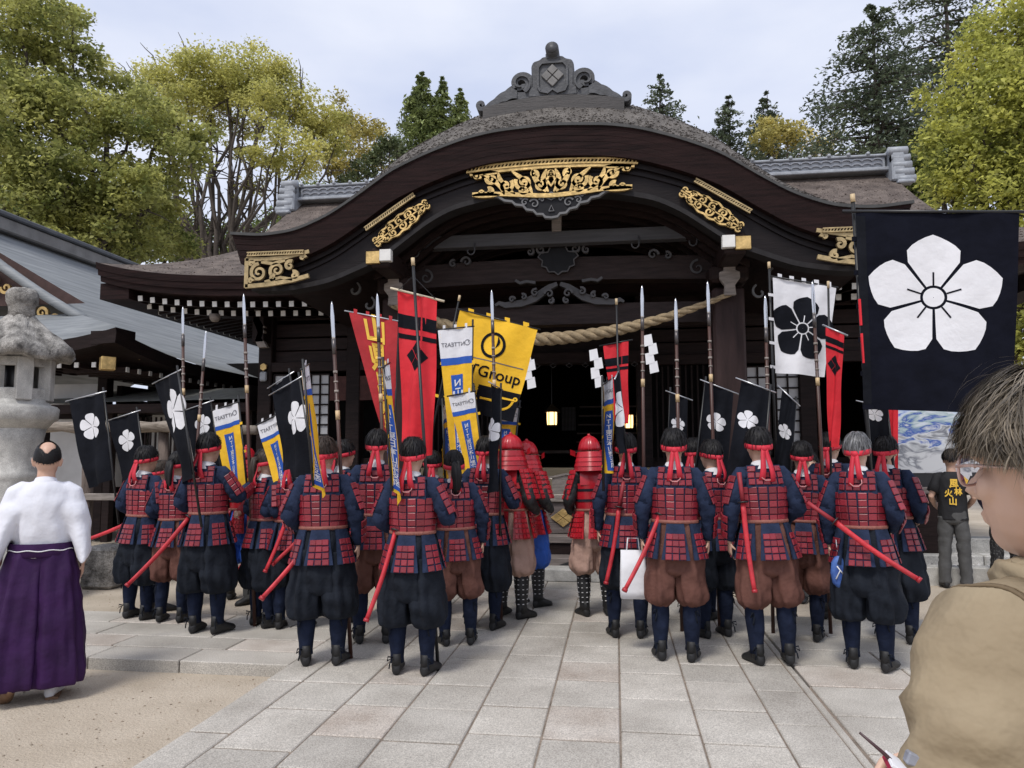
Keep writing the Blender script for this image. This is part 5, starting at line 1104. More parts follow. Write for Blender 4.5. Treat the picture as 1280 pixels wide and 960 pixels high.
def samurai(key, label, px, py, head, rz, pant, Y=None, arms=('bent', 'bent')):
    g = G(px, py)
    if Y: p = W(px, 567, Y); g = Vector((p.x, Y, 0))
    H = min(1.80, W(px, head, g.y).z - .05); rz = R(rz); r = person_root(label, g, rz, H, 'person', 'samurai in full red helmets'); SOLD[key] = (r, g, H / 1.722, rz)
    SLB = M('dotted_black_sleeve', (.012, .012, .014), .6, .3, 40, col2=(.02, .02, .022)); link('body', body_mesh(*arms), r); link('sleeves', sleeve_mesh(*arms, SLB), r); link('collar', collar_mesh(WCOL), r)
    link('hakama', hakama_mesh('baggy', pant, 1), r); gt = link('gaiters', gaiter_mesh(SLB), r)
    lac = cached(('lac',), lambda: MB().box((0, 0, 0), (.018, .005, .006)).mesh('lacing', WCOL))
    for s in (-1, 1):
        for j in range(6):
            for i in range(9): a = i / 9 * 6.28; o = link('lacing', lac, gt, (s * .128 + .071 * math.cos(a), -.01 + .076 * math.sin(a), .15 + j * .045)); o.rotation_euler = (0, 0, a + 1.57)
        link('shoe', shoe_mesh(s), r)
    cu = link('cuirass', cuirass_mesh(REDL), r)
    for z in (1.12, 1.22): link('lacing_band', cached(('lb', z), lambda: MB().loft([ring(z + d, CU(z)[0] + .004, CU(z)[1] + .004, 0, 0, 36) for d in (-.012, .012)], False).mesh('lacing_band', BLACKH, True)), cu)
    link('belt', belt_mesh(BELT), r); PP = lambda par, pos, n, up, w_, h: put_plate(par, rz, g, pos, n, up, w_, h, 'armour_plate', PUR)
    for ka in KUS:
        a0 = R(ka); ts_ = link('tasset', tasset_mesh(REDL, a0, .40), r)
        for j in range(5):
            for i in range(4): a = a0 + (i - 1.5) * .17; PP(ts_, tas_pos(a, .16 + j * .185), Vector((math.sin(a), -math.cos(a), .28)), Vector((0, 0, 1)), .034, .036)
    for s in (-1, 1):                                # shoulder guards of six rows
        sg = link('shoulder_guard', cached(('sode', s), lambda: MB().grid(lambda u, v: (s * (.215 + .11 * v - .03 * (u * 2 - 1) ** 2), -.01 + (u * 2 - 1) * .115, 1.42 - .29 * v), 8, 6).mesh('shoulder_guard', REDL, True)), r)
        for j in range(6):
            for i in range(5): u = (i + .5) / 5; v = (j + .5) / 6; PP(sg, Vector((s * (.215 + .11 * v - .03 * (u * 2 - 1) ** 2), -.01 + (u * 2 - 1) * .115, 1.42 - .29 * v)), Vector((s, (u * 2 - 1) * .5, .36)), Vector((0, 0, 1)), .042, .042)
    def helm():
        m = MB(); rg = []
        for i in range(9):
            t = .05 + 1.5 * i / 8; rg.append([Vector(((.108 + .004 * math.cos(16 * a)) * math.sin(t) * math.cos(a), (.128 + .004 * math.cos(16 * a)) * math.sin(t) * math.sin(a) - .005, 1.605 + .135 * math.cos(t))) for a in [2 * math.pi * j / 48 for j in range(48)]])
        m.loft(rg); m.tube([(0, -.005, 1.73), (0, -.005, 1.755)], [.02, .012], 10)
        m.grid(lambda u, v: (math.cos(.5 + 2.14 * u) * (.112 + .03 * v), math.sin(.5 + 2.14 * u) * (.13 + .05 * v) - .005, 1.605 - .012 * v), 12, 3); return m.mesh('helmet', REDL, True, xf=HSM)
    hm = link('helmet', cached(('helm',), helm), r)
    for k in range(4):
        rr = .116 + .011 * k; z = 1.598 - .040 * k
        lm = link('neck_guard_lame', cached(('lame', k), lambda: MB().grid(lambda u, v: (math.cos(2.55 + 4.32 * u) * (rr + .018 * v), math.sin(2.55 + 4.32 * u) * (rr + .02 + .022 * v) - .01, z - .046 * v), 30, 2).mesh('neck_guard_lame', REDL, True, xf=HSM)), hm)
    for s in (-1, 1): link('turn_back', cached(('tb', s), lambda: MB().grid(lambda u, v: (s * (.12 + .06 * u), .085 - .03 * u, 1.605 - .05 * v + .02 * u), 3, 3).mesh('turn_back', REDL, xf=HSM)), hm)
    return r
soldier('A1', 'soldier in black hakama with a white cloth at the hip, next to the stone lantern', 172, 772, 556, -15, 'black', ('bent', 'bent'), 'bowl', seed=1)
soldier('A2', 'shaven-headed soldier with red headband, mostly behind two comrades', 203, 0, 568, -28, 'black', hair='fade', hmat=HAIRBR, seed=2, Y=7.3)
soldier('A3', 'shorter soldier with a long ponytail and brown trousers beside the spear carrier', 214, 776, 586, 2, 'brown', hair='pony', seed=3)
soldier('A4', 'dark-haired soldier in black hakama gripping the tall spear at the pavement edge', 258, 790, 540, -6, 'black', ('bent', 'reach'), 'short', seed=4)
soldier('A6', 'soldier with tied-back hair turned aside under a yellow banner', 328, 782, 560, -34, 'black', ('bent', 'bent'), 'pony', HAIRBR, seed=5)
soldier('A7', 'soldier hidden behind the black flower flag, two red scabbards at the hip', 364, 785, 560, 0, 'darkbaggy', seed=6)
soldier('A8', 'brown-haired soldier in wide black hakama with a yellow pennant down the back', 402, 830, 545, 12, 'black', ('bent', 'down'), 'short', HAIRBR, seed=7)
soldier('A9', 'soldier with loose black hair and red headband, half hidden behind the brown-haired one', 433, 0, 549, -30, 'black', hair='bowl', seed=8, Y=6.7)
soldier('A10', 'soldier in brown hakama standing behind the pair in wide black hakama', 466, 803, 536, 13, 'brown', ('down', 'bent'), 'short', seed=9)
soldier('A11', 'dark-haired soldier in wide black hakama beside the red diamond flag', 515, 842, 546, -2, 'black', ('bent', 'hold'), 'short', seed=10)
soldier('A12', 'soldier seen only as head and shoulders between the red flag and the ponytailed one', 540, 0, 566, 10, 'brown', hair='short', seed=11, Y=7.0)
soldier('A13', 'ponytailed soldier in brown trousers and spreading skirt plates', 572, 806, 572, 16, 'brown', ('down', 'down'), 'pony', seed=12)
soldier('A14', 'curly-haired soldier in black hakama with a black flag seen edge-on', 603, 786, 545, -6, 'black', ('bent', 'hold'), 'short', seed=13)
samurai('A15', 'red-helmeted samurai in beige trousers at the end of the row by the steps', 640, 772, 540, -28, PINKH)
samurai('A16', 'red-helmeted samurai in blue trousers half hidden beside the beige one', 662, 758, 548, -30, BLUEH)
samurai('A5', 'red-armoured samurai in bright blue trousers behind the tall spear', 300, 738, 545, 5, BLUEH)
samurai('B1', 'red-helmeted samurai in beige trousers standing alone at the aisle', 745, 770, 542, 16, PINKH)
soldier('B2', 'soldier in black hakama with a red scabbard, next to the lone red samurai', 784, 797, 541, 2, 'darkbaggy', ('down', 'bent'), 'short', seed=14)
soldier('B3', 'soldier in brown hakama with a white bag and large red headband tails', 845, 826, 536, -3, 'brown', ('down', 'down'), 'bowl', seed=15)
soldier('B10', 'soldier glimpsed behind the one with the white bag', 868, 0, 548, -25, 'black', hair='bowl', seed=16, Y=7.2)
soldier('B4', 'soldier in dark hakama glancing left beneath two black flower flags', 893, 797, 550, 27, 'darkbaggy', ('bent', 'bent'), 'bowl', seed=17)
soldier('B5', 'soldier in brown hakama with a scabbard hanging straight down', 966, 831, 534, 8, 'brown', ('down', 'bent'), 'bowl', seed=18)
soldier('B6', 'soldier in brown hakama between the grey-haired one and the straight scabbard', 1004, 801, 552, -10, 'brown', ('down', 'down'), 'bowl', seed=19)
soldier('B7', 'soldier peering out behind the spear that crosses the white banner', 1040, 0, 541, -34, 'black', hair='short', seed=20, Y=7.3)
soldier('B8', 'grey-haired soldier in wide black hakama with a long red scabbard', 1088, 838, 541, -25, 'black', ('down', 'bent'), 'short', HAIRG, seed=21)
soldier('B9', 'soldier in black hakama behind the grey-haired one, under the big banner', 1122, 803, 545, -34, 'black', ('bent', 'bent'), 'short', seed=22)
# ================================================================== FLAGS, SPEARS, SWORDS
BLK = M('black_cloth', (.009, .010, .014), .9, .3, 6, .6, bscale=9, spec=.1); BLKN = M('blueblack_cloth', (.0058, .0066, .0125), .9, .3, 6, .6, bscale=7, spec=.1)
WHT = M('white_cloth', (.72, .72, .75), .85, .05, 6, .5, bscale=9); RED = M('red_cloth', (.62, .014, .026), .75, .12, 5, .5, bscale=9); DRED = M('dark_red_cloth', (.40, .016, .022), .75, .15, 5, .5, bscale=9)
YEL = M('yellow_cloth', (.86, .50, .018), .75, .08, 5, .5, bscale=9); BLU = M('blue_print', (.012, .085, .42), .7, .1, 6); GLD = M('gold_print', (.80, .50, .06), .6, .1, 6); GRY = M('grey_print', (.12, .12, .14), .7)
def text_mesh(txt, bold=0.0):
    def mk():
        cu = bpy.data.curves.new('t', 'FONT'); cu.body = txt; cu.align_x = 'CENTER'; cu.align_y = 'CENTER'; cu.size = 1; cu.offset = bold; cu.resolution_u = 3; cu.space_line = .95
        o = bpy.data.objects.new('t', cu); COL.objects.link(o); dg = bpy.context.evaluated_depsgraph_get(); me = bpy.data.meshes.new_from_object(o.evaluated_get(dg))
        v = [tuple(p.co) for p in me.vertices]; f = [tuple(p.vertices) for p in me.polygons]; bpy.data.objects.remove(o); bpy.data.meshes.remove(me); return v, f
    return cached(('txt', txt, bold), mk)
class Flag:
    def __init__(s, label, c, mat, amp=.018, ph=0.0, name='banner', cat='banner', group=None, nu=16, nv=24):
        s.c = [W(*q) for q in c]; s.w = (s.c[1] - s.c[0]).length; s.h = (s.c[3] - s.c[0]).length; s.amp = amp * 1.5; s.ph = ph
        s.n = (s.c[1] - s.c[0]).cross(s.c[3] - s.c[0]).normalized()
        if s.n.y > 0: s.n = -s.n
        low = min(s.c, key=lambda p: p.z); s.root = empty(name, (low.x, low.y, 0), 0, label, cat, group); s.o = Vector((low.x, low.y, 0))
        s.cl = MB().grid(lambda u, v: s.P(u, v, 0), nu, nv).obj('cloth', mat, s.root, True)
    def P(s, u, v, off):
        p = s.c[0] * (1 - u) * (1 - v) + s.c[1] * u * (1 - v) + s.c[2] * u * v + s.c[3] * (1 - u) * v
        wv = s.amp * (math.sin(6.28 * (u * 1.25 + v * .5) + s.ph) * (.35 + .65 * v) + .5 * math.sin(6.28 * (u * .6 - v * 1.3) + s.ph * 2) * v + .22 * math.sin(6.28 * (u * 2.6 + v * 1.1) + s.ph) * (1 - .6 * v))
        return p + s.n * (wv + off) - s.o
    def shape(s, v, f, mat, name, off=.0035):
        m = MB(); k = off
        for sd in (1, -1): m.add([s.P(a, b, k * sd) for a, b in v], f)
        o = m.obj(name, mat, s.cl); return o
    def patch(s, u0, u1, v0, v1, mat, name='stripe', off=.002, n=10):
        v = []; f = []
        for j in range(n + 1):
            for i in range(n + 1): v.append((u0 + (u1 - u0) * i / n, v0 + (v1 - v0) * j / n))
        for j in range(n):
            for i in range(n): a = j * (n + 1) + i; f.append((a, a + 1, a + n + 2, a + n + 1))
        return s.shape(v, f, mat, name, off)
    def poly(s, cu, cv, grid_pts, mat, name, off=.003):      # grid_pts: list of rows of (x, y) metres, y up
        v = []; f = []; r = len(grid_pts); c = len(grid_pts[0])
        for row in grid_pts: v += [(cu + x / s.w, cv - y / s.h) for x, y in row]
        for j in range(r - 1):
            for i in range(c - 1): a = j * c + i; f.append((a, a + 1, a + c + 1, a + c))
        return s.shape(v, f, mat, name, off)
    def flower(s, cu, cv, rad, mat, mat2, detail=False, rot=0.0, blunt=0.0):
        for k in range(5):
            a0 = R(90 + 72 * k) + rot; rows = []
            for q in range(7):
                row = []
                for i in range(11):
                    t = i / 10 * 2 - 1; ro = (1.0 - .20 * abs(t) - .14 * max(0, (abs(t) - .72) / .28) ** 2) if not blunt else (.93 - .06 * abs(t) ** 2 - .20 * abs(t) ** 5); r0 = .19 if detail else .05; wd = R(34.6); r_ = r0 + (ro - r0) * q / 6; gap = .013 / max(.12, r_); a = a0 + t * (wd - gap); row.append((rad * r_ * math.cos(a), rad * r_ * math.sin(a)))
                rows.append(row)
            s.poly(cu, cv, rows, mat, 'petal')
        if detail:
            s.poly(cu, cv, [[(rad * r_ * math.cos(a), rad * r_ * math.sin(a)) for a in np.linspace(0, 6.2832, 25)] for r_ in (.005, .08, .15)], mat, 'flower_centre')
            for k in range(5):
                a = R(90 + 72 * k) + rot; d = (math.cos(a), math.sin(a)); n_ = (-d[1], d[0]); s.poly(cu, cv, [[(rad * (r_ * d[0] + q * n_[0]), rad * (r_ * d[1] + q * n_[1])) for q in (-.013, .013)] for r_ in np.linspace(.19, .40, 6)], mat2, 'stamen', .0055)
    def text(s, txt, cu, cv, size, mat, mirror=False, bold=0.0, sy=1.0, name='lettering', off=.0055, sx=1.0):
        v, f = text_mesh(txt, bold); k = -1 if mirror else 1; return s.shape([(cu + k * x * size * sx / s.w, cv - y * size * sy / s.h) for x, y, _ in v], f, mat, name, off)
    def ring_logo(s, cu, cv, rad, mat, off=.005):
        s.poly(cu, cv, [[(rad * r_ * math.cos(a), rad * r_ * math.sin(a)) for a in np.linspace(0, 6.2832, 25)] for r_ in (.78, 1.0)], mat, 'logo_ring', off)
        s.poly(cu, cv, [[(rad * (.12 + .36 * math.sin(t * 3.14) * q * .9 + .1), rad * (.75 - .95 * t) * 1.0) for q in (.2, .9)] for t in np.linspace(0, 1, 8)], mat, 'logo_drop', off)
    def diamond(s, cu, cv, w_, h, mat):
        for dx, dy in ((0, h), (0, -h), (-w_, 0), (w_, 0)):
            s.poly(cu, cv, [[(dx + (a + b) * w_ * .46, dy + (a - b) * h * .46) for a in np.linspace(-1, 1, 5)] for b in np.linspace(-1, 1, 5)], mat, 'diamond')
    def pole(s, p0, p1, rad=.011, mat=None, tip=True):
        a, b = Vector(p0) - s.o, Vector(p1) - s.o; MB().tube([a, b], [rad * .9, rad], 8).obj('pole', mat or POLEK, s.root, True)
        if tip: d = (a - b).normalized(); MB().tube([a - d * .01, a + d * .05], rad * 1.15, 8).obj('pole_cap', M('pole_cap', (.55, .42, .25), .5), s.root, True)
    def bar(s, over=.06, mat=None, rad=.007):
        a, b = s.P(0, 0, 0), s.P(1, 0, 0); d = (b - a).normalized(); MB().tube([a - d * over + Vector((0, 0, .008)), b + d * over + Vector((0, 0, .008))], rad, 6).obj('cross_bar', mat or STEEL, s.root, True)
    def edge_pole(s, side='R', ext=1.5, up=.10, rad=.011, y=.0):
        t, b = (s.c[1], s.c[2]) if side == 'R' else (s.c[0], s.c[3]); d = b - t; s.pole(t - d.normalized() * up + Vector((0, .012 + y, 0)), t + d * ext + Vector((0, .012 + y, 0)), rad, tip=False)
    def tabs(s, n, mat, side=None, ln=.045):
        if side is None:
            for i in range(n): u = (i + .5) / n * .96 + .02; m = MB().add([s.P(u - .035, 0, .001), s.P(u + .035, 0, .001), s.P(u + .035, 0, .001) + Vector((0, 0, ln)), s.P(u - .035, 0, .001) + Vector((0, 0, ln))], [(0, 1, 2, 3)]); m.obj('tab', mat, s.root)
        else:
            for i in range(n):
                v = (i + .7) / n; u = 1 if side == 'R' else 0; d = (s.c[1] - s.c[0]).normalized() * (ln if u else -ln); m = MB().add([s.P(u, v, 0), s.P(u, v + .03, 0), s.P(u, v + .03, 0) + d, s.P(u, v, 0) + d], [(0, 1, 2, 3)]); m.obj('tab', mat, s.root)
# the large dark banner
f = Flag('huge black banner with white five-petal flower on a black pole', [(1070, 267, 5.72), (1275, 268, 5.55), (1268, 520, 5.55), (1080, 512, 5.72)], BLKN, .016, .6, nu=30, nv=36)
f.flower(.488, .43, .468, WHT, BLKN, True); p1 = G(1103, 828); f.pole(W(1067, 252, 5.74), p1, .016); f.bar(.09, POLEK, .012)
for k in range(6): q = W(1069 + k * 2.6, 300 + k * 42, 5.73) - f.o; MB().box(q + Vector((.02, 0, 0)), (.075, .02, .035)).obj('tie', BLKN, f.root)
for y0, y1 in ((375, 408), (418, 455)): q0, q1 = W(1075 + (y0 - 375) * .06, y0, 5.71) - f.o, W(1075 + (y1 - 375) * .06, y1, 5.71) - f.o; MB().tube([q0, q1], .010, 6).obj('red_wrap', RED, f.root)
f.patch(.0, .06, .02, .98, BLK, 'seam', .003)
# white banner with dark flower
f = Flag('white banner with black five-petal flower and loops along its top', [(966, 348, 6.9), (1046, 361, 6.9), (1032, 472, 6.9), (970, 467, 6.9)], WHT, .02, 1.2, nu=22)
f.flower(.50, .50, .31, BLK, WHT, True, -.12); f.tabs(5, WHT); f.tabs(4, WHT, 'L'); f.pole(W(962, 335, 6.92), W(972, 640, 6.92), .012); f.bar(.02, POLEK)
def red_bars(f, d=True, v=(.10, .17, .205, .235), dv=.36, k=.20):
    f.patch(0, 1, v[0], v[1], BLK, 'stripe'); f.patch(0, 1, v[2], v[3], BLK, 'stripe')
    if d: f.diamond(.5, dv, f.w * k, f.w * k * 1.25, BLK)
f = Flag('tall bright red flag with two black bars and black diamond crest', [(499, 364, 5.55), (546, 375, 5.5), (541, 568, 5.45), (500, 572, 5.5)], RED, .03, 2.0, nu=20, nv=30); red_bars(f, True, (.135, .22, .255, .285), .385, .155)
f.pole(W(517, 330, 5.42), G(547, 838) , .013); f.bar(.06, M('bamboo', (.6, .52, .38), .5), .009)
for s in (0, 1): f_ = MB().tube([f.P(s, 0, 0), W(517, 345, 5.42) - f.o], .003, 4).obj('guy_cord', POLEK, f.root)
f = Flag('narrow red pennant with black bars before the white banner', [(1033, 410, 6.3), (1056, 420, 6.2), (1047, 560, 6.25), (1036, 560, 6.35)], RED, .015, .5); red_bars(f, True, (.07, .12, .145, .17), .30, .22); f.bar(.03, STEEL); f.pole(W(1036, 360, 6.36), W(1040, 700, 6.36), .010)
f = Flag('plain red pennant hanging beneath the big black banner', [(1109, 470, 6.95), (1123, 474, 6.9), (1122, 600, 6.9), (1112, 600, 6.95)], RED, .012, 1.5); f.edge_pole('L', 1.6)
f = Flag('short red pennant with black bars by the doorway', [(755, 433, 7.2), (786, 427, 7.1), (784, 530, 7.1), (768, 530, 7.2)], RED, .02, .9); red_bars(f, False, (.17, .27, .30, .34)); f.bar(.04, POLEK); f.pole(W(771, 380, 7.1), W(778, 690, 7.1), .011)
f = Flag('dark red flag with gold Japanese characters', [(437, 390, 6.95), (498, 402, 6.9), (492, 560, 6.9), (484, 560, 6.95)], DRED, .02, .3, nu=20); f.text('山\n県\n昌\n景', .50, .44, .27, GLD, False, .03, 1.2); f.tabs(4, DRED); f.bar(.05, STEEL); f.edge_pole('R', 1.6, .1)
f = Flag('yellow company flag with black lettering and black lower band', [(576, 388, 7.3), (672, 412, 7.2), (642, 528, 7.2), (546, 505, 7.3)], YEL, .022, 2.2, nu=24)
f.patch(0, 1, .70, 1, BLK, 'lower_band'); f.ring_logo(.52, .27, .135, BLK); f.text('NTTGroup', .49, .565, .165, BLK, False, .012); f.text('グループ', .50, .845, .20, YEL, False, .02, .9); f.patch(.15, .95, .435, .445, GRY, 'rule', .003); f.tabs(4, YEL); f.tabs(3, YEL, 'L', .08); f.bar(.03, POLEK); f.pole(W(574, 375, 7.33), W(520, 640, 7.33), .011)
# sponsor banners: white head, blue rule, blue panel with white characters (print seen through from behind)
def sponsor(label, c, amp=.015, ph=0., mirror=True, head=.26, pole='R', small=False, ext=1.35, size=1.0):
    f = Flag(label, c, YEL, amp, ph, group='yellow and blue sponsor banners'); f.patch(0, 1, 0, head, WHT, 'white_head', .002); f.patch(0, 1, head, head + .05, BLU, 'blue_rule', .0025); f.patch(.28, .70, head + .12, .97, BLU, 'blue_panel', .0025)
    k = f.w; f.text('NTTEAST', .42 if mirror else .55, head * .55, k * .17, GRY, mirror, .006); f.ring_logo(.86 if mirror else .13, head * .52, k * .085, GRY, .004)
    t = 'N\nT\nT\n東\n日\n本\n山\n梨\n支\n店'; f.text(t, .5, head + .12 + (.97 - head - .12) / 2, f.h * (.97 - head - .14) / 10.3 * 1.0, WHT, mirror, .02, 1.02, sx=1.35)
    f.tabs(3, WHT); f.tabs(3, YEL, pole, .03); f.bar(.02, POLEK); f.edge_pole(pole, ext, .08); return f
sponsor('sponsor banner with yellow field beside the spear carrier', [(266, 513, 6.6), (298, 503, 6.55), (308, 608, 6.5), (286, 615, 6.55)], head=.20)
sponsor('sponsor banner slanting above the soldier with tied-back hair', [(323, 531, 6.35), (352, 516, 6.3), (368, 610, 6.25), (346, 618, 6.3)], ph=1, head=.2)
sponsor('sponsor banner turned nearly edge-on behind the brown-haired soldier', [(379, 462, 4.93), (385, 456, 5.16), (404, 622, 5.1), (390, 600, 4.95)], ph=2, mirror=False, pole='L', ext=1.05, head=.18)
sponsor('sponsor banner turned nearly edge-on at the back of the soldier by the red diamond flag', [(479, 460, 4.86), (486, 455, 5.08), (503, 632, 5.0), (489, 606, 4.88)], ph=3, mirror=False, pole='L', ext=1.05, head=.18)
sponsor('upper sponsor banner with broad white head in front of the yellow company flag', [(548, 413, 7.0), (591, 409, 7.0), (588, 590, 6.95), (566, 595, 6.95)], ph=.5, head=.20)
sponsor('lower sponsor banner over the ponytailed soldier, between two taller flags', [(562, 496, 6.7), (593, 490, 6.65), (606, 600, 6.6), (585, 606, 6.65)], ph=1.5, head=.18)
sponsor('small sponsor banner behind the red-helmeted samurai of the row end', [(621, 508, 7.4), (649, 510, 7.35), (640, 590, 7.3), (618, 590, 7.35)], ph=2.5, head=.22)
sponsor('sponsor banner turned aside by the lone samurai at the aisle', [(753, 482, 6.2), (766, 474, 6.42), (770, 592, 6.4), (754, 592, 6.22)], ph=.8, mirror=False, pole='L', ext=1.2, head=.2)
sponsor('thin sponsor banner seen edge-on behind the red flags', [(553, 508, 7.0), (560, 500, 7.25), (566, 600, 7.2), (556, 600, 7.0)], ph=1.8, mirror=False, pole='L', head=.2)
# black back-flags with a white flower
GF = 'black flower back-flags'
def sashi(label, c, fu, fv, k=.36, amp=.02, ph=0., pole='R', ext=1.5, rot=0.):
    f = Flag(label, c, BLK, amp, ph, 'back_flag', 'flag', GF); f.flower(fu, fv, f.w * k, WHT, BLK, False, rot, .5); f.poly(fu, fv, [[(f.w * k * .09 * q * math.cos(a), f.w * k * .09 * q * math.sin(a)) for a in np.linspace(0, 6.28, 11)] for q in (.05, 1)], WHT, 'flower_centre'); f.bar(.05, STEEL, .006); f.edge_pole(pole, ext, .06); return f
sashi('black flower flag slanting closest to the stone lantern', [(87, 500, 6.8), (129, 490, 6.75), (141, 598, 6.7), (110, 609, 6.75)], .50, .34)
sashi('black flower flag half hidden between two taller ones by the lantern', [(137, 525, 7.5), (171, 514, 7.45), (184, 610, 7.4), (158, 618, 7.45)], .50, .32, ph=1)
sashi('black flower flag leaning over the spear carrier', [(196, 478, 6.1), (222, 464, 5.85), (241, 592, 5.8), (228, 606, 6.05)], .62, .34, .5, ph=2)
sashi('black flower flag partly behind a thin spear', [(231, 513, 7.3), (263, 502, 7.25), (276, 590, 7.2), (250, 600, 7.25)], .6, .27, ph=.4)
sashi('black flower flag beside the yellow pennant of the brown-haired soldier', [(343, 492, 5.9), (374, 473, 5.75), (392, 590, 5.7), (364, 600, 5.85)], .70, .38, .42, ph=1.3)
sashi('black flower flag just behind its twin, showing one petal edge', [(341, 483, 6.15), (362, 468, 6.05), (378, 580, 6.0), (352, 590, 6.1)], .55, .45, .42, ph=2.1)
sashi('black flower flag seen edge-on at the curly-haired soldier', [(612, 480, 6.2), (626, 487, 6.42), (625, 608, 6.4), (611, 618, 6.22)], .30, .42, .5, ph=.9)
sashi('black flower flag with grey edge in shadow behind the white-bag soldier', [(838, 492, 7.4), (860, 500, 7.35), (857, 600, 7.3), (834, 600, 7.35)], .5, .34, .42, pole='L', ph=.2)
sashi('paired black flower flag crossed by a spear above the soldier glancing aside', [(882, 479, 7.0), (917, 492, 6.95), (908, 606, 6.9), (868, 600, 6.95)], .50, .37, ph=1.7, pole='L')
sashi('paired black flower flag not crossed by a spear, above the soldier glancing aside', [(927, 477, 6.45), (963, 490, 6.4), (953, 610, 6.35), (906, 602, 6.4)], .38, .36, ph=2.6, pole='R', ext=1.2)
sashi('black flower flag folded narrow in front of the paper screens', [(978, 489, 6.8), (995, 505, 6.75), (988, 600, 6.7), (966, 596, 6.75)], .45, .44, .46, ph=.6)
sashi('black flower flag drooping under the corner of the big banner', [(1078, 505, 6.6), (1110, 512, 6.55), (1124, 640, 6.5), (1094, 640, 6.55)], .45, .08, .36, ph=1.1, ext=1.2)
sashi('black flower flag tied to the soldier beside the lone samurai', [(767, 474, 6.1), (774, 466, 6.3), (782, 562, 6.25), (776, 568, 6.12)], .55, .45, .7, ph=1.9, ext=1.3)
# ------------------------------------------------------------------ spears
SPB = M('spear_blade', (.62, .63, .66), .22, .06, 10, metal=.85); BAND = M('rattan_band', (.55, .40, .22), .5, .2, 20)
def spear(label, xt, yt, xb, yb, Yb=None, hold=False):
    b = G(xb, yb) if Yb is None else Vector((W(xb, 567, Yb).x, Yb, 0.0)); t = W(xt, yt, b.y); r = empty('spear', b, 0, label, 'spear', 'tall spears with steel points'); d = t - b; L_ = d.length; u = d.normalized()
    MB().tube([Vector(), u * (L_ - .30)], [.016, .0145], 10).obj('shaft', POLEB, r, True)
    m = MB(); m.tube([u * (L_ - .32), u * (L_ - .28), u * (L_ - .12), u * (L_ - .03), u * L_], [.013, .015, .017, .010, .001], 8, flat=.5); m.obj('blade', SPB, r, True)
    MB().tube([u * (L_ - .42), u * (L_ - .30)], .0165, 10).obj('socket', M('dark_steel', (.10, .09, .09), .35, metal=.6), r, True)
    for q, w_ in ((.55, .02), (.70, .02), (.86, .07), (.63, .012), (.78, .012)): MB().tube([u * (L_ - q), u * (L_ - q - w_)], .0175, 10).obj('band', BAND if w_ > .03 else PALEW, r, True)
spear('spear rising above the leaning black flag by the hall eave', 229, 382, 238, 700, 7.1); spear('slim spear between black flower flags before the annex roof', 258, 412, 238, 720, 7.0)
spear('long spear planted at the pavement edge by the dark-haired soldier', 305, 366, 318, 782); spear('spear of the brown-haired soldier, in front of the reddish blind', 415, 376, 438, 823)
spear('spear crossing the red flag with gold characters', 472, 366, 486, 802); spear('spear crossing the yellow company flag', 615, 362, 626, 777)
spear('spear by the paper streamer near the thin rope end', 803, 357, 806, 785); spear('shorter spear standing before the lattice doors', 845, 373, 852, 790)
spear('spear standing in front of the right porch pillar', 885, 352, 899, 784); spear('spear beside the black pole of the white banner', 957, 370, 966, 792); spear('spear crossing the white banner with black flower', 1016, 352, 1038, 793)
# ------------------------------------------------------------------ swords in red scabbards
def sword(label, tip, up, Yt, Yu, two=False):
    a, b = W(tip[0], tip[1], Yt), W(up[0], up[1], Yu); r = empty('sword', a, 0, label, 'sword', 'swords in red scabbards'); d = b - a; L_ = d.length; u = d.normalized(); up_ = Vector((0, 0, 1)); n = (up_ - u * up_.dot(u)).normalized()
    full = max(L_, .62); MB().tube([u * (full * t) - n * .014 * math.sin(t * 3.14) for t in np.linspace(0, 1, 10)], [.016 + .003 * t for t in np.linspace(0, 1, 10)], 10, flat=.75).obj('scabbard', SCAB, r, True)
    MB().tube([u * -.004, u * .018], .0205, 10).obj('scabbard_end', M('scab_end', (.35, .02, .03), .4), r, True)
    MB().tube([u * (full), u * (full + .008)], .038, 14).obj('guard', BLACKM, r, True); MB().tube([u * (full + .008), u * (full + .12), u * (full + .22)], [.016, .015, .017], 8).obj('hilt', M('hilt_red', (.28, .02, .03), .6), r, True)
SY = lambda k: SOLD[k][1].y
for lab, k, tip, up, dt, du in (('red scabbard sticking out towards the stone lantern', 'A1', (106, 674), (150, 655), -.10, -.05), ('long red scabbard of the dark-haired spear carrier', 'A4', (158, 731), (236, 646), -.40, -.12), ('red scabbard of the brown-haired soldier in wide black hakama', 'A8', (326, 748), (374, 690), -.35, -.12),
    ('upper of two red scabbards on the soldier behind the black flag', 'A7', (331, 714), (358, 644), -.3, -.2), ('lower of two red scabbards on the soldier behind the black flag', 'A7', (340, 705), (372, 672), -.25, -.16), ('red scabbard of the soldier beside the red diamond flag', 'A11', (457, 776), (489, 680), -.30, -.14),
    ('thin red scabbard of the soldier next to the lone samurai', 'B2', (757, 730), (771, 650), -.22, -.16), ('red scabbard next to the white bag', 'B3', (780, 739), (806, 684), -.30, -.17), ('red scabbard hanging straight down over brown hakama', 'B5', (943, 741), (932, 656), -.26, -.18),
    ('long red scabbard slanting behind the grey-haired soldier', 'B8', (1150, 727), (1062, 666), -.36, -.20), ('short red scabbard tip behind the blue-trousered samurai', 'A5', (297, 712), (312, 688), -.2, -.15)):
    sword(lab, tip, up, SY(k) + dt, SY(k) + du)
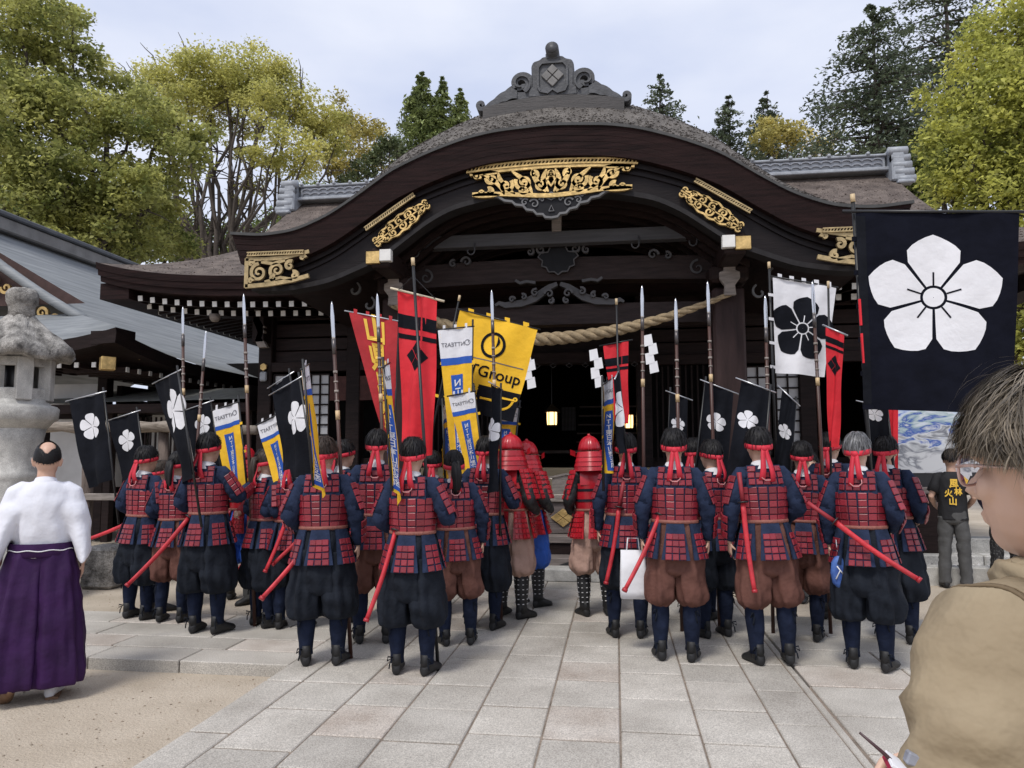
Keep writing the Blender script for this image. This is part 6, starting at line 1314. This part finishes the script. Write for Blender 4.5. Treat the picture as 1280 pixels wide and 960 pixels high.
# white bag, blue pouch, white hip cloth
bag = empty('shopping_bag', W(792, 748, SY('B3') + .12), 0, 'white paper bag hanging at the knee of a soldier in brown', 'bag')
m = MB(); rg = []
for z, w_, d_ in ((0, .10, .045), (.06, .105, .05), (.2, .10, .04), (.36, .095, .02)): rg.append([Vector((w_ * math.copysign(abs(math.cos(a)) ** .4, math.cos(a)) * (1 + .03 * math.sin(9 * a + z * 20)), d_ * math.copysign(abs(math.sin(a)) ** .4, math.sin(a)), z)) for a in [2 * math.pi * j / 28 for j in range(28)]])
m.loft(rg).obj('bag_body', WHT, bag, True); MB().tube([(-.05, 0, .35), (-.04, 0, .45), (.04, 0, .45), (.05, 0, .35)], .006, 6).obj('handle', WHT, bag, True)
pch = empty('pouch', W(1049, 735, SY('B8') - .05), 0, 'blue pouch with white marks hanging from the grey-haired soldier', 'pouch')
m = MB(); m.loft([ring(z, rx, .03, 0, 0, 18, .05, 4, z * 30) for z, rx in ((0, .02), (.03, .045), (.10, .058), (.17, .05), (.22, .02))]); m.obj('pouch_body', M('pouch_blue', (.02, .07, .33), .6, .3, 12, col2=(.08, .18, .5)), pch, True)
MB().tube([(-.03, -.032, .06), (.0, -.034, .12), (.03, -.032, .08), (-.02, -.033, .15)], .005, 5).obj('pouch_print', WHT, pch, True); MB().tube([(0, 0, .2), (-.01, 0, .33)], .004, 5).obj('pouch_cord', WHT, pch)
MB().add([(0.03, -.01, .05), (.09, -.02, .13), (.06, -.01, .2), (.03, 0, .17)], [(0, 1, 2, 3)]).obj('tag', WHT, pch)
hc = SOLD['A1'][0]; m = MB(); m.grid(lambda u, v: (.20 * math.sin(.2 + 1.0 * u) , .245 * math.cos(.2 + 1.0 * u), 1.0 - .34 * v * (1 - 1.2 * abs(u - .5)) + .01 * math.sin(u * 9)), 12, 8); 
o = m.obj('white_hip_cloth', WHT, hc, True); o.rotation_euler = (0, 0, R(-25))
# ================================================================== OTHER PEOPLE
def fringe_mesh(mat):
    def mk():
        rs = np.random.RandomState(3); m = MB(); cen = (0, -.006, 1.603)
        def P(t, a, l): return Vector((cen[0] + (.079 + l) * math.sin(t) * math.cos(a), cen[1] + (.099 + l) * math.sin(t) * math.sin(a), cen[2] + (.101 + l) * math.cos(t)))
        bald = Vector((0, -.62, .80)).normalized()
        def hairy(t, a):
            d = Vector((math.sin(t) * math.cos(a), math.sin(t) * math.sin(a), math.cos(t))); s = math.sin(a); tmx = R(86 + 24 * max(0, -s) ** .8 - 34 * max(0, s))
            return d.angle(bald) > R(33) + .06 * math.sin(a * 7) and t < tmx
        for i in range(40):
            for j in range(90):
                t0, t1, a0, a1 = R(120) * i / 40, R(120) * (i + 1) / 40, 6.2832 * j / 90, 6.2832 * (j + 1) / 90
                if hairy((t0 + t1) / 2, (a0 + a1) / 2): m.add([P(t0, a0, .003), P(t0, a1, .003), P(t1, a1, .003), P(t1, a0, .003)], [(0, 1, 2, 3)])
        for _ in range(1500):
            t = R(115) * rs.rand(); a = rs.rand() * 6.28
            if hairy(t, a): p, q = P(t, a, .002), P(t + R(9), a + rs.normal(0, .08), .007); d = Vector((math.sin(a), -math.cos(a), 0)) * .003; m.add([p - d, p + d, q], [(0, 1, 2)])
        return m.mesh('hair_fringe', mat, True, xf=HSM)
    return cached(('fringe', mat.name), mk)
def robe_mesh(mat):
    def mk():
        m = MB(); m.loft(cloth([ring(z, rx, ry, 0, cy, 60, f, 7, z * 3) for z, rx, ry, cy, f in ((.93, .185, .145, 0, .05), (1.02, .18, .14, 0, .05), (1.15, .195, .15, -.005, .05), (1.28, .205, .145, -.005, .03), (1.37, .195, .12, -.01, .01), (1.42, .12, .09, -.018, 0), (1.445, .078, .068, -.016, 0))], .012, 3, 5, 5, 7))
        for s in (-1, 1):                            # broad hanging sleeves
            S, E_, W_, c_, d_ = arm_pts(s, 'down'); m.tube([S + Vector((-s * .09, 0, .01)), S + Vector((-s * .03, 0, .012)), S + Vector((s * .01, 0, -.01)), S.lerp(E_, .3), S.lerp(E_, .7)], [.06, .074, .078, .074, .068], 24)
            rg = []
            for t, dx, dz, rx, rz_ in ((0, .10, 1.335, .085, .115), (.25, .185, 1.265, .086, .145), (.5, .24, 1.14, .078, .18), (.75, .27, 1.03, .06, .215), (1, .285, .94, .045, .23)):
                ax = Vector((s * .55, 0, -.85)).normalized(); c = Vector((s * dx, -.03, dz)); u = Vector((0, 1, 0)); w_ = ax.cross(u); rg.append([c + u * math.cos(a) * rz_ * .75 - Vector((0, 0, 1)) * max(0, -math.cos(a)) * .05 + w_ * math.sin(a) * rx for a in [2 * math.pi * j / 36 for j in range(36)]])
            m.loft(cloth(rg, .011, 5 + s, 6, 6, 8), True)
        me = remesh(m, .011, 'robe', 14); me.materials.append(mat); return me
    return cached(('robe', mat.name), mk)
# priest
pg = G(38, 872, -.09); ROBE = M('white_robe', (.70, .71, .77), .85, .04, 6, .55, bscale=11); PURP = M('purple_hakama', (.030, .007, .052), .65, .3, 5, .5, bscale=12, spec=.25)
pr_ = person_root('balding priest in white robe and purple hakama walking away past the lantern', Vector((pg.x, pg.y, -.09)), R(36), 1.71); link('body', body_mesh('down', 'down'), pr_); link('hair_fringe', fringe_mesh(HAIRB), pr_); link('robe', robe_mesh(ROBE), pr_); link('collar', collar_mesh(ROBE), pr_); hk_ = link('hakama', hakama_mesh('long', PURP, 1), pr_)
m = MB(); m.loft([ring(z, .205 + d, .162 + d, 0, 0, 40) for z, d in ((.94, 0), (.945, .008), (1.0, .010), (1.03, .004))], False); link('waistband', m.mesh('waistband', PURP, True), pr_)
m = MB(); m.tube([(.218 * math.cos(a), .175 * math.sin(a), .985 + .004 * math.sin(9 * a)) for a in np.linspace(R(195), R(345), 24)], .004, 5); link('white_cord', m.mesh('white_cord', WCOL, True), pr_)
m = MB()
for s in (-1, 1): m.tube([(s * .105, -.01, 1.60), (s * .102, .02, 1.565), (s * .085, .06, 1.535)], .003, 5)
link('mask_loops', m.mesh('mask_loops', WCOL), pr_)['kind'] = 'stuff'
for s in (-1, 1):
    o = link('sandal', cached(('sandal', s), lambda: shoe_mesh(s).copy()), pr_); o.data.materials.clear(); o.data.materials.append(WCOL if s > 0 else M('sandal_brown', (.16, .09, .05), .7)); 
    if s < 0: o.rotation_euler = (R(-28), 0, 0); o.location = (0, -.16, .06)
    MB().tube([(s * .135, -.09, .008), (s * .14, .04, .008), (s * .15, .19, .008)], [.045, .05, .04], 10, flat=.25, up=(1, 0, 0)).obj('sole', M('sandal_brown', (.16, .09, .05), .7), pr_) if s > 0 else None
# plain onlookers
def tee_mesh(mat, long=False):
    def mk():
        m = MB(); m.loft(cloth([ring(z, rx, ry, 0, cy, 56, f, 6, z * 3) for z, rx, ry, cy, f in ((.84, .185, .14, 0, .03), (.95, .18, .135, 0, .03), (1.1, .18, .135, 0, .02), (1.25, .195, .14, 0, .02), (1.34, .195, .125, -.005, 0), (1.40, .15, .09, -.014, 0), (1.435, .075, .066, -.018, 0))], .010, 2, 5, 6, 7))
        for s in (-1, 1):
            S, E_, W_, c, d = arm_pts(s, 'bent'); m.tube([S + Vector((-s * .06, 0, 0)), S, S.lerp(E_, .4), S.lerp(E_, .75)] + ([E_, W_.lerp(E_, .08)] if long else []), [.07, .08, .078, .082] + ([.07, .05] if long else []), 16, fold=lambda t, a: .04 * math.sin(3 * a + t * 15))
        return m.mesh('shirt', mat, True)
    return cached(('tee', mat.name, long), mk)
def trouser_mesh(mat):
    def mk():
        m = MB(); m.loft(cloth([ring(z, rx, ry, 0, 0, 48) for z, rx, ry in ((1.0, .165, .125), (.9, .18, .14), (.82, .175, .135), (.78, .12, .1))], .006, 1))
        for s in (-1, 1): m.loft(cloth([ring(z, r_, r_ * 1.1, s * cx, 0, 32) for z, r_, cx in ((.88, .09, .09), (.7, .092, .10), (.5, .08, .115), (.3, .074, .125), (.08, .07, .13), (.075, .05, .13))], .012, 3 + s, 6, 16, 6))
        return m.mesh('trousers', mat, True)
    return cached(('trs', mat.name), mk)
def onlooker(label, loc, rz, H, top, bottom, hair='short', hmat=None, long=False, seed=2):
    r = person_root(label, loc, R(rz), H); link('body', body_mesh('bent', 'bent'), r); link('hair', hair_mesh(hair, hmat or HAIRB, seed), r); link('shirt', tee_mesh(top, long), r); link('trousers', trouser_mesh(bottom), r)
    for s in (-1, 1): link('shoe', shoe_mesh(s), r)
    return r
TEE = M('black_tee', (.009, .009, .011), .8, .2, 8, .2, bscale=50); GPANT = M('grey_trousers', (.075, .075, .075), .85, .25, 9, .3, bscale=60)
tg = G(1195, 737, -.09); tm = onlooker('man in black T-shirt with gold characters on the back and grey trousers', tg, -18, W(1190, 553, tg.y).z, TEE, GPANT, 'fade', seed=1)
for ch, x, z, sz in (('風', .015, 1.285, .115), ('林', .065, 1.185, .10), ('火', -.055, 1.165, .10), ('山', -.005, 1.065, .105)):
    v, f_ = text_mesh(ch, .03); m = MB(); m.add([(x + a * sz, -.151 - (.006 if True else 0) + ((x + a * sz) / .2) ** 2 * .05, z + b * sz) for a, b, _ in v], f_); o = m.obj('gold_character', GLD, tm)
onlooker('masked bystander in black facing out behind the brown hakama soldiers', Vector((W(1012, 567, 8.6).x, 8.6, 0)), 170, W(1012, 556, 8.6).z, TEE, GPANT, 'bowl', long=True, seed=3)
onlooker('bespectacled bystander in red facing out beside a yellow banner', Vector((W(328, 567, 7.7).x, 7.7, 0)), 160, W(328, 550, 7.7).z, M('red_top', (.3, .02, .03), .7), GPANT, 'short', long=True, seed=1)
DOT = M('dotted_skirt', (.02, .02, .022), .8, .5, 60, col2=(.12, .12, .12), ramp=(.55, .62))
onlooker('bystander in a dark dotted outfit beyond the T-shirt man', Vector((W(1250, 567, 9.6).x, 9.6, 0)), -20, 1.6, M('dark_blue_top', (.02, .02, .05), .8), DOT, 'bowl', long=True, seed=2)
# ------------------------------------------------------------------ man in the khaki jacket close by
FG = Vector((.556, 1.08, 0)); FRZ = R(30); FH = 1.625; HEADROT = Matrix.Translation((0, -.01, 0)) @ Matrix.Rotation(R(5), 4, 'Z') @ Matrix.Translation((0, .01, 0))
fg = person_root('grey-haired man in khaki jacket with glasses holding a red programme', FG, FRZ, FH); fk = FH / 1.722; fg.scale = (fk, fk, fk)
ARMS['read'] = ((.262, -.01, 1.06), (.135, .115, 1.06), .8, (-.1, .9, .2))
FSKIN = M('warm_skin', (.62, .41, .31), .5, .05, 14, .03)
m = MB(); hm_ = MB(); head_parts(hm_); m.add([HEADROT @ Vector(v) for v in hm_.v], hm_.f)
m.tube([(0, -.025, 1.36), (0, -.02, 1.42), (0, -.012, 1.50), (0, -.005, 1.55)], [.075, .064, .060, .058], 16)
m.loft([ring(z, rx, ry, 0, cy, 24) for z, rx, ry, cy in ((1.0, .15, .11, 0), (1.2, .155, .11, 0), (1.32, .16, .11, 0), (1.38, .14, .085, -.01), (1.42, .085, .06, -.02))])
for s in (-1, 1):
    S, E_, W_, c, d = arm_pts(s, 'read'); m.tube([S, S.lerp(E_, .5), E_, E_.lerp(W_, .4), W_], [.05, .046, .038, .036, .027], 12); hand(m, W_, d, Vector((-s * .6, .2, .75)), -s, .55)
me = remesh(m, .0042, 'body', 3); me.materials.append(FSKIN); link('body', me, fg)
HG = M('grey_brown_hair', (.118, .095, .068), .5, .4, 30, island=.5, col2=(.23, .19, .14))
def fg_hair():
    rs = np.random.RandomState(8); m = MB(); cen = (0, -.010, 1.607); rad = (.088, .110, .110)
    def tm(a): s = math.sin(a); return R(92 + (84 - 92) * max(0, s) ** 1.3 + (127 - 92) * max(0, -s) ** .8)
    def P(t, a, l): return Vector((cen[0] + (rad[0] + l) * math.sin(t) * math.cos(a), cen[1] + (rad[1] + l) * math.sin(t) * math.sin(a), cen[2] + (rad[2] + l) * math.cos(t)))
    clumps = [(rs.rand() * 6.28, R(rs.uniform(2, 80)), rs.normal(.0, .22), rs.uniform(.010, .034)) for _ in range(170)]
    for _ in range(15000):
        ca, ct, cda, cl = clumps[rs.randint(len(clumps))]; a = ca + rs.normal(0, .13); t0 = abs(min(ct + R(rs.normal(0, 8)), tm(a) * .9)); ln = R(rs.uniform(32, 62)); t1 = min(t0 + ln, tm(a) + R(rs.uniform(-4, 10))); l0 = rs.uniform(-.002, .008); l1 = cl * rs.uniform(.55, 1.1); w0 = rs.uniform(.0005, .0013); pts = []
        if rs.rand() < .02: l1 += rs.uniform(.006, .02)
        for k in range(7):
            f_ = k / 6; pts.append(P(t0 + (t1 - t0) * f_, a + cda * f_ ** 1.5, l0 + (l1 - l0) * math.sin(f_ * 1.9)))
        sd = Vector((-math.sin(a), math.cos(a), 0)); v = []; fc = []
        for k in range(7): wd = w0 * (1 - (k / 6) ** 3); v += [pts[k] - sd * wd, pts[k] + sd * wd]
        for k in range(6): fc.append((2 * k, 2 * k + 1, 2 * k + 3, 2 * k + 2))
        m.add(v, fc)
    cap = MB(); cap.loft([[P(tm(2 * math.pi * j / 40) * i / 14, 2 * math.pi * j / 40, -.004 + .003 * rs.randn()) for j in range(40)] for i in range(1, 15)])
    link('hair_base', cap.mesh('hair_base', M('hair_base', (.035, .028, .02), .9, .3, 30, spec=.1), True, xf=HEADROT @ HSM), fg)
    return m.mesh('hair', HG, True, xf=HEADROT @ HSM)
link('hair', fg_hair(), fg)
# glasses
GLM = M('clear_frame', (.62, .42, .38), .25, .1, 5, spec=.8); GLS = bpy.data.materials.new('lens'); GLS.use_nodes = True; b_ = GLS.node_tree.nodes['Principled BSDF']; b_.inputs['Transmission Weight'].default_value = 1; b_.inputs['Roughness'].default_value = .03; b_.inputs['IOR'].default_value = 1.05; b_.inputs['Base Color'].default_value = (.97, .95, .95, 1)
gx = HEADROT @ HSM; gl = empty('glasses'); gl.parent = fg
for s in (-1, 1):
    rim = [(s * .034 + .027 * math.copysign(abs(math.cos(a)) ** .8, math.cos(a)), .102 - .006 * abs(math.cos(a)), 1.588 + .021 * math.sin(a)) for a in np.linspace(0, 6.283, 28)]
    link('rim', MB().tube(rim, .0021, 6, False).mesh('rim', GLM, True, xf=gx), gl)
    link('lens', MB().loft([[Vector((p[0] - (p[0] - s * .034) * .04, p[1] + dy, p[2])) for p in rim[:-1]] for dy in (-.001, .001)]).mesh('lens', GLS, xf=gx), gl)
    link('temple', MB().tube([(s * .062, .098, 1.592), (s * .078, .07, 1.594), (s * .086, 0, 1.592), (s * .086, -.02, 1.578)], .0021, 6).mesh('temple', GLM, True, xf=gx), gl)
link('bridge', MB().tube([(-.009, .106, 1.592), (0, .109, 1.595), (.009, .106, 1.592)], .0021, 6).mesh('bridge', GLM, True, xf=gx), gl)
# jacket
KH = M('khaki_cotton', (.275, .215, .140), .95, .10, 5, 1.0, bscale=10, spec=.15, col2=(.335, .27, .18)); KHS = M('khaki_seam', (.15, .108, .062), .9, .1, 60)
def jacket():
    rg = cloth([ring(z, rx, ry, 0, cy, 96, f, 5, z * 3) for z, rx, ry, cy, f in ((.85, .205, .16, 0, .03), (1.0, .20, .155, 0, .03), (1.15, .205, .155, 0, .02), (1.28, .212, .15, -.005, .012), (1.36, .20, .132, -.01, .006), (1.41, .15, .105, -.018, 0), (1.44, .105, .088, -.02, 0), (1.46, .092, .082, -.018, 0))], .013, 2, 10, 6, 9)
    m = MB(); m.loft(rg); jm = link('jacket', m.mesh('jacket', KH, True), fg)
    for zt in ():                   # yoke seams, raised stitching
        q = min(rg, key=lambda r_: abs(r_[0].z - zt)); link('seam', MB().tube([p + Vector((p.x, p.y, 0)).normalized() * .0025 for p in q] + [q[0]], .0024, 6, False).mesh('seam', KHS, True), jm)
    return jm
jk = jacket()
for s in (-1, 1):
    S, E_, W_, c, d = arm_pts(s, 'read'); pts = [S + Vector((-s * .05, 0, .0))] + [S.lerp(E_, q / 16) + Vector((s * .012, 0, 0)) for q in range(17)] + [E_.lerp(W_, q / 12 * .98) for q in range(1, 13)]; rr = [.068] + [.076 - .006 * q / 16 for q in range(17)] + [.070 - .020 * q / 12 for q in range(1, 13)]
    m = MB(); m.tube(pts, rr, 48, fold=lambda t, a: .035 * math.sin(2 * a + t * 11) + .07 * math.sin(t * 34 + 2.8 * math.cos(a + .6)) * min(1, max(0, (t - .15) * 4)) + .035 * math.sin(5 * a - t * 38) * min(1, t * 4))
    nv = []
    for i_, v_ in enumerate(m.v):
        p = Vector(v_); ax_ = pts[min(i_ // 48, len(pts) - 1)]; dr = (p - ax_); dr = dr.normalized() if dr.length > 1e-6 else dr; q1 = NZ.noise(Vector((p.x * 6 + p.z * 9, p.y * 7 - p.z * 5, p.z * 11))); q2 = NZ.noise(Vector((p.x * 16, p.y * 16, p.z * 30 + p.y * 12)))
        nv.append(tuple(p + dr * (.017 * (1 - abs(q1) * 3.2) + .005 * q2)))
    m.v = nv
    link('sleeve', m.mesh('sleeve', KH, True), jk)
# hood lying on the back and shoulders
def hood():
    m = MB(); pts = []; rr = []
    for k in range(61):
        a = 2 * math.pi * k / 60; bk_ = max(0, -math.sin(a)); pts.append(Vector((math.cos(a) * (.098 + .035 * bk_), math.sin(a) * (.09 + .03 * bk_) - .022, 1.425 - .035 * bk_ + .012 * math.sin(3 * a)))); rr.append(.024 + .026 * bk_ ** .7)
    m.tube(pts, rr, 28, False, fold=lambda t, a: .16 * math.sin(4 * a + t * 25) * math.sin(t * 17) + .10 * math.sin(t * 70 + 2 * a) + .07 * math.sin(7 * a - t * 40)); return m.mesh('hood', KH, True)
link('hood', hood(), jk)
from mathutils.bvhtree import BVHTree
bv = []
for o in [jk] + [q for q in jk.children if q.name.startswith(('sleeve', 'hood'))]: bv.append(BVHTree.FromPolygons([v.co.copy() for v in o.data.vertices], [tuple(p.vertices) for p in o.data.polygons]))
def skin_hit(a, b):                                  # first cloth surface met going from a to b
    best = None; dr = (b - a).normalized()
    for t_ in bv:
        h = t_.ray_cast(a, dr, (b - a).length)
        if h[0] is not None and (best is None or h[3] < best[1]): best = (h[0], h[3])
    return best[0] - dr * .0012 if best else None
def seam_line(pairs, rad_):
    pts = [q for q in (skin_hit(a, b) for a, b in pairs) if q is not None]
    if len(pts) > 3: link('seam', MB().tube(pts, rad_, 6, False).mesh('seam', KHS, True), jk)
for s in (-1, 1):
    for off, rad_ in ((0, .0026), (.007, .0012), (.013, .0012)):
        O_ = lambda a: Vector((s * (.150 - off + .040 * math.sin(a)), -.01, 1.32)); seam_line([(O_(a) + Vector((0, math.cos(a), math.sin(a))) * .3, O_(a)) for a in np.linspace(R(50), R(290), 80)], rad_)
for dz, rad_ in ((0, .0024), (-.007, .0012)): seam_line([(Vector((x, -.4, 1.275 + dz)), Vector((x, 0, 1.275 + dz))) for x in np.linspace(-.125, .125, 50)], rad_)
# folded programme and pocket device in his hand
bk = empty('red_booklet', W(1122, 955, .95), 0, 'thin red folded programme held up with a pen-like stick in the near man\'s hand', 'booklet')
bk.scale = (.66, .66, .66)
RB_ = M('booklet_red', (.30, .02, .05), .4)
o = box('cover', (0.012, 0, -.02), (.075, .05, .010), RB_, bk, .002, rot=(R(10), R(32), 0)); box('pages', (.014, 0, -.012), (.072, .048, .006), WHT, bk, .001, rot=(R(10), R(32), 0))
MB().tube([(-.062, .0, .048), (-.02, 0, .012), (.02, 0, -.03)], [.0022, .0035, .004], 8).obj('stick', M('stick_dark', (.06, .025, .03), .4), bk, True); box('device', (.028, .004, .006), (.03, .02, .022), M('device_grey', (.25, .26, .3), .3), bk, .003, rot=(0, R(20), 0))
